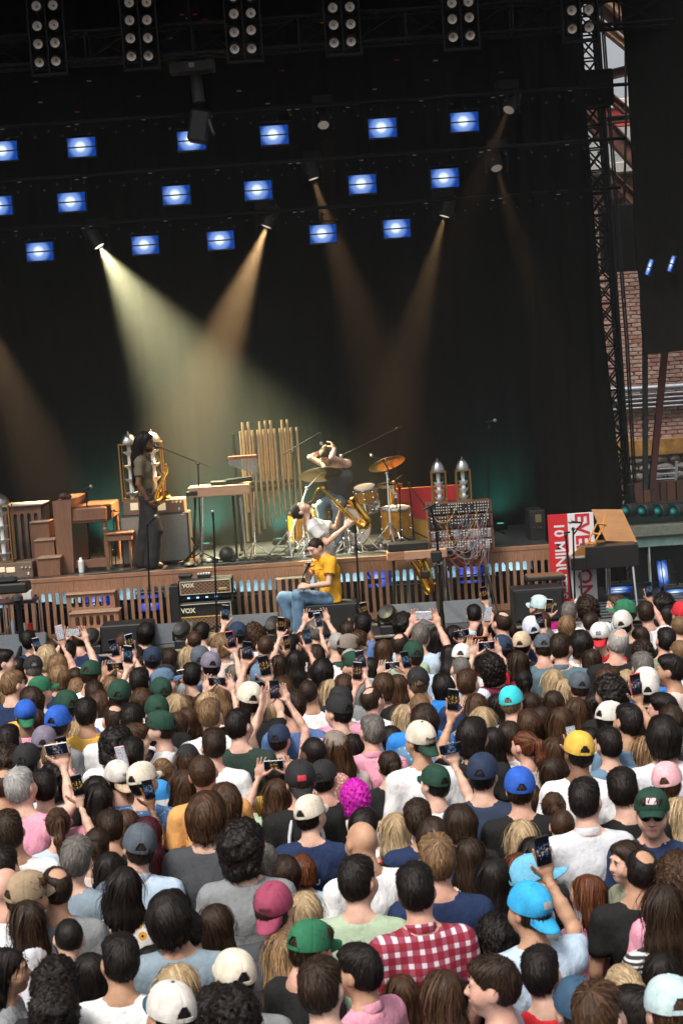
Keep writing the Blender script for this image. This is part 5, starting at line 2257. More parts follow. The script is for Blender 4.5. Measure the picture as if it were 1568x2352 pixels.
class Field:
    """smooth union of round cones, flattened cones and ellipsoids on a stretched grid"""

    def __init__(s):
        s.p = []

    def cone(s, a, b, ra, rb=None, k=.02, sub=False):
        s.p.append(('c', np.array(a, F32), np.array(b, F32), (ra, ra if rb is None else rb), k, sub))

    def flat(s, a, b, side, w0, d0, w1, d1, k=.03):
        s.p.append(('f', np.array(a, F32), np.array(b, F32), (np.array(side, F32), w0, d0, w1, d1), k, False))

    def ell(s, c, r, rot=None, k=.02, sub=False):
        s.p.append(('e', np.array(c, F32), np.array(r, F32), None if rot is None else np.array(rot, F32), k, sub))

    def bounds(s):
        lo = np.full(3, 9e9)
        hi = -lo
        for kd, a, b, q, k, sub in s.p:
            if sub:
                continue
            if kd == 'e':
                r = np.max(b)
                pts = [a - r, a + r]
            else:
                r = max(q) if kd == 'c' else max(q[1:])
                pts = [np.minimum(a, b) - r, np.maximum(a, b) + r]
            lo = np.minimum(lo, pts[0])
            hi = np.maximum(hi, pts[1])
        return lo, hi

    def grid(s, step, bands=((), (), ()), pad=.03):
        lo, hi = s.bounds()
        return [axis(lo[i] - pad, hi[i] + pad, step, bands[i]) for i in range(3)]

    def eval(s, ax, infl=0.):
        D = np.full([len(x) for x in ax], .25, F32)
        for kd, a, b, q, k, sub in s.p:
            if kd == 'e':
                r = float(np.max(b))
                lo, hi = a - r, a + r
            else:
                r = max(q) if kd == 'c' else max(q[1:])
                lo, hi = np.minimum(a, b) - r, np.maximum(a, b) + r
            m = .06 + 2 * k + infl
            sl = []
            for i in range(3):
                i0 = max(0, np.searchsorted(ax[i], lo[i] - m) - 1)
                i1 = min(len(ax[i]), np.searchsorted(ax[i], hi[i] + m) + 1)
                sl.append(slice(i0, i1))
            X, Y_, Z = np.meshgrid(ax[0][sl[0]], ax[1][sl[1]], ax[2][sl[2]], indexing='ij')
            if X.size == 0:
                continue
            P = np.stack([X, Y_, Z], -1)
            if kd == 'e':
                d = P - a
                if q is not None:
                    d = d @ q
                n = np.sqrt(((d / b) ** 2).sum(-1))
                e = (n - 1) * np.min(b)
            else:
                ab = b - a
                t = np.clip(((P - a) @ ab) / max(1e-9, float(ab @ ab)), 0, 1)
                v = P - (a + t[..., None] * ab)
                if kd == 'c':
                    e = np.sqrt((v ** 2).sum(-1)) - (q[0] + (q[1] - q[0]) * t)
                else:
                    sd_, w0, d0, w1, d1 = q
                    ax_ = ab / np.linalg.norm(ab)
                    sd_ = sd_ - ax_ * (sd_ @ ax_)
                    sd_ = sd_ / np.linalg.norm(sd_)
                    vs = v @ sd_
                    w_ = w0 + (w1 - w0) * t
                    dd = d0 + (d1 - d0) * t
                    rest = np.sqrt(np.maximum((v ** 2).sum(-1) - vs ** 2, 0))
                    e = (np.sqrt((vs / w_) ** 2 + (rest / dd) ** 2) - 1) * np.minimum(w_, dd)
            e = e - infl
            S_ = D[tuple(sl)]
            if sub:
                e = -e
                h = np.clip(.5 - .5 * (S_ - e) / k, 0, 1)
                D[tuple(sl)] = S_ + (e - S_) * h + k * h * (1 - h)
            else:
                h = np.clip(.5 + .5 * (S_ - e) / k, 0, 1)
                D[tuple(sl)] = S_ * (1 - h) + e * h - k * h * (1 - h)
        return D


def smax(a, b, k=.01):
    h = np.clip(.5 - .5 * (a - b) / k, 0, 1)
    return a * (1 - h) + b * h + k * h * (1 - h)


def nets(D, ax):
    """surface nets: returns vertices, quads"""
    for i in range(3):
        D = D.copy() if i == 0 else D
        sl0 = [slice(None)] * 3
        sl0[i] = 0
        D[tuple(sl0)] = np.maximum(D[tuple(sl0)], .01)
        sl0[i] = -1
        D[tuple(sl0)] = np.maximum(D[tuple(sl0)], .01)
    nx, ny, nz = D.shape
    ins = D < 0
    c = ins[:-1, :-1, :-1].astype(np.int8)
    tot = np.zeros((nx - 1, ny - 1, nz - 1), np.int8)
    for i in (0, 1):
        for j in (0, 1):
            for k in (0, 1):
                tot += ins[i:nx - 1 + i, j:ny - 1 + j, k:nz - 1 + k]
    act = (tot > 0) & (tot < 8)
    I, J, K = np.nonzero(act)
    idx = np.full(act.shape, -1, np.int64)
    idx[I, J, K] = np.arange(len(I))
    acc = np.zeros((len(I), 3), np.float64)
    cnt = np.zeros(len(I))
    cor = [(i, j, k) for i in (0, 1) for j in (0, 1) for k in (0, 1)]
    for a in cor:
        for d in range(3):
            if a[d]:
                continue
            b = list(a)
            b[d] = 1
            va = D[I + a[0], J + a[1], K + a[2]]
            vb = D[I + b[0], J + b[1], K + b[2]]
            cr = (va < 0) != (vb < 0)
            t = np.where(cr, va / np.where(cr, va - vb, 1), 0)
            pa = np.stack([ax[0][I + a[0]], ax[1][J + a[1]], ax[2][K + a[2]]], -1).astype(np.float64)
            pb = np.stack([ax[0][I + b[0]], ax[1][J + b[1]], ax[2][K + b[2]]], -1).astype(np.float64)
            acc[cr] += (pa + (pb - pa) * t[:, None])[cr]
            cnt[cr] += 1
    V = acc / np.maximum(cnt, 1)[:, None]
    Q = []
    for d in range(3):
        o1, o2 = [(1, 2), (2, 0), (0, 1)][d]
        s0 = [slice(None)] * 3
        s1 = [slice(None)] * 3
        s0[d] = slice(0, -1)
        s1[d] = slice(1, None)
        a_, b_ = ins[tuple(s0)], ins[tuple(s1)]
        cr = a_ != b_
        ii = list(np.nonzero(cr))
        ok = (ii[o1] > 0) & (ii[o2] > 0) & (ii[o1] < D.shape[o1] - 1) & (ii[o2] < D.shape[o2] - 1)
        ii = [x[ok] for x in ii]
        flip = a_[tuple(ii)]
        quad = []
        for (u, v) in ((1, 1), (0, 1), (0, 0), (1, 0)):
            jj = [x.copy() for x in ii]
            jj[o1] = jj[o1] - u
            jj[o2] = jj[o2] - v
            quad.append(idx[tuple(jj)])
        q = np.stack(quad, -1)
        q[~flip] = q[~flip][:, ::-1]
        Q.append(q)
    Q = np.concatenate(Q) if Q else np.zeros((0, 4), int)
    Q = Q[(Q >= 0).all(1)]
    return V, Q


def npmesh(name, V, Q, mats=(), smooth=True):
    me = bpy.data.meshes.new(name)
    me.vertices.add(len(V))
    me.vertices.foreach_set('co', np.asarray(V, F32).ravel())
    me.loops.add(len(Q) * 4)
    me.loops.foreach_set('vertex_index', np.asarray(Q, np.int32).ravel())
    me.polygons.add(len(Q))
    me.polygons.foreach_set('loop_start', np.arange(0, len(Q) * 4, 4, dtype=np.int32))
    me.polygons.foreach_set('use_smooth', np.ones(len(Q), bool))
    me.update(calc_edges=True)
    me.validate()
    for m in mats:
        me.materials.append(m)
    return me


def join(parts):
    V, Q, o = [], [], 0
    for v, q in parts:
        V.append(v)
        Q.append(q + o)
        o += len(v)
    return np.concatenate(V), np.concatenate(Q)


def wob(P, f, seed, n=5):
    rs = np.random.RandomState(seed)
    s = 0
    for _ in range(n):
        k = rs.normal(size=3)
        k = k / np.linalg.norm(k) * f * rs.uniform(.7, 1.4)
        s = s + np.sin(P @ k.astype(F32) + rs.uniform(0, 6.28))
    return s / n


def meshgridP(ax):
    return np.stack(np.meshgrid(*ax, indexing='ij'), -1)


def npv(v):
    return np.array(v, np.float64)


def head_field(f, M, s=1., sex='m', jaw=1.):
    """M: 4x4 numpy, origin at skull centre, columns x right, y face, z up"""
    Rm = M[:3, :3]

    def T(x, y, z):
        return Rm @ (np.array([x, y, z]) * s) + M[:3, 3]

    def E(c, r, k=.02, sub=False):
        f.ell(T(*c), np.array(r) * s, Rm, k, sub)
    E((0, -.006, .012), (.076, .097, .092), .02)
    E((0, .028, -.045), (.056 * jaw, .068, .075), .035)
    E((0, .062, -.088), (.028 * jaw, .026, .026), .025)
    f.cone(T(0, .094, .012), T(0, .112, -.026), .009 * s, .013 * s, .012)
    E((.012, .103, -.03), (.009, .01, .008), .008)
    E((-.012, .103, -.03), (.009, .01, .008), .008)
    f.cone(T(-.04, .083, .03), T(.04, .083, .03), .012 * s, None, .014)
    for sx in (-1, 1):
        E((sx * .031, .101, .008), (.016, .016, .011), .012, True)
        E((sx * .031, .086, .008), (.0115, .0115, .0105), .003)
        E((sx * .079, -.004, -.012), (.010, .021, .032), .006)
        E((sx * .05, .055, -.03), (.022, .03, .03), .03)
    E((0, .092, -.058), (.024, .011, .009), .008)
    E((0, .098, -.049), (.02, .004, .003), .004, True)


def hand_field(f, wr, d, nrm, curl=.5, spread=.1, s=1., thumb=.5, right=True, curls=None):
    """palm from wrist along d, palm facing nrm"""
    d = npv(d) / np.linalg.norm(d)
    nrm = npv(nrm)
    nrm = nrm - d * (nrm @ d)
    nrm /= np.linalg.norm(nrm)
    sd = np.cross(d, nrm) * (1 if right else -1)
    wr = npv(wr)
    kn = wr + d * .088 * s
    f.flat(wr - d * .01, wr + d * .05 * s, sd, .028 * s, .02 * s, .039 * s, .016 * s, .01)
    f.flat(wr + d * .04 * s, kn, sd, .039 * s, .016 * s, .040 * s, .0125 * s, .01)
    for i, (off, L) in enumerate(((-.030, .068), (-.010, .078), (.010, .074), (.029, .058))):
        cu = (curls[i] if curls else curl)
        p = kn + sd * off * s - d * .008
        dd = d + sd * spread * (i - 1.5) * .5
        dd /= np.linalg.norm(dd)
        for j, (fr, r0, r1) in enumerate(((.45, .0095, .009), (.32, .009, .008), (.23, .008, .0065))):
            a = cu * (.75 if j == 0 else .95)
            dd = dd * math.cos(a) + nrm * math.sin(a)
            dd /= np.linalg.norm(dd)
            e = p + dd * L * fr * s * 1.12
            f.cone(p, e, r0 * s, r1 * s, .004)
            p = e
    b = wr + d * .025 * s - sd * .028 * s
    dd = d * .65 - sd * .75 + nrm * (.25 + .5 * thumb)
    dd /= np.linalg.norm(dd)
    p = b
    for L, r0, r1 in ((.042, .015, .0115), (.032, .0115, .0095), (.027, .0095, .0075)):
        e = p + dd * L * s
        f.cone(p, e, r0 * s, r1 * s, .006)
        p = e
        dd = dd + d * .28 + nrm * thumb * .35
        dd /= np.linalg.norm(dd)


def body_mesh(J, sex='m', hands=(), step=.02, fine=.0085, hs=1., hM=None, lean=1., foot=True, arm=.92):
    f = Field()
    g = {k: npv(v) for k, v in J.items()}
    side = g['shR'] - g['shL']
    side /= np.linalg.norm(side)
    mm = 1. if sex == 'm' else .9
    ww = .95 if sex == 'm' else .88
    f.flat(g['pel'], g['waist'], side, .155 * mm, .105 * mm, .128 * ww, .095 * mm, .04)
    f.flat(g['waist'], g['chest'], side, .128 * ww, .095 * mm, .158 * ww, .112 * mm, .04)
    f.flat(g['chest'], g['neck'] - .04 * (g['neck'] - g['chest']) / np.linalg.norm(g['neck'] - g['chest']), side, .155 * ww, .108 * mm, .09 * ww, .062 * mm, .05)
    f.cone(g['shL'], g['shR'], .055 * mm, None, .04)
    for s_ in ('L', 'R'):
        f.cone(g['neck'] + .05 * (hM[:3, 3] - g['neck']), g['sh' + s_], .045 * mm, .05 * mm, .04)
        f.cone(g['sh' + s_], g['el' + s_], .050 * mm * arm, .040 * mm * arm, .02)
        f.cone(g['el' + s_], g['wr' + s_], .040 * mm * arm, .026 * mm, .012)
        mid = g['el' + s_] * .72 + g['wr' + s_] * .28
        f.cone(mid, g['el' + s_] * .5 + g['wr' + s_] * .5, .041 * mm * arm, .036 * mm, .02)
        f.cone(g['hip' + s_], g['kn' + s_], .084 * mm, .055 * mm, .03)
        f.cone(g['kn' + s_], g['an' + s_], .053 * mm, .034 * mm, .02)
        if foot:
            f.cone(g['an' + s_], g['to' + s_], .036, .028, .02)
    base = hM[:3, 3] + hM[:3, :3] @ np.array([0, -.012, -.05]) * hs
    f.cone(g['neck'], base, .057 * (1 if sex == 'm' else .84), .054 * (1 if sex == 'm' else .84), .03)
    head_field(f, hM, hs, sex, 1. if sex == 'm' else .93)
    hc = hM[:3, 3]
    bands = tuple(((hc[i] - .14 * hs, hc[i] + .14 * hs, fine),) for i in range(3))
    ax = f.grid(step, bands)
    parts = [nets(f.eval(ax), ax)]
    for h in hands:
        hf = Field()
        hand_field(hf, **h)
        ax = hf.grid(.0062, pad=.012)
        parts.append(nets(hf.eval(ax), ax))
    return join(parts)


def shirt_mesh(J, sex='m', sleeve=.62, hem=.0, loose=.014, step=.018, tank=False, seed=1, neckcut=.03, long=False, hM=None, up=None, wr_amp=.004):
    g = {k: npv(v) for k, v in J.items()}
    f = Field()
    side = g['shR'] - g['shL']
    side /= np.linalg.norm(side)
    mm = 1. if sex == 'm' else .9
    ww = .95 if sex == 'm' else .88
    dn = (g['pel'] - g['waist'])
    hemp = g['pel'] + dn * (hem + .1)
    f.flat(hemp, g['waist'], side, .165 * mm, .115 * mm, .145 * ww, .105 * mm, .04)
    f.flat(g['waist'], g['chest'], side, .145 * ww, .105 * mm, .163 * ww, .116 * mm, .04)
    top = g['neck'] - g['chest']
    nt_ = g['neck'] - top / np.linalg.norm(top) * .035
    f.flat(g['chest'], nt_, side, .16 * ww, .112 * mm, .088 * ww, .064 * mm, .05)
    if not tank:
        f.cone(g['shL'], g['shR'], .059 * mm, None, .04)
    for s_ in ('L', 'R'):
        a, e, w_ = g['sh' + s_], g['el' + s_], g['wr' + s_]
        f.cone(nt_ * .75 + g['sh' + s_] * .25 + top * .04, a * .9 + nt_ * .1, .048 * mm, .052 * mm * (.75 if tank else 1), .04)
        if tank:
            continue
        if long:
            f.cone(a, e, .056 * mm, .046 * mm, .02)
            f.cone(e, e + (w_ - e) * .93, .046 * mm, .034 * mm, .015)
        else:
            f.cone(a, a + (e - a) * sleeve, .056 * mm, .060 * mm, .02)
    ax = f.grid(step, pad=.05)
    D = f.eval(ax, loose)
    P = meshgridP(ax)
    D += wr_amp * wob(P, 55, seed) + wr_amp * .7 * wob(P * np.array([1, 1, .45], F32), 110, seed + 3)
    # neck opening
    nu = top / np.linalg.norm(top)
    if hM is not None:
        nu2 = hM[:3, 3] - g['neck']
        nu2 = nu2 / np.linalg.norm(nu2)
        nu = nu2
    rel = P - g['neck']
    al = rel @ nu.astype(F32)
    rad = np.sqrt(np.maximum((rel ** 2).sum(-1) - al ** 2, 0))
    cyl = np.minimum((.064 if sex == 'm' else .062) - rad, al + .012)
    D = smax(D, cyl, .008)
    D = smax(D, al - neckcut, .01)
    # sleeve ends
    if not tank:
        for s_ in ('L', 'R'):
            a, e, w_ = g['sh' + s_], g['el' + s_], g['wr' + s_]
            if long:
                c0 = e + (w_ - e) * .93
                d0 = (w_ - e) / np.linalg.norm(w_ - e)
            else:
                c0 = a + (e - a) * (sleeve + .02)
                d0 = (e - a) / np.linalg.norm(e - a)
            pl = (P - c0) @ d0.astype(F32)
            near = np.sqrt((((P - c0) - pl[..., None] * d0) ** 2).sum(-1)) < .085
            D = np.where(near & (pl > 0) & (pl < .14), np.maximum(D, pl), D)
    pe = (P - hemp) @ (dn / np.linalg.norm(dn)).astype(F32)
    D = np.maximum(D, pe - .01)
    return nets(D, ax)


def pants_mesh(J, sex='m', loose=.012, cuff=.05, step=.022, seed=2, wide=0., top=.0):
    g = {k: npv(v) for k, v in J.items()}
    f = Field()
    side = g['shR'] - g['shL']
    side = g['hipR'] - g['hipL']
    side /= np.linalg.norm(side)
    mm = 1. if sex == 'm' else .93
    up = (g['waist'] - g['pel'])
    f.flat(g['pel'] - up * .1, g['pel'] + up * (.55 + top), side, .158 * mm, .11 * mm, .138 * mm, .1 * mm, .04)
    for s_ in ('L', 'R'):
        f.cone(g['hip' + s_], g['kn' + s_], .086 * mm, .062 * mm + wide, .03)
        f.cone(g['kn' + s_], g['an' + s_], .060 * mm + wide, .052 * mm + wide * 1.6, .02)
    ax = f.grid(step, pad=.05)
    D = f.eval(ax, loose)
    P = meshgridP(ax)
    D += .007 * wob(P, 45, seed) + .005 * wob(P * np.array([1, 1, .6], F32), 105, seed + 5)
    return nets(D, ax)


def shoe_mesh(J, step=.012):
    g = {k: npv(v) for k, v in J.items()}
    out = []
    for s_ in ('L', 'R'):
        f = Field()
        a, t = g['an' + s_], g['to' + s_]
        d = t - a
        dn = d / np.linalg.norm(d)
        f.cone(a - dn * .02 + np.array([0, 0, .02]), t, .045, .040, .02)
        f.cone(a, a + np.array([0, 0, .06]), .045, .045, .02)
        f.cone(a - dn * .03 - np.array([0, 0, .03]), t - np.array([0, 0, .012]), .034, .032, .01)
        ax = f.grid(step)
        D = f.eval(ax)
        zmin = min(a[2], t[2]) - .045
        P = meshgridP(ax)
        D = np.maximum(D, zmin - P[..., 2])
        out.append(nets(D, ax))
    return out


# ------------------------------------------------------------------ hair and caps, made in head space (origin skull centre, face +y)
def hair_mesh(style, seed=1, s=1.):
    f = Field()
    st = .0075
    nape, fy = -.075, .03
    amp, frq = .0017, 380
    thick = {'S': (.081, .106, .109), 'B': (.082, .106, .104), 'Z': (.0790, .1005, .097), 'M': (.092, .113, .112), 'L': (.087, .110, .107),
             'P': (.085, .109, .107), 'U': (.085, .109, .107), 'C': (.112, .13, .130), 'D': (.092, .115, .112)}[style]
    f.ell((0, -.009, .014), thick)
    if style in ('S', 'M'):
        f.ell((0, .02, .075), (.07, .08, .045), None, .03)
    if style == 'L':
        f.flat((0, -.035, .03), (0, -.06, -.14), (1, 0, 0), .086, .08, .1, .068, .03)
        f.flat((0, -.06, -.14), (0, -.095, -.36), (1, 0, 0), .1, .062, .07, .035, .03)
    if style == 'D':
        f.flat((0, -.04, .03), (0, -.09, -.12), (1, 0, 0), .09, .09, .1, .08, .03)
        f.flat((0, -.09, -.12), (0, -.13, -.34), (1, 0, 0), .1, .075, .07, .04, .03)
    if style == 'M':
        f.flat((0, -.03, .0), (0, -.05, -.085), (1, 0, 0), .098, .09, .082, .06, .03)
        nape = -.115
    if style == 'C':
        f.flat((0, -.035, .0), (0, -.055, -.10), (1, 0, 0), .115, .10, .1, .075, .03)
        nape = -.15
        amp, frq = .010, 190
    if style == 'P':
        f.cone((0, -.10, .045), (0, -.135, .02), .026, .034, .01)
        f.cone((0, -.135, .02), (0, -.14, -.1), .034, .036, .02)
        f.cone((0, -.14, -.1), (0, -.125, -.25), .036, .012, .02)
    if style == 'U':
        f.ell((.0, -.115, .02), (.05, .04, .048), None, .012)
        f.cone((-.03, -.13, .03), (.035, -.135, .0), .02, .02, .008)
    ax = f.grid(st, pad=.03)
    D = f.eval(ax)
    P = meshgridP(ax)
    x, y, z = P[..., 0], P[..., 1], P[..., 2]
    th = np.arctan2(x, -(y + .02))
    # flow coordinate: around the crown for strands
    if style in ('L', 'D', 'P', 'M'):
        gr = 34 if style != 'D' else 22
        D += (.0035 if style != 'D' else .007) * np.sin(th * gr + 2.2 * np.sin(z * 26 + seed) + wob(P, 20, seed) * 3) * np.clip((.11 - z) * 14, .25, 1)
        D += .0035 * wob(P * np.array([1, 1, .35], F32), 140, seed + 1)
    else:
        D += amp * wob(P, frq, seed) + amp * .9 * wob(P, frq * .5, seed + 7)
        if style == 'S':
            D += .002 * np.sin(th * 30 + wob(P, 60, seed) * 4)
    face = (y - fy - .86 * z) / 1.32 + .004 * wob(P, 150, seed + 2)
    if style in ('L', 'C', 'M', 'D'):
        face = np.where(z < .0, np.minimum(face, (y - .012 - .2 * z)), face)
    D = smax(D, face, .008)
    if style not in ('L', 'D', 'P'):
        D = smax(D, nape + .012 * np.abs(x) / .08 - z + .004 * wob(P, 200, seed + 3), .008)
    elif style == 'P':
        D = np.where(y > -.095, smax(D, -.075 - z, .008), D)
    if style in ('L', 'D'):
        D = np.maximum(D, -.36 - z + .03 * wob(P * np.array([1, 1, 0], F32), 120, seed + 4))
    if style in ('S', 'B', 'Z', 'P', 'U'):
        for sx in (-1, 1):
            d = np.sqrt(((x - sx * .088) / .03) ** 2 + ((y - .012) / .034) ** 2 + ((z + .02) / .046) ** 2)
            D = smax(D, (1 - d) * .03, .006)
    if style == 'B':
        d = np.sqrt((x / .05) ** 2 + ((y + .045) / .052) ** 2 + ((z - .1) / .05) ** 2)
        D = smax(D, (1 - d + .15 * wob(P, 120, seed)) * .045, .012)
        d = np.sqrt((x / .06) ** 2 + ((y - .075) / .05) ** 2 + ((z - .09) / .05) ** 2)
        D = smax(D, (1 - d) * .04, .01)
    V, Q = nets(D, ax)
    # locks of hair laid along the flow of the style, some lifting free of the surface
    rs = np.random.RandomState(seed)
    n0 = len(V)
    ev, eq, el = [], [], []
    N, L0, L1, wd, lift = {'S': (620, .03, .055, .0036, .007), 'B': (420, .022, .04, .0034, .004), 'Z': (380, .008, .014, .0026, .001), 'M': (620, .05, .10, .0042, .007),
                           'L': (720, .09, .22, .0044, .005), 'P': (520, .05, .13, .0038, .003), 'U': (420, .04, .08, .0038, .004), 'C': (900, .03, .06, .0042, .016), 'D': (520, .12, .25, .007, .008)}[style]
    if len(V):
        from mathutils.kdtree import KDTree
        kd = KDTree(n0)
        for i, v in enumerate(V):
            kd.insert(v, i)
        kd.balance()
        # vertex normals
        nr = np.zeros_like(V)
        fn = np.cross(V[Q[:, 1]] - V[Q[:, 0]], V[Q[:, 2]] - V[Q[:, 0]])
        for c_ in range(4):
            np.add.at(nr, Q[:, c_], fn)
        nr /= np.linalg.norm(nr, axis=1)[:, None] + 1e-9
        tie = np.array([0, -.12, .04 if style == 'P' else .02])
        who = np.array([.012, -.055, .1])
        for i in rs.choice(n0, int(N * 1.7)):
            p = V[i].copy()
            if nr[i] @ np.array([0, .6, -.8]) > .75:
                continue
            L = rs.uniform(L0, L1)
            ns = 5
            jit = rs.normal(size=3) * (.25 if style != 'C' else 1.3)
            w0 = wd * rs.uniform(.4, .95)
            lf = lift * rs.uniform(0, 1) ** 2 * (2.6 if rs.rand() < .1 else 1)
            ofs = rs.uniform(.0004, .003)
            val = rs.uniform(0, 1)
            k0 = n0 + len(ev)
            good = True
            j = i
            for t_ in range(ns):
                n_ = nr[j]
                if style in ('S', 'B', 'Z'):
                    f_ = (p - who) / (np.linalg.norm(p - who) + 1e-6) + np.array([.25, .1, -.35])
                elif style in ('P', 'U') and p[1] > -.1 and p[2] > -.08:
                    f_ = tie - p
                elif style == 'C':
                    f_ = np.array([0, 0, -.6]) + np.cross(n_, [0, 0, 1]) * math.sin(t_ * 2.1 + val * 6) * 1.2
                else:
                    f_ = np.array([np.sign(p[0]) * .55 * max(0, p[2] + .02) / .1, -.35 * max(0, p[2]) / .1, -1.])
                f_ = f_ / (np.linalg.norm(f_) + 1e-6) + jit * .35
                f_ = f_ - n_ * (f_ @ n_)
                f_ /= np.linalg.norm(f_) + 1e-6
                sdv = np.cross(f_, n_) * w0 * (1 - .75 * (t_ / (ns - 1)) ** 1.5)
                q = p + n_ * (ofs + lf * (t_ / (ns - 1)) ** 2)
                ev += [q - sdv, q + sdv]
                el += [val, val]
                p = p + f_ * L / (ns - 1)
                co, j, d_ = kd.find(p)
                if d_ < .012:
                    p = p - nr[j] * ((p - np.array(co)) @ nr[j])
                else:
                    p = p + np.array([0, 0, -.002])
            for t_ in range(ns - 1):
                k = k0 + 2 * t_
                eq.append((k, k + 1, k + 3, k + 2))
    if ev:
        V = np.concatenate([V, np.array(ev)])
        Q = np.concatenate([Q, np.array(eq)])
    me = npmesh('hair', V * s, Q)
    at_ = me.attributes.new('strand', 'FLOAT_VECTOR', 'POINT')
    th = np.arctan2(V[:, 0], -(V[:, 1] + .015))
    r = np.sqrt(V[:, 0] ** 2 + (V[:, 1] + .02) ** 2)
    if style in ('L', 'D', 'P', 'U'):
        uv = np.stack([th * 1.0, V[:, 2] * 1.2, np.zeros(len(V))], -1)
    else:
        uv = np.stack([th * .9, V[:, 2] * 4, r * 6], -1)
    at_.data.foreach_set('vector', uv.astype(F32).ravel())
    lk = me.attributes.new('lock', 'FLOAT', 'POINT')
    lk.data.foreach_set('value', np.concatenate([np.full(n0, .32), np.array(el)]).astype(F32) if len(el) else np.full(len(V), .32, F32))
    return me


def hair_mat(name, dark, light, hi=.5):
    if name in _M:
        return _M[name]
    m = bpy.data.materials.new(name)
    t, b = nodes(m)
    a = t.nodes.new('ShaderNodeAttribute')
    a.attribute_name = 'strand'
    mp = t.nodes.new('ShaderNodeMapping')
    mp.inputs['Scale'].default_value = (26, 2.6, 2)
    t.links.new(a.outputs['Vector'], mp.inputs[0])
    oi = t.nodes.new('ShaderNodeObjectInfo')
    ad = t.nodes.new('ShaderNodeVectorMath')
    ad.operation = 'ADD'
    mul = t.nodes.new('ShaderNodeMath')
    mul.operation = 'MULTIPLY'
    mul.inputs[1].default_value = 37
    t.links.new(oi.outputs['Random'], mul.inputs[0])
    t.links.new(mp.outputs[0], ad.inputs[0])
    t.links.new(mul.outputs[0], ad.inputs[1])
    n = t.nodes.new('ShaderNodeTexNoise')
    n.inputs['Scale'].default_value = 1.3
    n.inputs['Detail'].default_value = 8
    n.inputs['Roughness'].default_value = .75
    t.links.new(ad.outputs[0], n.inputs['Vector'])
    al = t.nodes.new('ShaderNodeAttribute')
    al.attribute_name = 'lock'
    m1 = t.nodes.new('ShaderNodeMath')
    m1.operation = 'MULTIPLY_ADD'
    m1.inputs[1].default_value = .55
    t.links.new(al.outputs['Fac'], m1.inputs[0])
    m2 = t.nodes.new('ShaderNodeMath')
    m2.operation = 'MULTIPLY_ADD'
    m2.inputs[1].default_value = .8
    m2.inputs[2].default_value = -.1
    t.links.new(n.outputs['Fac'], m2.inputs[0])
    t.links.new(m2.outputs[0], m1.inputs[2])
    r = t.nodes.new('ShaderNodeValToRGB')
    r.color_ramp.elements[0].position = .3
    r.color_ramp.elements[1].position = .85
    r.color_ramp.elements[0].color = (*dark, 1)
    r.color_ramp.elements[1].color = (*light, 1)
    t.links.new(m1.outputs[0], r.inputs[0])
    t.links.new(r.outputs[0], b.inputs['Base Color'])
    b.inputs['Roughness'].default_value = .48
    b.inputs['Specular IOR Level'].default_value = .24
    bp = t.nodes.new('ShaderNodeBump')
    bp.inputs['Strength'].default_value = .5
    bp.inputs['Distance'].default_value = .005
    t.links.new(n.outputs['Fac'], bp.inputs['Height'])
    t.links.new(bp.outputs[0], b.inputs['Normal'])
    _M[name] = m
    return m


HAIRC = {'k': ('black', (.003, .0024, .002), (.018, .012, .01)), 'd': ('dark brown', (.005, .003, .002), (.05, .026, .014)),
         'n': ('brown', (.009, .0042, .0025), (.105, .05, .024)), 'a': ('auburn', (.022, .006, .003), (.2, .065, .024)),
         'o': ('blonde', (.17, .105, .05), (.62, .47, .28)), 't': ('light brown', (.05, .026, .012), (.32, .19, .095)),
         'g': ('grey', (.06, .053, .047), (.22, .2, .18)), 'w': ('white', (.22, .21, .2), (.5, .49, .47)),
         'm': ('magenta', (.42, .0, .28), (.8, .05, .62)), 'r': ('burgundy', (.025, .004, .007), (.08, .012, .022)),
         's': ('streaked', (.014, .007, .004), (.42, .25, .12))}


def hairm(c):
    nm, a, b = HAIRC[c]
    return hair_mat('hair_' + nm.replace(' ', '_'), a, b)


def skin_mat(name, col):
    if name in _M:
        return _M[name]
    m = pm(name, col, .55, 0, var=.22, scale=11, bump=.12, bscale=140, spec=.35)
    b = m.node_tree.nodes['Principled BSDF']
    b.inputs['Subsurface Weight'].default_value = .0
    return m


SKINS = [skin_mat('skin_fair', (.60, .37, .28)), skin_mat('skin_rosy', (.57, .32, .24)), skin_mat('skin_tan', (.44, .25, .16)), skin_mat('skin_brown', (.20, .10, .058)), skin_mat('skin_deep', (.105, .052, .032))]

CAPZ = .018


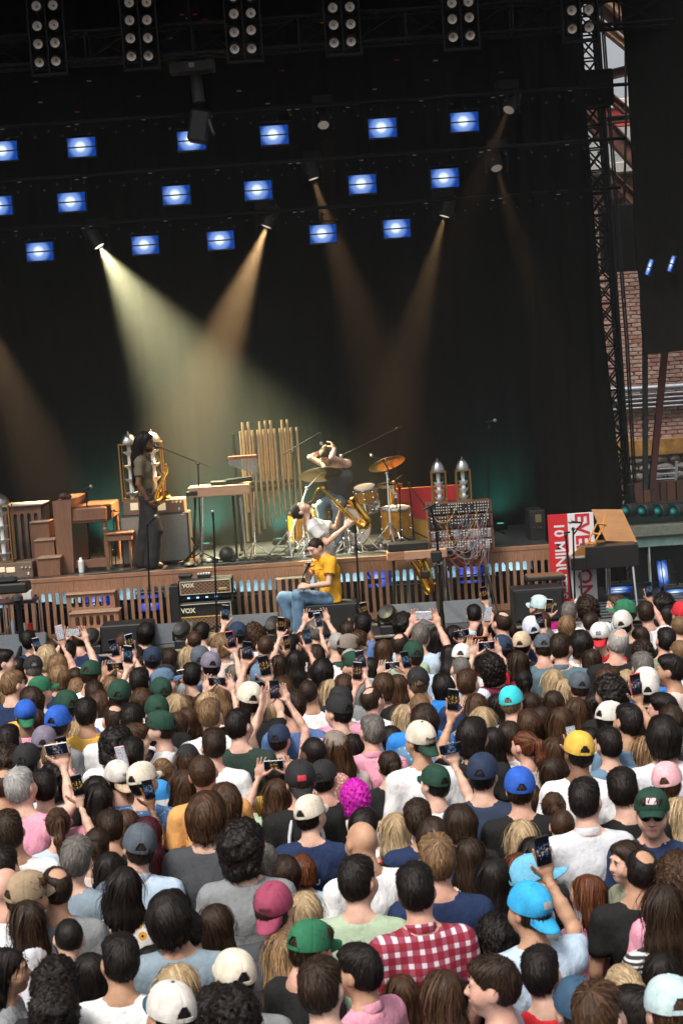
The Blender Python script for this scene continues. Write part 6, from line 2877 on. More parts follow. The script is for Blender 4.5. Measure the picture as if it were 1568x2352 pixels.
def cap_meshes():
    """crown with six seamed panels and a rear arch opening, brim, strap, button"""
    nphi, nel = 120, 24
    V, F = [], []

    def pt(phi, el, off=0.):
        # phi 0 = front (+y)
        cx, cy, cz = math.sin(phi), math.cos(phi), 0
        rx, ry, rz = .0945 + off, .113 + off, .105 + off
        seam = abs(((phi / (math.pi / 3)) + .5) % 1 - .5)
        gv = .0022 * math.exp(-(seam / .05) ** 2)
        e = math.sin(el)
        c = math.cos(el) ** .8
        front = .010 * max(0, math.cos(phi)) * math.sin(min(1.2, el) * 2.4)
        return Vector((cx * (rx - gv) * c, cy * (ry - gv + front) * c - .003, CAPZ + (rz - gv) * e - .006 * (1 - math.cos(phi)) * (1 - e)))
    for j in range(nel + 1):
        for i in range(nphi):
            V.append(pt(2 * math.pi * i / nphi, (math.pi / 2) * (j / nel) * .999 - .06 * (1 - j / nel)))
    for j in range(nel):
        for i in range(nphi):
            phi = 2 * math.pi * (i + .5) / nphi - math.pi
            hx = phi * .1
            hz = (j + .5) / nel * .14
            if hx * hx / (.036 ** 2) + hz * hz / (.047 ** 2) < 1 or (j <= 1 and abs(hx) < .034):
                continue
            F.append((j * nphi + i, j * nphi + (i + 1) % nphi, (j + 1) * nphi + (i + 1) % nphi, (j + 1) * nphi + i))
    me = bpy.data.meshes.new('crown')
    V2 = [Vector((p.x * .965, p.y * .965, p.z - .003)) for p in V]
    n = len(V)
    me.from_pydata([tuple(p) for p in V] + [tuple(p) for p in V2], [], F + [tuple(n + k for k in q[::-1]) for q in F])
    me.polygons.foreach_set('use_smooth', [True] * len(me.polygons))
    g = MB()
    P_ = []
    for k in range(9):
        phi = math.pi + (k - 4) / 4 * .42
        P_.append(pt(phi, -.02, .001))
    for a, b in zip(P_, P_[1:]):
        m = (a + b) / 2
        d = b - a
        g.box(m + Vector((0, 0, .006)), (d.length * 1.05, .004, .016), rot=frame((0, 0, 0), d, (0, 0, 1)).to_3x3())
    strap = g.mesh('strap', BLK)
    V, F = [], []
    nu, nv = 12, 5
    for lay in (0, 1):
        for j in range(nv + 1):
            for i in range(nu + 1):
                u = -1 + 2 * i / nu
                v = j / nv
                phi = u * .82
                b = pt(phi, -.03, -.002)
                out = v * .078 * math.sqrt(max(0, 1 - (abs(u) ** 2.6))) + v * .004
                V.append((b.x * (1 - .06 * v), b.y + out, b.z - .020 * u * u * (.3 + v) - v * .014 - lay * .004 + .004))
    w_ = nu + 1
    o = (nv + 1) * w_
    for j in range(nv):
        for i in range(nu):
            a = j * w_ + i
            F.append((a, a + 1, a + w_ + 1, a + w_))
            F.append((o + a, o + a + w_, o + a + w_ + 1, o + a + 1))
    for i in range(nu):
        a = nv * w_ + i
        F.append((a, a + 1, o + a + 1, o + a))
    br_ = bpy.data.meshes.new('brim')
    br_.from_pydata(V, [], F)
    br_.polygons.foreach_set('use_smooth', [True] * len(br_.polygons))
    bt = MB().ball((0, -.003, CAPZ + .106), (.008, .008, .005), 10, 6).mesh('button', BLK)
    pt_ = MB()
    for lay in (0,):
        pts = []
        for j in range(5):
            for i in range(9):
                phi = -.3 + .6 * i / 8
                el = .32 + .34 * j / 4
                pts.append(pt(phi, el, .0022))
        fs = [(j * 9 + i, j * 9 + i + 1, (j + 1) * 9 + i + 1, (j + 1) * 9 + i) for j in range(4) for i in range(8)]
        pt_.add(pts, [q[::-1] for q in fs])
    patch = pt_.mesh('patch', WHITEP)
    return me, br_, strap, bt, patch, pt


CROWN, BRIM, STRAP, BUTTON, PATCH, CAPPT = cap_meshes()


def cap_text(body, size, mat, parent, el=.42, off=.004, ph0=0.):
    """lettering wrapped on the front of the crown"""
    me = text_mesh(body, size, .0004, .0008)
    for v in me.vertices:
        p = CAPPT(ph0 - v.co.x / .105, el + v.co.y / .1, off + v.co.z)
        v.co = p
    me.materials.clear()
    me.materials.append(mat)
    return link('lettering', me, parent)


def clothm(name, col, var=.06, sheen=.1):
    return pm('cloth_' + name, col, .88, 0, var=var, scale=10, bump=.7, bscale=13, spec=.2, stretch=(1, 1, .55))


def obm(o, mats):
    """materials on the object so that the mesh can be shared"""
    for i, m in enumerate(mats):
        o.material_slots[i].link = 'OBJECT'
        o.material_slots[i].material = m
    return o


DUMMY = pm('skin_fair', (.5, .3, .2))
# ------------------------------------------------------------------ crowd templates
def std_joints(sex, pose):
    f = sex == 'f'
    sw = .158 if f else .178
    sz = 1.398 if f else 1.402
    J = dict(pel=(0, 0, .97), waist=(0, .005, 1.12), chest=(0, 0, 1.32), neck=(0, -.02, 1.485),
             shL=(-sw, -.012, sz), shR=(sw, -.012, sz), hipL=(-.088, 0, .93), hipR=(.088, 0, .93), knL=(-.1, .025, .5), knR=(.1, .025, .5),
             anL=(-.105, -.02, .085), anR=(.105, -.02, .085), toL=(-.125, .13, .045), toR=(.125, .13, .045))
    dn = {'elL': (-sw - .055, -.03, 1.14), 'wrL': (-sw - .03, .07, .91), 'elR': (sw + .055, -.03, 1.14), 'wrR': (sw + .03, .07, .91)}
    up = {'elL': (-sw - .075, .13, 1.49), 'wrL': (-sw + .0, .24, 1.715), 'elR': (sw + .075, .13, 1.49), 'wrR': (sw - .0, .24, 1.715)}
    both = {'elL': (-sw - .07, .13, 1.50), 'wrL': (-.125, .27, 1.72), 'elR': (sw + .07, .13, 1.50), 'wrR': (.125, .27, 1.72)}
    high = {'elL': (-sw - .06, .06, 1.70), 'wrL': (-.10, .15, 1.93), 'elR': (sw + .06, .06, 1.70), 'wrR': (.10, .15, 1.93)}
    J.update(dn)
    for s_ in 'LR':
        if pose == s_:
            J['el' + s_], J['wr' + s_] = up['el' + s_], up['wr' + s_]
        if pose == 'B':
            J['el' + s_], J['wr' + s_] = both['el' + s_], both['wr' + s_]
        if pose == 'H':
            J['el' + s_], J['wr' + s_] = high['el' + s_], high['wr' + s_]
    hands = []
    for s_ in 'LR':
        sg = 1 if s_ == 'R' else -1
        w_ = npv(J['wr' + s_])
        if pose == s_:
            hands.append(dict(wr=w_, d=(-.12 * sg, .12, 1), nrm=(0, -1, .15), curl=.14, spread=.3, right=(s_ == 'R'), thumb=.55))
        elif pose in ('B', 'H'):
            hands.append(dict(wr=w_, d=(-.35 * sg, .1, 1), nrm=(0, -1, .2), curl=.2, spread=.25, right=(s_ == 'R'), thumb=.5))
        else:
            hands.append(dict(wr=w_, d=(0, .25, -1), nrm=(-sg, .1, 0), curl=.35, spread=.1, right=(s_ == 'L'), thumb=.3))
    return J, hands


HEADZ = 1.652
PIV = np.array([0, -.01, 1.53])
TILT = [(0, 0, 0), (24, 6, -3), (-24, -6, -3), (4, 3, -15), (-10, -9, 6), (12, 10, 2)]


def tilt_m(i):
    a, b, c = TILT[i]
    return Matrix.Rotation(R(a), 3, 'Z') @ Matrix.Rotation(R(b), 3, 'Y') @ Matrix.Rotation(R(c), 3, 'X')


BODYT, SHIRTT, TANKT, LONGT, PANTT, SHOET = {}, {}, {}, {}, {}, {}
for sex in 'mf':
    for pose in 'DRLBH':
        if sex == 'm' and pose == 'H':
            continue
        J, hands = std_joints(sex, pose)
        hM = np.eye(4)
        hM[:3, 3] = (0, .012, HEADZ)
        V, Q = body_mesh(J, sex, hands, .026, .0105, 1. if sex == 'm' else .965, hM)
        for ti, (ty, tr, tp) in enumerate(TILT):
            rot = np.array(tilt_m(ti))
            w_ = np.clip((V[:, 2] - 1.475) / .09, 0, 1)
            w_ = w_ * w_ * (3 - 2 * w_) * np.clip((.165 - np.hypot(V[:, 0], V[:, 1] - .012)) / .03, 0, 1)
            V2 = (V - PIV) @ rot.T + PIV
            BODYT[sex + pose + str(ti)] = npmesh('body', V + (V2 - V) * w_[:, None], Q, [DUMMY])
        if sex == 'm' or pose in 'DRLB':
            SHIRTT[sex + pose] = npmesh('shirt', *shirt_mesh(J, sex, hM=hM, step=.023, seed=3 + ord(pose)), [DUMMY])
        if sex == 'f':
            TANKT[sex + pose] = npmesh('top', *shirt_mesh(J, sex, hM=hM, step=.021, tank=True, seed=9), [DUMMY])
        if pose == 'D':
            LONGT[sex + pose] = npmesh('shirt', *shirt_mesh(J, sex, hM=hM, step=.023, long=True, seed=12), [DUMMY])
            PANTT[sex] = npmesh('trousers', *pants_mesh(J, sex, step=.034), [DUMMY])
            SHOET[sex] = [npmesh('shoe', v, q, [DUMMY]) for v, q in shoe_mesh(J, .022)]
COLLAR = MB().lathe([(.066, -.012), (.07, .004), (.064, .026), (.060, .028), (.061, .0), (.06, -.01)], 20).mesh('collar', DUMMY)
HAIRT = {st: [hair_mesh(st, 1), hair_mesh(st, 2)] for st in 'SBZMLPUCD'}
for ml in HAIRT.values():
    for m_ in ml:
        m_.materials.append(DUMMY)
for m_ in (CROWN, BRIM):
    m_.materials.append(DUMMY)
EYE = MB().ball((0, 0, 0), (.0075, .005, .0042), 10, 6).mesh('eye', pm('dark_eye', (.03, .018, .012), .2))
BROW = MB().tube([(-.016, -.004, -.002), (-.004, .002, .003), (.014, -.002, 0)], [.003, .0042, .0025], 6).mesh('eyebrow', DUMMY)
LIPS = MB().ball((0, 0, 0), (.021, .007, .0065), 12, 6).mesh('lips', pm('lip_pink', (.36, .13, .11), .45))
BEARDF = Field()
BEARDF.ell((0, .032, -.062), (.062, .07, .06), None, .02)
BEARDF.ell((0, .06, -.09), (.036, .035, .032), None, .02)
_ax = BEARDF.grid(.008)
_P = meshgridP(_ax)
_D = BEARDF.eval(_ax) + .002 * wob(_P, 300, 4)
_D = smax(_D, (_P[..., 2] + .035 + .35 * (.03 - _P[..., 1])) * .9, .008)
_D = smax(_D, .0 - _P[..., 1], .01)
_d = np.sqrt((_P[..., 0] / .026) ** 2 + ((_P[..., 1] - .1) / .03) ** 2 + ((_P[..., 2] + .055) / .012) ** 2)
_D = smax(_D, (1 - _d) * .012, .005)
_V, _Q = nets(_D, _ax)
BEARD = npmesh('beard', _V, _Q, [DUMMY])
_a = BEARD.attributes.new('strand', 'FLOAT_VECTOR', 'POINT')
_a.data.foreach_set('vector', (_V * 12).astype(F32).ravel())
GLS = MB()
for sx in (-1, 1):
    GLS.ball((sx * .032, .101, .006), (.026, .008, .02), 14, 8)
    GLS.tube([(sx * .056, .095, .012), (sx * .076, .05, .012), (sx * .08, -.005, .004)], .0025, 6)
GLS.tube([(-.01, .108, .01), (.01, .108, .01)], .003, 6)
SUNG = GLS.mesh('sunglasses', pm('sunglass_black', (.01, .01, .011), .12))

SHIRTC = {'wh': ('white', (.70, .70, .71)), 'bk': ('black', (.014, .014, .014)), 'nv': ('navy', (.016, .028, .075)), 'bl': ('blue', (.03, .2, .6)), 'rb': ('denim blue', (.085, .15, .33)),
          'lb': ('pale blue', (.40, .50, .62)), 'gr': ('grey', (.20, .21, .22)), 'cg': ('charcoal', (.055, .058, .065)), 'pk': ('pink', (.68, .30, .40)), 'bp': ('pale beige', (.60, .50, .46)),
          'rd': ('red', (.55, .025, .03)), 'yl': ('mustard', (.62, .36, .07)), 'or': ('orange', (.60, .30, .10)), 'mt': ('mint green', (.33, .42, .30)), 'dg': ('dark green', (.025, .042, .034)),
          'ol': ('olive', (.19, .20, .14)), 'tl': ('slate teal', (.085, .14, .165)), 'mr': ('maroon', (.16, .02, .045)), 'dn': ('denim', (.12, .2, .29)), 'gb': ('grey blue', (.20, .26, .31)), 'ln': ('pale linen', (.55, .56, .60)), 'mg': ('magenta', (.55, .02, .22))}
CAPC = {'bk': ('black', (.016, .016, .017)), 'dg': ('dark green', (.012, .045, .028)), 'gn': ('green', (.02, .13, .065)), 'nv': ('navy', (.016, .028, .06)), 'rb': ('royal blue', (.02, .09, .42)),
        'db': ('faded denim', (.09, .15, .24)), 'wh': ('white', (.66, .64, .61)), 'cr': ('cream', (.60, .54, .44)), 'be': ('beige', (.50, .38, .26)), 'pb': ('pale blue', (.42, .55, .57)),
        'lv': ('lavender white', (.52, .56, .68)), 'tp': ('taupe', (.19, .155, .13)), 'sl': ('slate', (.07, .085, .105)), 'pu': ('purple grey', (.16, .14, .19)), 'ol': ('olive', (.11, .12, .09)),
        'tq': ('turquoise', (.04, .52, .58)), 'yl': ('mustard yellow', (.60, .38, .06)), 'pk': ('pale pink', (.66, .36, .40)), 'mr': ('maroon', (.26, .045, .09)), 'az': ('bright blue', (.03, .33, .62)),
        'sb': ('sky blue', (.13, .40, .58)), 'wm': ('white mesh', (.56, .53, .49)), 'kh': ('khaki', (.30, .22, .14)), 'rd': ('red', (.5, .02, .03)), 'st': ('slate blue', (.03, .07, .12))}


def plaid_mat(name, cols, sc=9.):
    if name in _M:
        return _M[name]
    m = bpy.data.materials.new(name)
    t, b = nodes(m)
    tc = t.nodes.new('ShaderNodeTexCoord')
    outs = []
    for ax_ in ('X', 'Z'):
        wv = t.nodes.new('ShaderNodeTexWave')
        wv.bands_direction = ax_
        wv.inputs['Scale'].default_value = sc / 3.14 / 2 * 1.6
        wv.inputs['Distortion'].default_value = .25
        t.links.new(tc.outputs['Object'], wv.inputs['Vector'])
        r = t.nodes.new('ShaderNodeValToRGB')
        r.color_ramp.interpolation = 'CONSTANT'
        r.color_ramp.elements[0].color = (0, 0, 0, 1)
        r.color_ramp.elements[1].position = .66
        r.color_ramp.elements[1].color = (1, 1, 1, 1)
        t.links.new(wv.outputs['Fac'], r.inputs[0])
        outs.append(r)
    ad = t.nodes.new('ShaderNodeMath')
    ad.operation = 'ADD'
    t.links.new(outs[0].outputs[0], ad.inputs[0])
    t.links.new(outs[1].outputs[0], ad.inputs[1])
    dv = t.nodes.new('ShaderNodeMath')
    dv.operation = 'MULTIPLY'
    dv.inputs[1].default_value = .5
    t.links.new(ad.outputs[0], dv.inputs[0])
    cr = t.nodes.new('ShaderNodeValToRGB')
    cr.color_ramp.interpolation = 'CONSTANT'
    cr.color_ramp.elements[0].color = (*cols[0], 1)
    cr.color_ramp.elements[1].position = .4
    cr.color_ramp.elements[1].color = (*cols[1], 1)
    e = cr.color_ramp.elements.new(.8)
    e.color = (*cols[2], 1)
    t.links.new(dv.outputs[0], cr.inputs[0])
    t.links.new(cr.outputs[0], b.inputs['Base Color'])
    b.inputs['Roughness'].default_value = .85
    _M[name] = m
    return m


def print_mat(name, base, spot, scale=30., thr=.6, third=None):
    if name in _M:
        return _M[name]
    m = bpy.data.materials.new(name)
    t, b = nodes(m)
    tc = t.nodes.new('ShaderNodeTexCoord')
    n = t.nodes.new('ShaderNodeTexVoronoi')
    n.inputs['Scale'].default_value = scale
    t.links.new(tc.outputs['Object'], n.inputs['Vector'])
    cr = t.nodes.new('ShaderNodeValToRGB')
    cr.color_ramp.interpolation = 'CONSTANT'
    cr.color_ramp.elements[0].color = (*(third or spot), 1)
    cr.color_ramp.elements[1].position = thr * .35 if third else 0.001
    cr.color_ramp.elements[1].color = (*spot, 1)
    e = cr.color_ramp.elements.new(thr)
    e.color = (*base, 1)
    t.links.new(n.outputs['Distance'], cr.inputs[0])
    t.links.new(cr.outputs[0], b.inputs['Base Color'])
    b.inputs['Roughness'].default_value = .85
    _M[name] = m
    return m


def band_mat(name, hi, lo, z, star=None):
    """two colour blocks split at height z"""
    if name in _M:
        return _M[name]
    m = bpy.data.materials.new(name)
    t, b = nodes(m)
    tc = t.nodes.new('ShaderNodeTexCoord')
    sp = t.nodes.new('ShaderNodeSeparateXYZ')
    t.links.new(tc.outputs['Object'], sp.inputs[0])
    gt = t.nodes.new('ShaderNodeMath')
    gt.operation = 'GREATER_THAN'
    gt.inputs[1].default_value = z
    t.links.new(sp.outputs['Z'], gt.inputs[0])
    mx = t.nodes.new('ShaderNodeMixRGB')
    mx.inputs[1].default_value = (*lo, 1)
    mx.inputs[2].default_value = (*hi, 1)
    t.links.new(gt.outputs[0], mx.inputs[0])
    t.links.new(mx.outputs[0], b.inputs['Base Color'])
    b.inputs['Roughness'].default_value = .85
    _M[name] = m
    return m


def stripe_mat(name, a, b_, sc=20., d='Z'):
    if name in _M:
        return _M[name]
    m = bpy.data.materials.new(name)
    t, b = nodes(m)
    tc = t.nodes.new('ShaderNodeTexCoord')
    wv = t.nodes.new('ShaderNodeTexWave')
    wv.bands_direction = d
    wv.inputs['Scale'].default_value = sc
    wv.inputs['Distortion'].default_value = .4
    t.links.new(tc.outputs['Object'], wv.inputs['Vector'])
    mx = t.nodes.new('ShaderNodeMixRGB')
    mx.inputs[1].default_value = (*a, 1)
    mx.inputs[2].default_value = (*b_, 1)
    gt = t.nodes.new('ShaderNodeMath')
    gt.operation = 'GREATER_THAN'
    gt.inputs[1].default_value = .6
    t.links.new(wv.outputs['Fac'], gt.inputs[0])
    t.links.new(gt.outputs[0], mx.inputs[0])
    t.links.new(mx.outputs[0], b.inputs['Base Color'])
    b.inputs['Roughness'].default_value = .85
    _M[name] = m
    return m


SPECIAL = {'plaid': ('red and white plaid', lambda: plaid_mat('plaid_red', ((.20, .005, .016), (.26, .045, .085), (.58, .52, .55)), 23)),
           'flor': ('rose floral', lambda: print_mat('floral_rose', (.44, .17, .13), (.66, .56, .54), 62, .40)),
           'sunf': ('sunflower print', lambda: print_mat('sunflower_print', (.66, .64, .62), (.66, .30, .03), 15, .36, (.05, .02, .02))),
           'dots': ('dotted blue', lambda: print_mat('dotted_blue', (.03, .09, .2), (.4, .45, .5), 70, .25)),
           'bwst': ('blue and white starred', lambda: band_mat('blue_white_block', (.03, .24, .58), (.68, .68, .7), 1.36)),
           'nvfl': ('navy flower print', lambda: print_mat('navy_flower', (.014, .025, .06), (.5, .48, .45), 9, .2, (.014, .025, .06))),
           'strp': ('striped', lambda: stripe_mat('striped_shirt', (.02, .02, .025), (.5, .5, .5), 14)),
           'pstr': ('pale striped', lambda: stripe_mat('pale_stripes', (.62, .64, .68), (.35, .45, .6), 22, 'X')),
           'dnw': ('washed denim print', lambda: print_mat('washed_denim', (.10, .22, .36), (.3, .42, .5), 26, .28))}


def shirtm(c):
    if c in SPECIAL:
        return SPECIAL[c][1]()
    return clothm(SHIRTC[c][0].replace(' ', '_'), SHIRTC[c][1])


def capm(c):
    return pm('cap_' + CAPC[c][0].replace(' ', '_'), CAPC[c][1], .8, 0, var=.22, scale=18, bump=.25, bscale=160, spec=.3)


PANTM = [pm('jeans_blue', (.06, .09, .15), .85, var=.2), pm('black_trousers', (.015, .015, .016), .85), pm('khaki_trousers', (.22, .17, .11), .85)]
SHOEM = pm('shoe_leather', (.03, .028, .026), .6)


def screen_mat(i):
    nm = 'phone_screen_%d' % i
    if nm in _M:
        return _M[nm]
    m = bpy.data.materials.new(nm)
    m.use_nodes = True
    t = m.node_tree
    t.nodes.clear()
    tc = t.nodes.new('ShaderNodeTexCoord')
    mp = t.nodes.new('ShaderNodeMapping')
    mp.inputs['Location'].default_value = (i * 3.1, i * 1.7, i * .9)
    mp.inputs['Scale'].default_value = (75, 1, 70)
    t.links.new(tc.outputs['Object'], mp.inputs[0])
    n = t.nodes.new('ShaderNodeTexNoise')
    n.inputs['Scale'].default_value = 1.2
    n.inputs['Detail'].default_value = 4
    t.links.new(mp.outputs[0], n.inputs['Vector'])
    cr = t.nodes.new('ShaderNodeValToRGB')
    cols = [((.004, .004, .006), (.02, .06, .16), (.5, .3, .08), (.75, .6, .4)), ((.004, .005, .008), (.05, .03, .02), (.6, .35, .08), (.3, .3, .35)), ((.005, .006, .01), (.04, .1, .2), (.25, .25, .28), (.7, .7, .7)), ((.3, .33, .36), (.5, .5, .55), (.8, .8, .8), (.1, .12, .2))][i % 4]
    e = cr.color_ramp.elements
    e[0].position = .42
    e[0].color = (*cols[0], 1)
    e[1].position = .75
    e[1].color = (*cols[3], 1)
    for p_, c in ((.52, cols[1]), (.63, cols[2])):
        x_ = e.new(p_)
        x_.color = (*c, 1)
    sx = t.nodes.new('ShaderNodeSeparateXYZ')
    t.links.new(tc.outputs['Object'], sx.inputs[0])
    ab = t.nodes.new('ShaderNodeMath')
    ab.operation = 'ABSOLUTE'
    t.links.new(sx.outputs['Z'], ab.inputs[0])
    mr = t.nodes.new('ShaderNodeMapRange')
    mr.inputs['From Min'].default_value = .018
    mr.inputs['From Max'].default_value = .05
    mr.inputs['To Min'].default_value = 1.
    mr.inputs['To Max'].default_value = .68 if i % 4 != 3 else 1.
    t.links.new(ab.outputs[0], mr.inputs['Value'])
    mu = t.nodes.new('ShaderNodeMath')
    mu.operation = 'MULTIPLY'
    t.links.new(n.outputs['Fac'], mu.inputs[0])
    t.links.new(mr.outputs[0], mu.inputs[1])
    t.links.new(mu.outputs[0], cr.inputs[0])
    em_ = t.nodes.new('ShaderNodeEmission')
    em_.inputs[1].default_value = .5
    t.links.new(cr.outputs[0], em_.inputs[0])
    gl = t.nodes.new('ShaderNodeBsdfGlossy')
    gl.inputs['Roughness'].default_value = .15
    gl.inputs[0].default_value = (.05, .05, .05, 1)
    ad = t.nodes.new('ShaderNodeAddShader')
    t.links.new(em_.outputs[0], ad.inputs[0])
    t.links.new(gl.outputs[0], ad.inputs[1])
    o = t.nodes.new('ShaderNodeOutputMaterial')
    t.links.new(ad.outputs[0], o.inputs[0])
    _M[nm] = m
    return m


PHB = MB().box((0, 0, 0), (.076, .0095, .156), bev=.004).mesh('phone_case', BLK)
PHB.materials[0] = DUMMY
PHS = MB().box((0, -.0052, 0), (.068, .0012, .146)).mesh('phone_screen', BLK)
PHCASE = [pm('phone_black', (.012, .012, .013), .3), pm('phone_white', (.6, .58, .57), .35), pm('phone_pink', (.6, .33, .36), .4), pm('phone_blue', (.3, .42, .5), .35), pm('phone_red', (.45, .03, .03), .4)]


def link_part(name, me, parent, mats, loc=None, rot=None, sc=None):
    o = link(name, me, parent)
    if mats:
        obm(o, mats)
    if loc is not None:
        o.location = loc
    if rot is not None:
        o.rotation_euler = rot
    if sc is not None:
        o.scale = sc
    return o


def add_cap(root, color, back, hl, hs, brim=None, patch=None, text=None, pitch=0., yaw=0., te=None):
    e = link('cap', CROWN, root)
    obm(e, [capm(color)])
    e.location = hl
    e.scale = (hs * 1.0, hs, hs)
    e.rotation_euler = (R((16 if back else 8) + pitch) * (1 if back else 1), 0, R(180 if back else 0) + yaw)
    if back:
        e.rotation_euler = (R(-14), 0, R(180) + yaw)
    else:
        e.rotation_euler = (R(6) + (te.x if te else 0), te.y if te else 0, yaw)
    b = link('brim', BRIM, e)
    obm(b, [capm(brim or color)])
    if back:
        b.rotation_euler = (R(-16), 0, 0)
        b.location = (0, .0, .012)
    link_part('strap', STRAP, e, [capm(color)])
    link_part('button', BUTTON, e, [capm(brim or color)])
    if patch:
        p = link_part('patch', PATCH, e, [pm('patch_' + patch[0], patch[1], .7)])
    if text:
        cap_text(text[0], text[1], pm('thread_' + text[2], text[3], .7), e, text[4] if len(text) > 4 else .42)
    return e


def make_person(x, y, yaw, sc, sex, pose, style, hair, shirt, skin, rnd, cap=None, capback=False, brim=None, patch=None, ctext=None, face=False, beard=False, tank=False, longs=False, collar=False, sung=False, hairvar=0):
    root = thing('person', '', 'person', (x, y, 0), yaw)
    root.scale = (sc, sc, sc)
    sk = SKINS[skin]
    ti = 0 if face else rnd.choices(range(6), [3, 3, 3, 2, 2, 2])[0]
    b = link_part('body', BODYT[sex + pose + str(ti)], root, [sk])
    hs = 1. if sex == 'm' else .965
    tm = tilt_m(ti)
    hl = Vector(PIV) + tm @ (Vector((0, .012, HEADZ)) - Vector(PIV))
    te = tm.to_euler()
    if style != 'X':
        me = HAIRT[style][hairvar % 2]
        hm = hairm(hair)
        o = link_part('hair', me, root, [hm], hl, (te.x + R(rnd.uniform(-3, 3)), te.y * (.4 if style in 'LD' else 1), te.z + (R(rnd.uniform(-9, 9)) if not face else 0)), (hs * rnd.uniform(.97, 1.05), hs * rnd.uniform(.98, 1.04), hs * rnd.uniform(.97, 1.05)) if style not in 'SBZ' else (hs, hs, hs))
    st = TANKT if tank and sex == 'f' and (sex + pose) in TANKT else (LONGT if longs and pose == 'D' else SHIRTT)
    key = sex + pose
    if key not in st:
        st = TANKT
    link_part('top' if st is TANKT else 'shirt', st[key], root, [shirtm(shirt)])
    if collar:
        link_part('collar', COLLAR, root, [shirtm(shirt)], (0, -.018, 1.492), (R(-12), 0, 0), (1.08, 1.05, 1))
    link_part('trousers', PANTT[sex], root, [rnd.choice(PANTM)])
    for m_ in SHOET[sex]:
        link_part('shoe', m_, root, [SHOEM])
    if cap:
        add_cap(root, cap, capback, (hl[0], hl[1] - .004, hl[2] + .016), hs * (1.0 if style in 'XZSB' else 1.05), brim, patch, ctext, 0, te.z, te)
    if face:
        hb = hairm(hair if style != 'X' else 'd')
        for sx in (-1, 1):
            link_part('eye', EYE, root, None, (sx * .031 * hs, .012 + .0945 * hs, HEADZ + .009 * hs))
            link_part('eyebrow', BROW, root, [hb], (sx * .031 * hs, .012 + .099 * hs, HEADZ + .027 * hs), None, (sx, 1, 1))
        link_part('lips', LIPS, root, None, (0, .012 + .0985 * hs, HEADZ - .056 * hs))
        if beard:
            link_part('beard', BEARD, root, [hairm(hair)], hl)
        if sung:
            link_part('sunglasses', SUNG, root, None, hl)
    return root


def make_phone(root_mat, pose, lab, k, landscape=False, rnd=random):
    ph = thing('phone', lab, 'phone', group='phones held up by the crowd')
    if pose in 'RL':
        sg = 1 if pose == 'R' else -1
        sw = .170
        loc = Vector(((sw - .018) * sg, .214, 1.860))
        rot = Matrix.Rotation(R(-8 * sg), 4, 'Y') @ Matrix.Rotation(R(10), 4, 'X')
    elif pose == 'B':
        loc = Vector((0, .236, 1.835))
        rot = Matrix.Rotation(R(8), 4, 'X')
        landscape = True
    else:
        loc = Vector((0, .124, 2.045))
        rot = Matrix.Rotation(R(8), 4, 'X')
    if landscape:
        rot = rot @ Matrix.Rotation(R(90), 4, 'Y')
        loc += Vector((0, 0, -.02))
    ph.matrix_world = root_mat @ Matrix.Translation(loc) @ rot
    link_part('phone_case', PHB, ph, [PHCASE[[0, 0, 0, 1, 0, 2, 0, 3, 0, 4][k % 10]]])
    link_part('phone_screen', PHS, ph, [screen_mat([0, 1, 2, 0, 1, 3][k % 6])])
    return ph
# ------------------------------------------------------------------ the four musicians


def hmat(c, fwd, up, root):
    fwd = npv(fwd) / np.linalg.norm(fwd)
    up = npv(up)
    up = up - fwd * (up @ fwd)
    up /= np.linalg.norm(up)
    x = np.cross(fwd, up)
    M_ = np.eye(4)
    M_[:3, 0], M_[:3, 1], M_[:3, 2] = x, fwd, up
    M_[:3, 3] = npv(c) - npv(root)
    return M_


def to_m4(M_):
    return Matrix([list(map(float, r_)) for r_ in M_])


def performer(name_label, root, Jw, hM, hs, hands, skin, hair, style, shirt, pants, shoes, loose=.014, wide=0., sleeve=.62, tank=False, hem=.0, hairsc=(1, 1, 1), beard=False, pants_loose=.014, cuff=None, foot=True):
    J = {k: npv(v) - npv(root) for k, v in Jw.items()}
    r = thing('person', name_label, 'person', root)
    V, Q = body_mesh(J, 'm', hands, .016, .0065, hs, hM)
    link('body', npmesh('body', V, Q, [skin]), r)
    link('tank_top' if tank else 'shirt', npmesh('shirt', *shirt_mesh(J, 'm', sleeve=sleeve, hM=hM, step=.013, loose=loose, seed=31, tank=tank, hem=hem, wr_amp=.007), [shirt]), r)
    link('trousers', npmesh('trousers', *pants_mesh(J, 'm', step=.016, wide=wide, loose=pants_loose, seed=8), [pants]), r)
    for v, q in shoe_mesh(J, .009):
        link('shoe', npmesh('shoe', v, q, [shoes]), r)
    hm4 = to_m4(hM)
    if style:
        o = link('hair', hair_mesh(style, 5), r)
        o.data.materials.append(hair)
        o.matrix_local = hm4 @ Matrix.Diagonal((hs * hairsc[0], hs * hairsc[1], hs * hairsc[2], 1))
    for sx in (-1, 1):
        o = link('eye', EYE, r)
        o.matrix_local = hm4 @ Matrix.Translation((sx * .031 * hs, .0945 * hs, .009 * hs))
        o = link('eyebrow', BROW, r)
        obm(o, [hair])
        o.matrix_local = hm4 @ Matrix.Translation((sx * .031 * hs, .099 * hs, .027 * hs)) @ Matrix.Diagonal((sx, 1, 1, 1))
    o = link('lips', LIPS, r)
    o.matrix_local = hm4 @ Matrix.Translation((0, .0985 * hs, -.056 * hs))
    if beard:
        o = link('beard', BEARD, r)
        obm(o, [hair])
        o.matrix_local = hm4 @ Matrix.Diagonal((hs, hs, hs, 1))
    return r


def PJ(q, Y, d):
    """joints given as zoom pixel x, y and an offset in depth"""
    return {k: A(q, v[0], v[1], Y + (v[2] if len(v) > 2 else 0)) for k, v in d.items()}


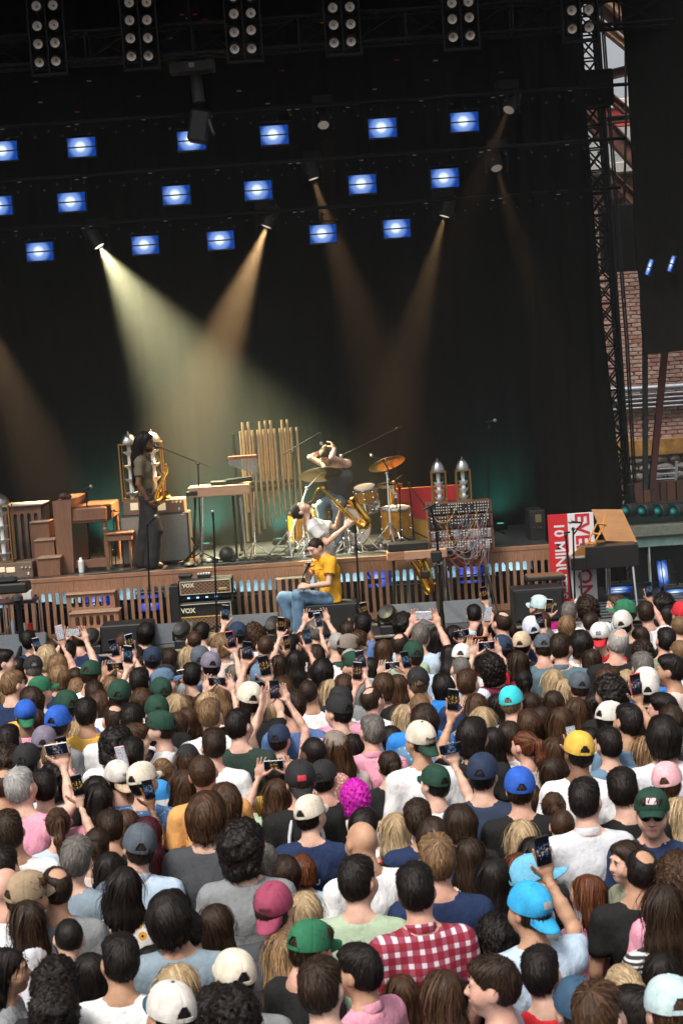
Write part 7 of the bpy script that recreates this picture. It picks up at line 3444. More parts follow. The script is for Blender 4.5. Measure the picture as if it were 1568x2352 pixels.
# 1 standing saxophonist, facing right
Y = 21.55
J = PJ(q2, Y, dict(pel=(345, 845), waist=(330, 720), chest=(300, 540), neck=(285, 375), shR=(250, 455, -.17), shL=(290, 450, .17), elR=(243, 700, -.24), wrR=(360, 905, -.2),
                   elL=(400, 660, .22), wrL=(425, 800, .02), hipR=(345, 890, -.09), hipL=(345, 890, .09), knR=(435, 1235, -.1), anR=(395, 1590, -.1), toR=(500, 1650, -.12), knL=(325, 1260, .1), anL=(285, 1590, .12), toL=(380, 1640, .12)))
for s_ in 'LR':
    J['an' + s_].z = RZ + .085
    J['to' + s_].z = RZ + .042
root = Vector((J['pel'].x, Y, RZ))
hM = hmat(A(q2, 322, 232, Y), (1, -.25, -.06), (-.05, 0, 1), root)
w_ = npv(J['wrR']) - npv(root)
w2 = npv(J['wrL']) - npv(root)
SAXM = pm('olive_tee_cloth', (.12, .105, .062), .85, var=.1, scale=12, bump=.2, bscale=50)
BLKP = pm('black_wide_trousers', (.012, .011, .0105), .8, var=.2, bump=.25, bscale=30)
p = performer('saxophonist with long dreadlocks in olive shirt and black trousers standing on the riser', root, J, hM, 1.03,
              [dict(wr=w_, d=(.5, .1, -.5), nrm=(.4, .7, .3), curl=.75, right=False), dict(wr=w2, d=(.5, -.5, -.2), nrm=(.6, .2, .3), curl=.7, right=True)],
              skin_mat('skin_deep_stage', (.16, .078, .045)), hairm('k'), 'D', SAXM, BLKP, pm('brown_boot', (.03, .018, .012), .5), wide=.026, hairsc=(1.02, 1.05, 1.25), beard=True, loose=.006, hem=-.3)
g = MB()
g.lathe([(.030, -.012), (.034, -.01), (.034, .01), (.030, .012)], 14, frame(w_ + np.array([-.012, .0, .02]), (1, 0, 0), (-.5, 0, .6)))
g.build('bracelet', BLK, p)
Ys = Y - .14
sx_ = thing('alto_saxophone', 'golden alto saxophone hung from the standing saxophonist', 'saxophone', A(q2, 470, 800, Ys))
Lr = Vector(sx_.location)
P = [A(q2, x_, y_, Ys) - Lr for x_, y_ in ((425, 348), (455, 385), (500, 440), (545, 475), (572, 500), (565, 545), (540, 600), (510, 670), (480, 745), (450, 820), (440, 870), (465, 895), (500, 880), (530, 845))]
sax(sx_, P, [.008, .009, .011, .014, .018, .021, .024, .027, .031, .036, .04, .042, .042, .04], GOLD, A(q2, 640, 800, Ys) - A(q2, 520, 850, Ys) + Vector((0, -.06, .02)), A(q2, 575, 825, Ys - .02) - Lr, .066, 34, 2)
g = MB()
g.tube([P[6] + Vector((0, .02, 0)), A(q2, 400, 440, Y) - Lr, A(q2, 330, 380, Y - .08) - Lr], .006, 5)
g.build('neck_strap', BLK, sx_)

# 2 tenor player leaning far back, face to the sky
Y = 20.85
J = PJ(q3, Y, dict(pel=(925, 1790), waist=(900, 1670), chest=(835, 1490), neck=(745, 1345), shR=(775, 1435, -.17), shL=(850, 1395, .17), elR=(930, 1590, -.26), wrR=(1145, 1410, -.2),
                   elL=(1045, 1420, .12), wrL=(1090, 1215, -.05), hipR=(930, 1830, -.09), hipL=(930, 1830, .09), knR=(990, 2060, -.1), anR=(950, 2270, -.12), toR=(1050, 2300, -.14), knL=(985, 2060, .1), anL=(940, 2270, .12), toL=(1040, 2300, .13)))
for s_ in 'LR':
    J['an' + s_].z = DZ + .085
    J['to' + s_].z = DZ + .042
root = Vector((J['pel'].x, Y, DZ))
hM = hmat(A(q3, 625, 1225, Y), (.22, -.2, 1), (-1, 0, .28), root)
w_ = npv(J['wrR']) - npv(root)
w2 = npv(J['wrL']) - npv(root)
WT = pm('pale_grey_tee_cloth', (.50, .51, .50), .85, var=.06, scale=8, bump=.2, bscale=50)
p = performer('saxophonist in pale grey tee and black beanie leaning far back', root, J, hM, 1.04,
              [dict(wr=w_, d=(.55, -.1, .75), nrm=(.5, .5, .1), curl=.55, spread=.3, right=False), dict(wr=w2, d=(-.1, -.25, 1), nrm=(-.3, -.8, 0), curl=.6, right=True)],
              skin_mat('skin_fair_stage', (.58, .36, .28)), hairm('d'), 'Z', WT, BLKP, SHOEM, loose=.018, hem=.25)
f = Field()
f.ell((0, -.012, .028), (.088, .108, .1))
ax_ = f.grid(.008)
D_ = f.eval(ax_)
P_ = meshgridP(ax_)
D_ = smax(D_, (P_[..., 1] - .055 - .9 * (P_[..., 2])) / 1.3, .008)
D_ = smax(D_, .0 - P_[..., 2] - .5 * (P_[..., 1] + .02), .008) + .0012 * np.sin(np.arctan2(P_[..., 0], P_[..., 1]) * 60)
o = link('beanie', npmesh('beanie', *nets(D_, ax_), [pm('black_knit', (.012, .013, .012), .95, bump=.4, bscale=200)]), p)
o.matrix_local = to_m4(hM)
g = MB()
c0 = A(q3, 735, 1320, Y) - root
g.lathe([(.066, -.014), (.071, 0), (.066, .014), (.060, .0), (.066, -.014)], 18, frame(c0, (.3, 0, 1), (-.8, 0, .55)) @ Matrix.Rotation(R(0), 4, 'X'))
g.build('neck_strap', BLK, p)
Ys = Y - .16
sx_ = thing('tenor_saxophone', 'golden tenor saxophone played upwards by the leaning saxophonist', 'saxophone', A(q3, 1100, 1200, Ys))
Lr = Vector(sx_.location)
P = [A(q3, x_, y_, Ys) - Lr for x_, y_ in ((728, 1140), (770, 1095), (795, 1030), (830, 972), (870, 965), (910, 1000), (960, 1050), (1040, 1130), (1120, 1210), (1200, 1290), (1270, 1360), (1330, 1395), (1375, 1375), (1385, 1320), (1340, 1260))]
sax(sx_, P, [.008, .010, .012, .014, .016, .019, .022, .026, .030, .035, .042, .049, .053, .053, .052], GOLD, A(q3, 1205, 1060, Ys) - A(q3, 1290, 1230, Ys), A(q3, 1215, 1080, Ys) - Lr, .084, 34, 7)
g = MB()
g.tube([P[13], P[14], A(q3, 1290, 1190, Ys) - Lr, A(q3, 1245, 1130, Ys) - Lr], [.053, .05, .046, .045], 12)
g.build('bell_tube', GOLD, sx_)
g = MB()
g.tube([A(q3, 705, 1148, Ys) - Lr, A(q3, 745, 1118, Ys) - Lr], [.009, .013], 8)
g.build('mouthpiece', BLK, sx_)

# 3 drummer with hands behind the head
Y = 22.35
J = PJ(q3, Y, dict(pel=(1035, 1090), waist=(1060, 970), chest=(1085, 820), neck=(1050, 680), shL=(1165, 680, -.08), shR=(920, 715, -.02), elL=(985, 610, -.24), wrL=(1020, 510, -.12), elR=(735, 610, .02), wrR=(865, 545, .08),
                   hipL=(1070, 1110, -.03), hipR=(1000, 1110, -.03), knL=(1050, 1190, -.42), knR=(860, 1160, -.40), anL=(1060, 1450, -.34), anR=(880, 1450, -.32), toL=(1060, 1490, -.48), toR=(870, 1490, -.46)))
for s_ in 'LR':
    J['an' + s_].z = RZ + .1
    J['to' + s_].z = RZ + .06
root = Vector((J['pel'].x, Y, RZ))
hM = hmat(A(q3, 925, 590, Y - .1), (-.45, -.55, -.62), (-.35, -.5, .8), root)
w_ = npv(J['wrR']) - npv(root)
w2 = npv(J['wrL']) - npv(root)
p = performer('drummer in dark grey tank top with both hands behind his head', root, J, hM, 1.02,
              [dict(wr=w2, d=(-.35, .3, .8), nrm=(-.8, .1, -.4), curl=.6, right=True), dict(wr=w_, d=(.8, .1, .35), nrm=(.2, -.8, -.3), curl=.6, right=True)],
              skin_mat('skin_fair_stage', (.58, .36, .28)), hairm('d'), 'S', pm('dark_grey_jersey', (.045, .043, .047), .85, var=.12, bump=.2, bscale=50), pm('faded_denim_stage', (.1, .15, .19), .85, var=.2, scale=10), SHOEM, tank=True, loose=.012)
st = thing('drum_stool', 'round black drum stool under the drummer', 'stool', (J['pel'].x, Y, RZ))
zs = J['pel'].z - RZ - .13
g = MB()
g.lathe([(0, zs), (.17, zs), (.18, zs - .03), (.17, zs - .07), (0, zs - .07)], 24)
g.build('seat', BLK, st)
g = MB()
g.cyl((0, 0, .1), (0, 0, zs - .06), .02, n=10)
g.build('post', CHROME, st)
for k in range(3):
    t_ = R(30 + 120 * k)
    g = MB()
    g.tube([(0, 0, .25), (math.cos(t_) * .25, math.sin(t_) * .25, .012)], .012, 6)
    g.build('leg', CHROME, st)

# 4 singer in yellow sitting on a speaker box
Y = 20.25
J = PJ(q6, Y, dict(pel=(815, 905), waist=(815, 780), chest=(785, 600), neck=(735, 435), shL=(815, 500, -.16), shR=(670, 490, .16), elL=(795, 745, -.25), wrL=(560, 775, -.27), elR=(560, 665, .14), wrR=(540, 575, -.1),
                   hipL=(790, 930, -.09), hipR=(780, 930, .09), knL=(445, 890, -.13), knR=(275, 915, .12), anL=(465, 1255, -.12), anR=(385, 1240, .12), toL=(395, 1330, -.16), toR=(310, 1330, .1)))
for s_ in 'LR':
    J['an' + s_].z = DZ + .085
    J['to' + s_].z = DZ + .042
root = Vector((J['pel'].x, Y, DZ))
hM = hmat(A(q6, 645, 330, Y - .02), (-.62, -.6, -.40), (-.25, -.2, .92), root)
w_ = npv(J['wrR']) - npv(root)
w2 = npv(J['wrL']) - npv(root)
YT = pm('yellow_tee_cloth', (.72, .35, .014), .8, var=.08, scale=8, bump=.25, bscale=45)
DEN = pm('light_blue_denim', (.10, .18, .28), .85, var=.35, scale=9, bump=.25, bscale=60)
p = performer('singer in bright yellow tee and blue jeans sitting with a microphone', root, J, hM, 1.1,
              [dict(wr=w2, d=(-1, 0, .12), nrm=(0, .6, -.7), curl=.75, right=True), dict(wr=w_, d=(.25, -.3, .9), nrm=(.3, -.75, 0), curl=.95, right=False)],
              skin_mat('skin_fair_stage', (.58, .36, .28)), hairm('d'), 'Z', YT, DEN, SHOEM, loose=.020, wide=.012, sleeve=.55, pants_loose=.016, hem=.15)
mp_ = thing('hand_microphone', 'handheld microphone at the singer\'s mouth', 'microphone', A(q6, 545, 560, Y - .1))
a_ = A(q6, 515, 625, Y - .12) - Vector(mp_.location)
b_ = A(q6, 605, 468, Y - .14) - Vector(mp_.location)
mic(mp_, a_, b_ - a_, .2)
g = MB()
pts = [a_, A(q6, 490, 690, Y - .1) - Vector(mp_.location), A(q6, 482, 760, Y - .12) - Vector(mp_.location), A(q6, 520, 850, Y - .2) - Vector(mp_.location)]
g.tube(pts, .006, 6)
g.build('cable', BLK, mp_)
# chest print of the yellow shirt: dark marks laid just over the cloth
PRK = pm('dark_tee_ink', (.05, .02, .02), .8)
PRR = pm('red_tee_ink', (.45, .02, .02), .8)


def surf(x, y):
    """point on the shirt under a zoom pixel, found by casting along the sight line"""
    o_ = [c for c in p.children if c.name.startswith('shirt')][0]
    d_ = ray(*q6(x, y)).normalized()
    mi = Matrix.Translation(root).inverted()
    hit, loc, nor, _ = o_.ray_cast(mi @ CP, d_)
    return (loc, nor) if hit else None


rr = random.Random(9)
for (x0, y0, n_, st_) in ((625, 590, 9, 13), (625, 690, 7, 12)):
    for k in range(n_):
        h_ = surf(x0 + k * st_, y0 + 14 * math.sin(k * .9) * .4 - k * .8)
        if h_:
            g = MB()
            g.box(h_[0] + h_[1] * .001, (.010, .003, .016 * rr.uniform(.6, 1.1)), rot=h_[1].to_track_quat('Y', 'Z').to_matrix())
            g.build('print_letter', PRK, p)
for (x0, y0) in ((650, 610), (660, 632), (655, 650), (664, 622)):
    h_ = surf(x0, y0)
    if h_:
        g = MB()
        g.ball(h_[0], (.009, .003, .013), 8, 6, rot=h_[1].to_track_quat('Y', 'Z').to_matrix())
        g.build('print_mark', PRR, p)
# ------------------------------------------------------------------ the crowd: head positions and looks read from the photograph
TILES = {1: (0, 2200, 1.96), 2: (800, 2200, 1.96), 3: (1700, 2150, 1.96), 4: (0, 2550, 1.96), 5: (800, 2550, 1.96), 6: (1700, 2500, 1.96), 7: (0, 2900, 1.96), 8: (800, 2900, 1.96),
         9: (1700, 2850, 1.96), 10: (0, 3300, 1.8447), 11: (800, 3300, 1.8447), 12: (1650, 3200, 1.8447), 13: (1250, 2200, 1.2544), 14: (1250, 2900, 1.2544)}
CROWD = """
10 455 260 Z k sk sk0 y0
10 810 420 S k wh h+.05
10 455 255 S k bp f tank
10 180 150 L d bk
10 350 560 C k bk f
10 340 740 C k bk f
10 600 500 L k bk h-.05
10 40 470 L k gr y-85 face
10 1030 450 M k wh f h-.11
10 1240 580 L o gr
10 1160 790 S k bk cwm bst
10 1290 190 U k bp h+.04
10 1180 110 M k gb m
10 1490 150 L d bk
10 1480 770 C k bk f
10 830 20 L k sunf
11 400 60 S d cg kmr txt:MARSH
11 610 60 L o wh tank
11 570 330 S d bk cgn y-50
11 430 380 L s bk
11 110 540 S k gr ccr sk2
11 110 790 C k bk f
11 700 610 S d lb
11 970 480 S k pk y55 face sk2 col
11 1480 640 L n bk
11 1230 640 L n bk f h-.06
12 545 260 S d lb kaz patchW R h+.06
12 565 60 S k bk csb y-75
12 930 140 L a bk
12 1430 240 L d strp h+.03
12 310 760 S d lb y80 face sk1
12 620 690 S k rd sk0
12 1170 780 U o rd sk1
12 860 930 S n bl cst
12 990 990 S n rd
12 1250 980 S k bk
12 1500 950 S n lb cpb
12 1420 680 L k bk
12 300 440 C k bk f h-.08
9 870 170 S k ln col h+.08
9 1150 90 S k bk txtMY h+.05
9 1345 250 S d nv cdg patchP y168 face sung h+.03
9 1180 600 M d ol y110 face f
9 1240 670 B k bk sk2 h+.06
9 640 220 P n bk h-.08
9 690 350 Z n bk h-.14
9 430 430 L o bk
9 470 560 L k bk h-.06
9 360 690 L a bk h-.05
9 460 150 M n bk f h-.12
9 1530 270 L o bk
9 1540 740 C n bk
9 170 680 L s bk
9 50 560 L d bk h-.08
14 545 150 M d bk h-.13
14 575 300 C k bk f h-.05
14 440 320 S t nv h+.07
14 350 460 S k plaid col h+.07
14 680 400 L k bk
14 400 215 M d nv h-.08
14 70 420 S k mt h+.05
14 105 230 X w wh
14 370 130 S d nv
8 655 180 S k nv ccr txtHU h+.05
8 180 400 C k bk h+.05
8 300 520 U g cg
8 1280 270 L o rd tank
8 1210 330 L t bk h-.1
8 1050 250 M k bk h-.12
8 1160 640 L n wh tank h-.1
8 460 590 M d bk f h-.1
8 610 570 M a bk f h-.12
8 40 90 M n or
7 1480 180 M n cg h+.09
7 90 290 S d wh h+.06
7 415 240 P n bk R
7 520 490 S g gb h+.04
7 670 390 U d sk tank
7 790 270 S d bk h-.1
7 920 250 L n bk R h-.1
7 1070 300 L r bk h-.13
7 980 410 S d lb csl col h+.07
7 1360 180 L k bk h-.13
7 690 60 L k bk
7 40 690 X w wh
7 30 560 S k bk
7 400 700 B d gr
7 790 560 L k bk h-.1
7 170 760 S n bk ckh y-70
7 860 690 L k sunf h+.06
7 -20 330 M d rd
4 185 140 S d bk krb bgn
4 265 180 L n bk
4 405 200 S k bk crb y-40
4 620 130 S k yl sk2 h+.05
4 815 170 B d wh
4 935 170 S k wh
4 1130 120 S d bk cdg
4 1160 235 S d wh cdg patchP y85 face beard h+.06
4 960 320 S n wh y-60
4 820 350 C k wh
4 950 430 S k bwst sk2 h+.05
4 560 270 L o bk
4 300 345 S d bk cpu
4 440 350 L n strp h-.08
4 380 440 B t bk
4 195 480 S k cg cbk
4 90 320 S k bk
4 190 310 L d bk
4 50 480 C d bk
4 20 640 B n rd
4 165 660 S w pk R
4 320 660 S k bk R
4 410 590 C k bk h-.08
4 680 690 L k bk R
4 850 600 S d dots kwm bbe txt:COLD
4 1020 620 S k dots ccr
4 1175 550 U t pk tank
4 1300 640 L n bk
4 1480 550 Z n or h+.05
4 1530 360 S d wh h+.07
4 1370 460 L n bk cbk h-.06
4 1510 140 S t wh h+.05
4 1280 210 L n bk
4 1350 170 L n bk
4 1255 75 L o bk
4 1080 470 L k bk h-.12
4 480 80 S d bk cdg
4 720 60 M n lb f
4 1000 40 M n bk f
5 145 220 S k dg h+.05
5 375 120 L o rb
5 255 190 L t bk h-.08
5 540 80 S d rb h+.05
5 440 320 S d nv cnv H
5 690 410 Z k flor sk4 col y35 h+.05
5 590 620 S d bk kbk patchR txtDWN h+.07
5 990 370 L k bk
5 1100 260 S g pk col
5 1240 310 M k bk f h-.1
5 870 120 S k pk cbk
5 860 380 L n bk ctp y30
5 1455 330 S d wh kcr bdg txt:Poorgs h+.06
5 1310 160 L o dnw
5 1440 90 Z t bl
5 1480 180 M d dnw
5 1220 500 P d bk
5 420 560 M k bk f h-.1
5 990 720 C m bp tank f
5 400 700 L n bk B
5 1560 640 S k wh cdg R
5 760 600 S k bk cbk
6 80 180 L n bk
6 150 270 L o wh
6 340 150 S t lb ctq bmg
6 240 170 L k bk
6 460 170 L d bk
6 640 150 L d bk
6 480 300 M n bk f
6 570 270 L d bk
6 690 280 L n bk
6 800 210 L n bk
6 960 160 P k bk y-50
6 1050 80 C k bk
6 1010 270 S k bk cwm y-60
6 1160 290 S k dn sk2 R h+.04
6 1270 280 L k bk
6 1430 190 S k bk y70
6 1310 70 S k bk cwm
6 1480 280 M d bk f
6 1430 390 M k bk
6 1290 500 L s bk
6 1530 540 C g bk f
6 880 420 L k bk h-.1
6 640 490 L n bk h-.1
6 820 510 S k wh cyl sk3 h+.06
6 440 460 P a sk tank
6 315 390 M d wh f tank
6 60 390 M k bk L
6 190 430 L k bk
6 130 670 S k nvfl cnv h+.06
6 400 770 S d bk crb
6 650 640 L d bk R
6 1150 700 S k bk
6 1370 690 L n bk h-.1
6 1460 730 S n bp cpk
6 1040 450 S k dn
6 1560 430 L k bk
3 540 150 S n mg cpb y35
3 550 250 M n bk
3 500 310 S d nv clv
3 410 420 S k bk cbe R
3 270 450 S k rd cnv
3 750 190 S g bk
3 740 280 M t bk L f
3 890 150 C d bk
3 910 260 Z d bk
3 970 360 S d rd kwh brd txt:SOUTH.SHORE
3 1085 400 B w bk h+.06
3 1150 270 S d bk cwm
3 1150 190 S n bk cgn y60
3 1090 120 L n bk y80
3 1310 190 S d wh R
3 1430 130 C k bk
3 1540 290 Z t bk
3 60 430 L n bk
3 690 440 S d tl col h+.06
3 830 410 M k wh
3 570 490 L n bk
3 565 440 S d tl csl
3 920 530 L d bk
3 380 550 L d bk
3 210 580 C k mr B
3 1250 360 L d bk
3 1290 460 C d bk f
3 1430 390 S k ol col
3 1280 580 S g bl
3 1490 600 S k bk y60
3 1545 470 Z t pstr
3 1310 700 S d gb cwm
3 1170 690 L o bk
3 1240 690 L d bk
3 640 680 L o bk
3 705 750 L o wh
3 820 720 S d bk col_ csl
3 1020 690 S n bk y-60
3 980 760 L k bk
3 1470 720 M a bk f
3 1100 580 L k bk
3 440 680 P k mr f
3 20 700 S n nv
3 270 260 B d bk
3 150 330 L k bk
3 600 380 M g bk f
3 1560 200 S d bk crd
3 1470 210 L k bk
3 70 200 S k bk R h-.12
3 330 340 S d bk L h-.05
13 495 255 L k bk R
13 548 265 S d wh cwh
13 545 315 Z g pstr
13 505 160 L k bk
13 440 170 L k bk
13 455 400 M k bk f
13 485 385 L o bk
13 660 270 L k bk B
13 590 400 S n bk
2 30 320 M t bk
2 255 250 C n bk
2 320 330 Z n bk
2 135 250 S k bk cnv L
2 690 230 S g bk B
2 945 220 L d bk R
2 845 310 Z w bk
2 905 340 S n bk ctp y-70
2 1010 310 S n tl
2 1310 320 B d bk
2 1440 260 S g bk B
2 1395 400 S d lb cdg
2 1440 500 C n bk f
2 1190 360 L n bk
2 180 410 L d bk
2 205 480 U a bk
2 310 480 Z d bk
2 330 560 S k nv cdb L
2 430 470 L d bk R
2 560 440 L k bk R
2 700 390 L d bk
2 750 520 M k bk
2 600 300 L n bk R
2 520 330 S k bk L
2 975 470 S d gr cdg y75 face beard
2 950 430 Z w bk
2 1100 490 L k bk
2 110 540 L g bk L
2 470 640 M n bk f
2 540 720 S n bk
2 665 660 Z d wh
2 800 660 L o bk
2 900 630 S n bk R
2 880 740 S d pk cbk
2 1100 720 B d wh L
2 1450 590 S t bl cbk h+.05
2 1455 740 Z t dnw
2 1185 620 M n bk f R
2 1295 610 L n bk B
2 205 720 S d bk ccr R
2 375 770 L o bk
2 30 660 L t bk
2 1020 180 S k bk
1 20 445 S k bk y-80 face
1 240 490 S g gb cbk
1 345 410 M o bk R
1 420 550 M t bk
1 400 475 M t bk
1 85 610 S t nv h+.05
1 285 650 S d bk cgn y-60
1 225 720 M d bk
1 560 645 M t gr f
1 640 535 S d wh cdg R h+.04
1 850 495 Z g bk R
1 1000 590 S k bk L
1 960 410 C d bk f
1 1015 490 C d bk f
1 1200 430 S d bk
1 1440 235 S k wh
1 1380 290 Z n bk
1 1345 410 L o bk
1 1395 400 L o bk
1 1460 430 S d bk csl
1 1510 475 S k rb cpu R
1 1370 545 S k bk
1 1180 600 S n bk cdb y-60
1 1140 665 S d rd cdg
1 840 690 S d bk cdg
1 820 630 L t bk B
1 1190 570 S k bk cbk
1 1545 305 M o bk f
1 480 370 S k bk B
1 945 700 M n bk f
1 1260 755 L o bk
1 720 690 M n bk f
1 680 680 S d bk
1 620 760 C k bk f
1 460 760 S d bk cdg
1 900 570 L n bk
1 1090 590 L n bk
1 530 560 L d bk
1 1360 770 L n bk
1 1500 755 L o bk B
1 1200 690 L d bk R
1 60 700 L t bk
1 150 480 L k bk R
1 1090 430 S k bk cnv
"""
TAG_P = {'W': ('white', (.7, .68, .7)), 'P': ('pale_pink', (.7, .45, .5)), 'R': ('red', (.5, .03, .04))}
rnd = random.Random(42)
people = []
for ln in CROWD.strip().split('\n'):
    tk = ln.split()
    ox, oy, zm = TILES[int(tk[0])]
    px, py = (ox + float(tk[1]) / zm) * .6272, (oy + float(tk[2]) / zm) * .6272
    e = dict(px=px, py=py, style=tk[3], hair=tk[4], shirt=tk[5] if tk[5] != 'sk' else 'bp', pose='D', cap=None, back=False, brim=None, yaw=None, face=False, beard=False, sung=False, tank=tk[5] == 'sk', col=False, patch=None, txt=None, ptxt=None, dh=0., skin=None, sex='f' if tk[3] in 'LPU' else 'm')
    for f_ in tk[6:]:
        if f_ in ('R', 'L', 'B', 'H'):
            e['pose'] = f_
        elif f_ in ('f', 'm'):
            e['sex'] = f_
        elif f_ in ('face', 'beard', 'sung', 'tank', 'col'):
            e[f_] = True
        elif f_ == 'col_':
            pass
        elif f_.startswith('sk') and f_[2:].isdigit():
            e['skin'] = int(f_[2:])
        elif f_.startswith('patch'):
            e['patch'] = TAG_P[f_[5:]]
        elif f_.startswith('txt:'):
            e['txt'] = f_[4:].replace('.', '\n')
        elif f_.startswith('txt'):
            e['ptxt'] = f_[3:]
        elif f_[0] == 'y':
            e['yaw'] = float(f_[1:])
        elif f_[0] == 'h':
            e['dh'] = float(f_[1:])
        elif f_[0] == 'c':
            e['cap'] = f_[1:]
        elif f_[0] == 'k':
            e['cap'], e['back'] = f_[1:], True
        elif f_[0] == 'b':
            e['brim'] = f_[1:]
    if e['pose'] == 'H' or e['tank']:
        e['sex'] = 'f'
    if e['shirt'] == 'bk' and not e['ptxt'] and e['style'] != 'X' and py < 2150:
        e['shirt'] = rnd.choices(['bk', 'wh', 'lb', 'pk', 'gr', 'bp', 'nv', 'rb', 'ln', 'mt', 'yl'], [26, 26, 11, 8, 5, 7, 4, 4, 6, 2, 2])[0]
        if e['sex'] == 'f' and rnd.random() < .35 and e['pose'] in 'DRLB':
            e['tank'] = True
    # skip a head noted twice where two readings overlap
    if any(math.hypot(px - q['px'], py - q['py']) < 5.6 + .0105 * (py - 1350) for q in people):
        continue
    people.append(e)
CAPC['mg'] = ('magenta', (.6, .02, .25))


def place(e, dz=0.):
    base = 1.005 if e['sex'] == 'm' else .925
    hz = HEADZ * (base + e['dsc'] + dz)
    p = onz(e['px'], e['py'], hz)
    e['sc'] = base + e['dsc'] + dz
    e['x'], e['y'] = p.x, p.y


for e in people:
    e['dsc'] = rnd.uniform(-.025, .03) + e['dh'] / 1.65
    e['dz'] = 0.
    place(e)
# ease bodies apart along their sight lines: farther ones step back and duck, nearer ones step up
for it in range(60):
    moved = 0
    for i, a in enumerate(people):
        for b in people[i + 1:]:
            dx, dy = a['x'] - b['x'], a['y'] - b['y']
            if abs(dx) > .46 or abs(dy) > .3:
                continue
            q = (dx / .44) ** 2 + (dy / .27) ** 2
            if q < 1:
                far, near = (a, b) if dy > 0 else (b, a)
                st_ = .003
                if far['dz'] > -.075:
                    far['dz'] -= st_
                    moved += 1
                if near['dz'] < .06:
                    near['dz'] += st_
                    moved += 1
    for e in people:
        place(e, e['dz'])
    if not moved:
        break
# leave out heads that stand wholly hidden behind nearer people


def hidden(e):
    def pr(x_, y_, z_):
        v = Vector((x_, y_, z_)) - CP
        w_ = v.dot(F_)
        return 784 + FOC * v.dot(RR) / w_, 1176 - FOC * v.dot(UU) / w_, FOC / w_
    hx, hy, hs_ = pr(e['x'], e['y'], HEADZ * e['sc'])
    left = 0
    for k in range(14):
        a_ = k * 2.4
        r_ = (.03 + .075 * (k / 13)) * hs_
        sx_, sy_ = hx + r_ * math.cos(a_), hy + 1.15 * r_ * math.sin(a_)
        cov = False
        for o_ in people:
            if o_ is e or o_['y'] > e['y'] - .05 or abs(o_['x'] - e['x']) > .6 or e['y'] - o_['y'] > 3:
                continue
            ox_, oy_, os_ = pr(o_['x'], o_['y'], HEADZ * o_['sc'])
            if ((sx_ - ox_) / (.088 * os_)) ** 2 + ((sy_ - oy_) / (.115 * os_)) ** 2 < 1 or (abs(sx_ - ox_) < .19 * os_ and sy_ > oy_ + .25 * os_):
                cov = True
                break
        left += not cov
    return left <= 4 and not (e['cap'] or e['pose'] != 'D' or e['face'])


people = [e for e in people if not hidden(e)]
# fill the gaps that would show bare ground with plainer people
placed = [(e['x'], e['y']) for e in people]
fill = []
yy = 5.7
while yy < 18.0:
    xx = -5.2 + rnd.uniform(0, .3)
    while xx < 4.9:
        x_, y_ = xx + rnd.uniform(-.1, .1), yy + rnd.uniform(-.1, .1)
        v = Vector((x_, y_, 1.62)) - CP
        w_ = v.dot(F_)
        u = 784 + FOC * v.dot(RR) / w_
        vv = 1176 - FOC * v.dot(UU) / w_
        ymax = 18.0 - .28 * (x_ + 4.0)
        if -60 < u < 1630 and vv < 2450 and y_ < min(17.2, ymax):
            if all(((x_ - a) / .56) ** 2 + ((y_ - b) / .52) ** 2 > 1 for a, b in placed):
                placed.append((x_, y_))
                fill.append((x_, y_))
        xx += .12
    yy += .1
for (x_, y_) in fill:
    stl = rnd.choice('SSMLLCP')
    e = dict(style=stl, hair=rnd.choice('kkkddn'), shirt=rnd.choice(['bk', 'bk', 'bk', 'cg', 'nv', 'gr', 'dg']), pose='D', cap=rnd.choice([None] * 6 + ['bk', 'dg']), back=False, brim=None, yaw=None, face=False, beard=False, sung=False, tank=False, col=False, patch=None, txt=None, ptxt=None, skin=None,
             sex='f' if stl in 'LP' else 'm', x=x_, y=y_, sc=.93 * (1 if stl in 'LP' else 1.02), fill=True)
    if e['cap'] and e['style'] in 'LCMP':
        e['cap'] = None
    people.append(e)
print('crowd', len(people), 'fill', len(fill))
# ---- labels
HW = {'S': 'short {} hair', 'B': 'balding {} hair', 'Z': 'buzzed {} hair', 'X': 'a shaved bald head', 'L': 'long {} hair', 'P': 'a {} ponytail', 'U': 'a {} bun', 'C': 'bushy {} hair', 'M': 'mop of {} hair'}


def looks(e):
    sh = SPECIAL[e['shirt']][0] if e['shirt'] in SPECIAL else SHIRTC[e['shirt']][0]
    hd = HW[e['style']].format(HAIRC[e['hair']][0])
    if e['cap']:
        cp = CAPC[e['cap']][0] + ' cap' + (' worn backwards' if e['back'] else '')
        hd = 'a ' + cp if not e['style'] in 'LC' else hd + ' under ' + CAPC[e['cap']][0] + ' cap'
    s = 'person with %s, %s %s' % (hd, sh, 'tank top' if e['tank'] else 'top')
    if e['pose'] != 'D':
        s += ', arm raised' if e['pose'] in 'RL' else ', both arms raised'
    if e['face'] and e['yaw'] and abs(e['yaw']) > 50:
        s += ', face in view'
    return s


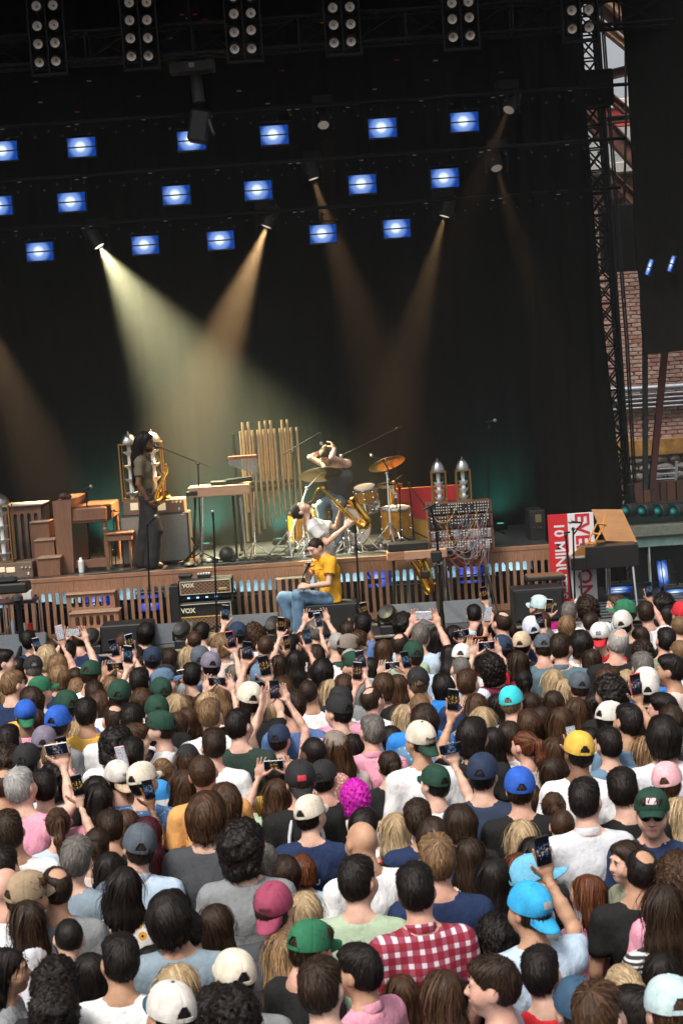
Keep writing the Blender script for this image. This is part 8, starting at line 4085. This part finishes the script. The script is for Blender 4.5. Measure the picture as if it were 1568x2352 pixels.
for e in people:
    e['desc'] = looks(e)
from collections import Counter
cnt = Counter(e['desc'] for e in people)
for e in people:
    e['uniq'] = cnt[e['desc']] == 1
LMK = []
for e in people:
    if e['uniq'] and not e.get('fill') and (e['cap'] or e['shirt'] not in ('bk', 'cg') or e['style'] in 'XPU' or e['hair'] in 'mrwa'):
        sh = SPECIAL[e['shirt']][0] if e['shirt'] in SPECIAL else SHIRTC[e['shirt']][0]
        LMK.append((e, (CAPC[e['cap']][0] + ' cap' if e['cap'] else HAIRC[e['hair']][0] + ' hair') + ' and ' + sh + ' top'))
lc = Counter(n for _, n in LMK)
LMK = [(e, n) for e, n in LMK if lc[n] == 1]
used = set()
for e in people:
    lab = e['desc']
    if not e['uniq']:
        short = lab.split(', arm')[0].split(', both')[0].split(', face')[0]
        for l, n in sorted(LMK, key=lambda q: math.hypot(q[0]['x'] - e['x'], q[0]['y'] - e['y'])):
            if l is e:
                continue
            dx, dy = e['x'] - l['x'], e['y'] - l['y']
            rel = ('right of ' if dx > 0 else 'left of ') if abs(dx) > abs(dy) else ('beyond ' if dy > 0 else 'nearer than ')
            lab = short + ', ' + rel + n
            if lab not in used and len(lab.split()) <= 16:
                break
    used.add(lab)
    e['label'] = lab
# ---- build
PRINTW = pm('tee_print_white', (.62, .61, .6), .8)


from mathutils.bvhtree import BVHTree
BVH = {}


def back_text(root, body, size, z, dy=0., x=0., mat=None):
    me = text_mesh(body, size, .0008, .002)
    sm = [c for c in root.children if c.name.startswith(('shirt', 'top'))][0].data
    if sm.name not in BVH:
        BVH[sm.name] = BVHTree.FromPolygons([v.co for v in sm.vertices], [tuple(q.vertices) for q in sm.polygons])
    for v in me.vertices:
        xx, zz, d_ = v.co.x + x, v.co.y + z, v.co.z
        h_ = BVH[sm.name].ray_cast(Vector((xx, -1, zz)), Vector((0, 1, 0)))[0]
        v.co = (xx, (h_.y if h_ is not None else -.13) - .0035 - d_, zz)
    me.materials.clear()
    me.materials.append(mat or PRINTW)
    return link('lettering', me, root)


phn = 0
PH = []
for e in people:
    skin = e['skin'] if e['skin'] is not None else rnd.choices([0, 1, 2, 3], [5, 4, 2, .6])[0]
    yaw = R(e['yaw']) if e['yaw'] is not None else R(rnd.uniform(-20, 20))
    ctx = None
    if e['txt']:
        cc = {'SOUTH\nSHORE': (.018, 'navy', (.02, .02, .05), .52), 'Poorgs': (.03, 'black', (.02, .02, .02), .34), 'COLD': (.022, 'navy', (.03, .04, .12), .5), 'MARSH': (.022, 'dark_maroon', (.1, .015, .03), .34)}[e['txt']]
        ctx = (e['txt'], *cc)
    r = make_person(e['x'], e['y'], yaw, e['sc'], e['sex'], e['pose'], e['style'], e['hair'], e['shirt'], skin, rnd, e['cap'], e['back'], e['brim'], e['patch'], ctx, e['face'], e['beard'], e['tank'], rnd.random() < .12, e['col'], e['sung'], rnd.randrange(2))
    if e['hair'] == 'm':
        for c_ in r.children:
            if c_.name.startswith('hair'):
                c_.scale = (.86, .86, .86)
    tag(r, e['label'], group='people in the crowd')
    if e['ptxt'] == 'MY':
        back_text(r, 'MY CHEM', .072, 1.30)
        back_text(r, '"LONG', .055, 1.235, x=.0)
        back_text(r, '10 BLA', .032, 1.19)
    if e['ptxt'] == 'DWN':
        back_text(r, 'D        WN', .1, 1.2)
        g = MB()
        for sx in (-1, 1):
            g.tube([(sx * .075, -.075, 1.455), (sx * .1, -.138, 1.37), (sx * .12, -.15, 1.15)], .011, 6)
        g.build('strap', pm('grey_white_strap', (.5, .52, .56), .7), r)
    if e['ptxt'] == 'HU':
        back_text(r, 'H   U', .05, 1.27)
        g = MB()
        g.prism([(.07 * math.cos(t * .262), 1.14 + .07 * math.sin(t * .262)) for t in range(24)], -.158, -.12)
        g.build('print_disc', PRINTW, r)
    if e['pose'] != 'D':
        PH.append((r, e))
bpy.context.view_layer.update()
for k, (r, e) in enumerate(PH):
    base = e['label'].replace('person with ', '').split(', arm')[0].split(', both')[0].split(', right of')[0].split(', left of')[0].split(', beyond')[0].split(', nearer')[0].replace(', ', ' and ')
    lab = 'phone held up by person with ' + base
    if lab in used:
        tail = re.search(r'(right of|left of|beyond|nearer than) .*', e['label'])
        lab = 'phone held by person with ' + (base.split(' and ')[0] + ', ' + tail.group(0) if tail else base)
    used.add(lab)
    make_phone(r.matrix_world, e['pose'], ' '.join(lab.split()[:16]), k, e['pose'] == 'R' and k % 5 == 3)
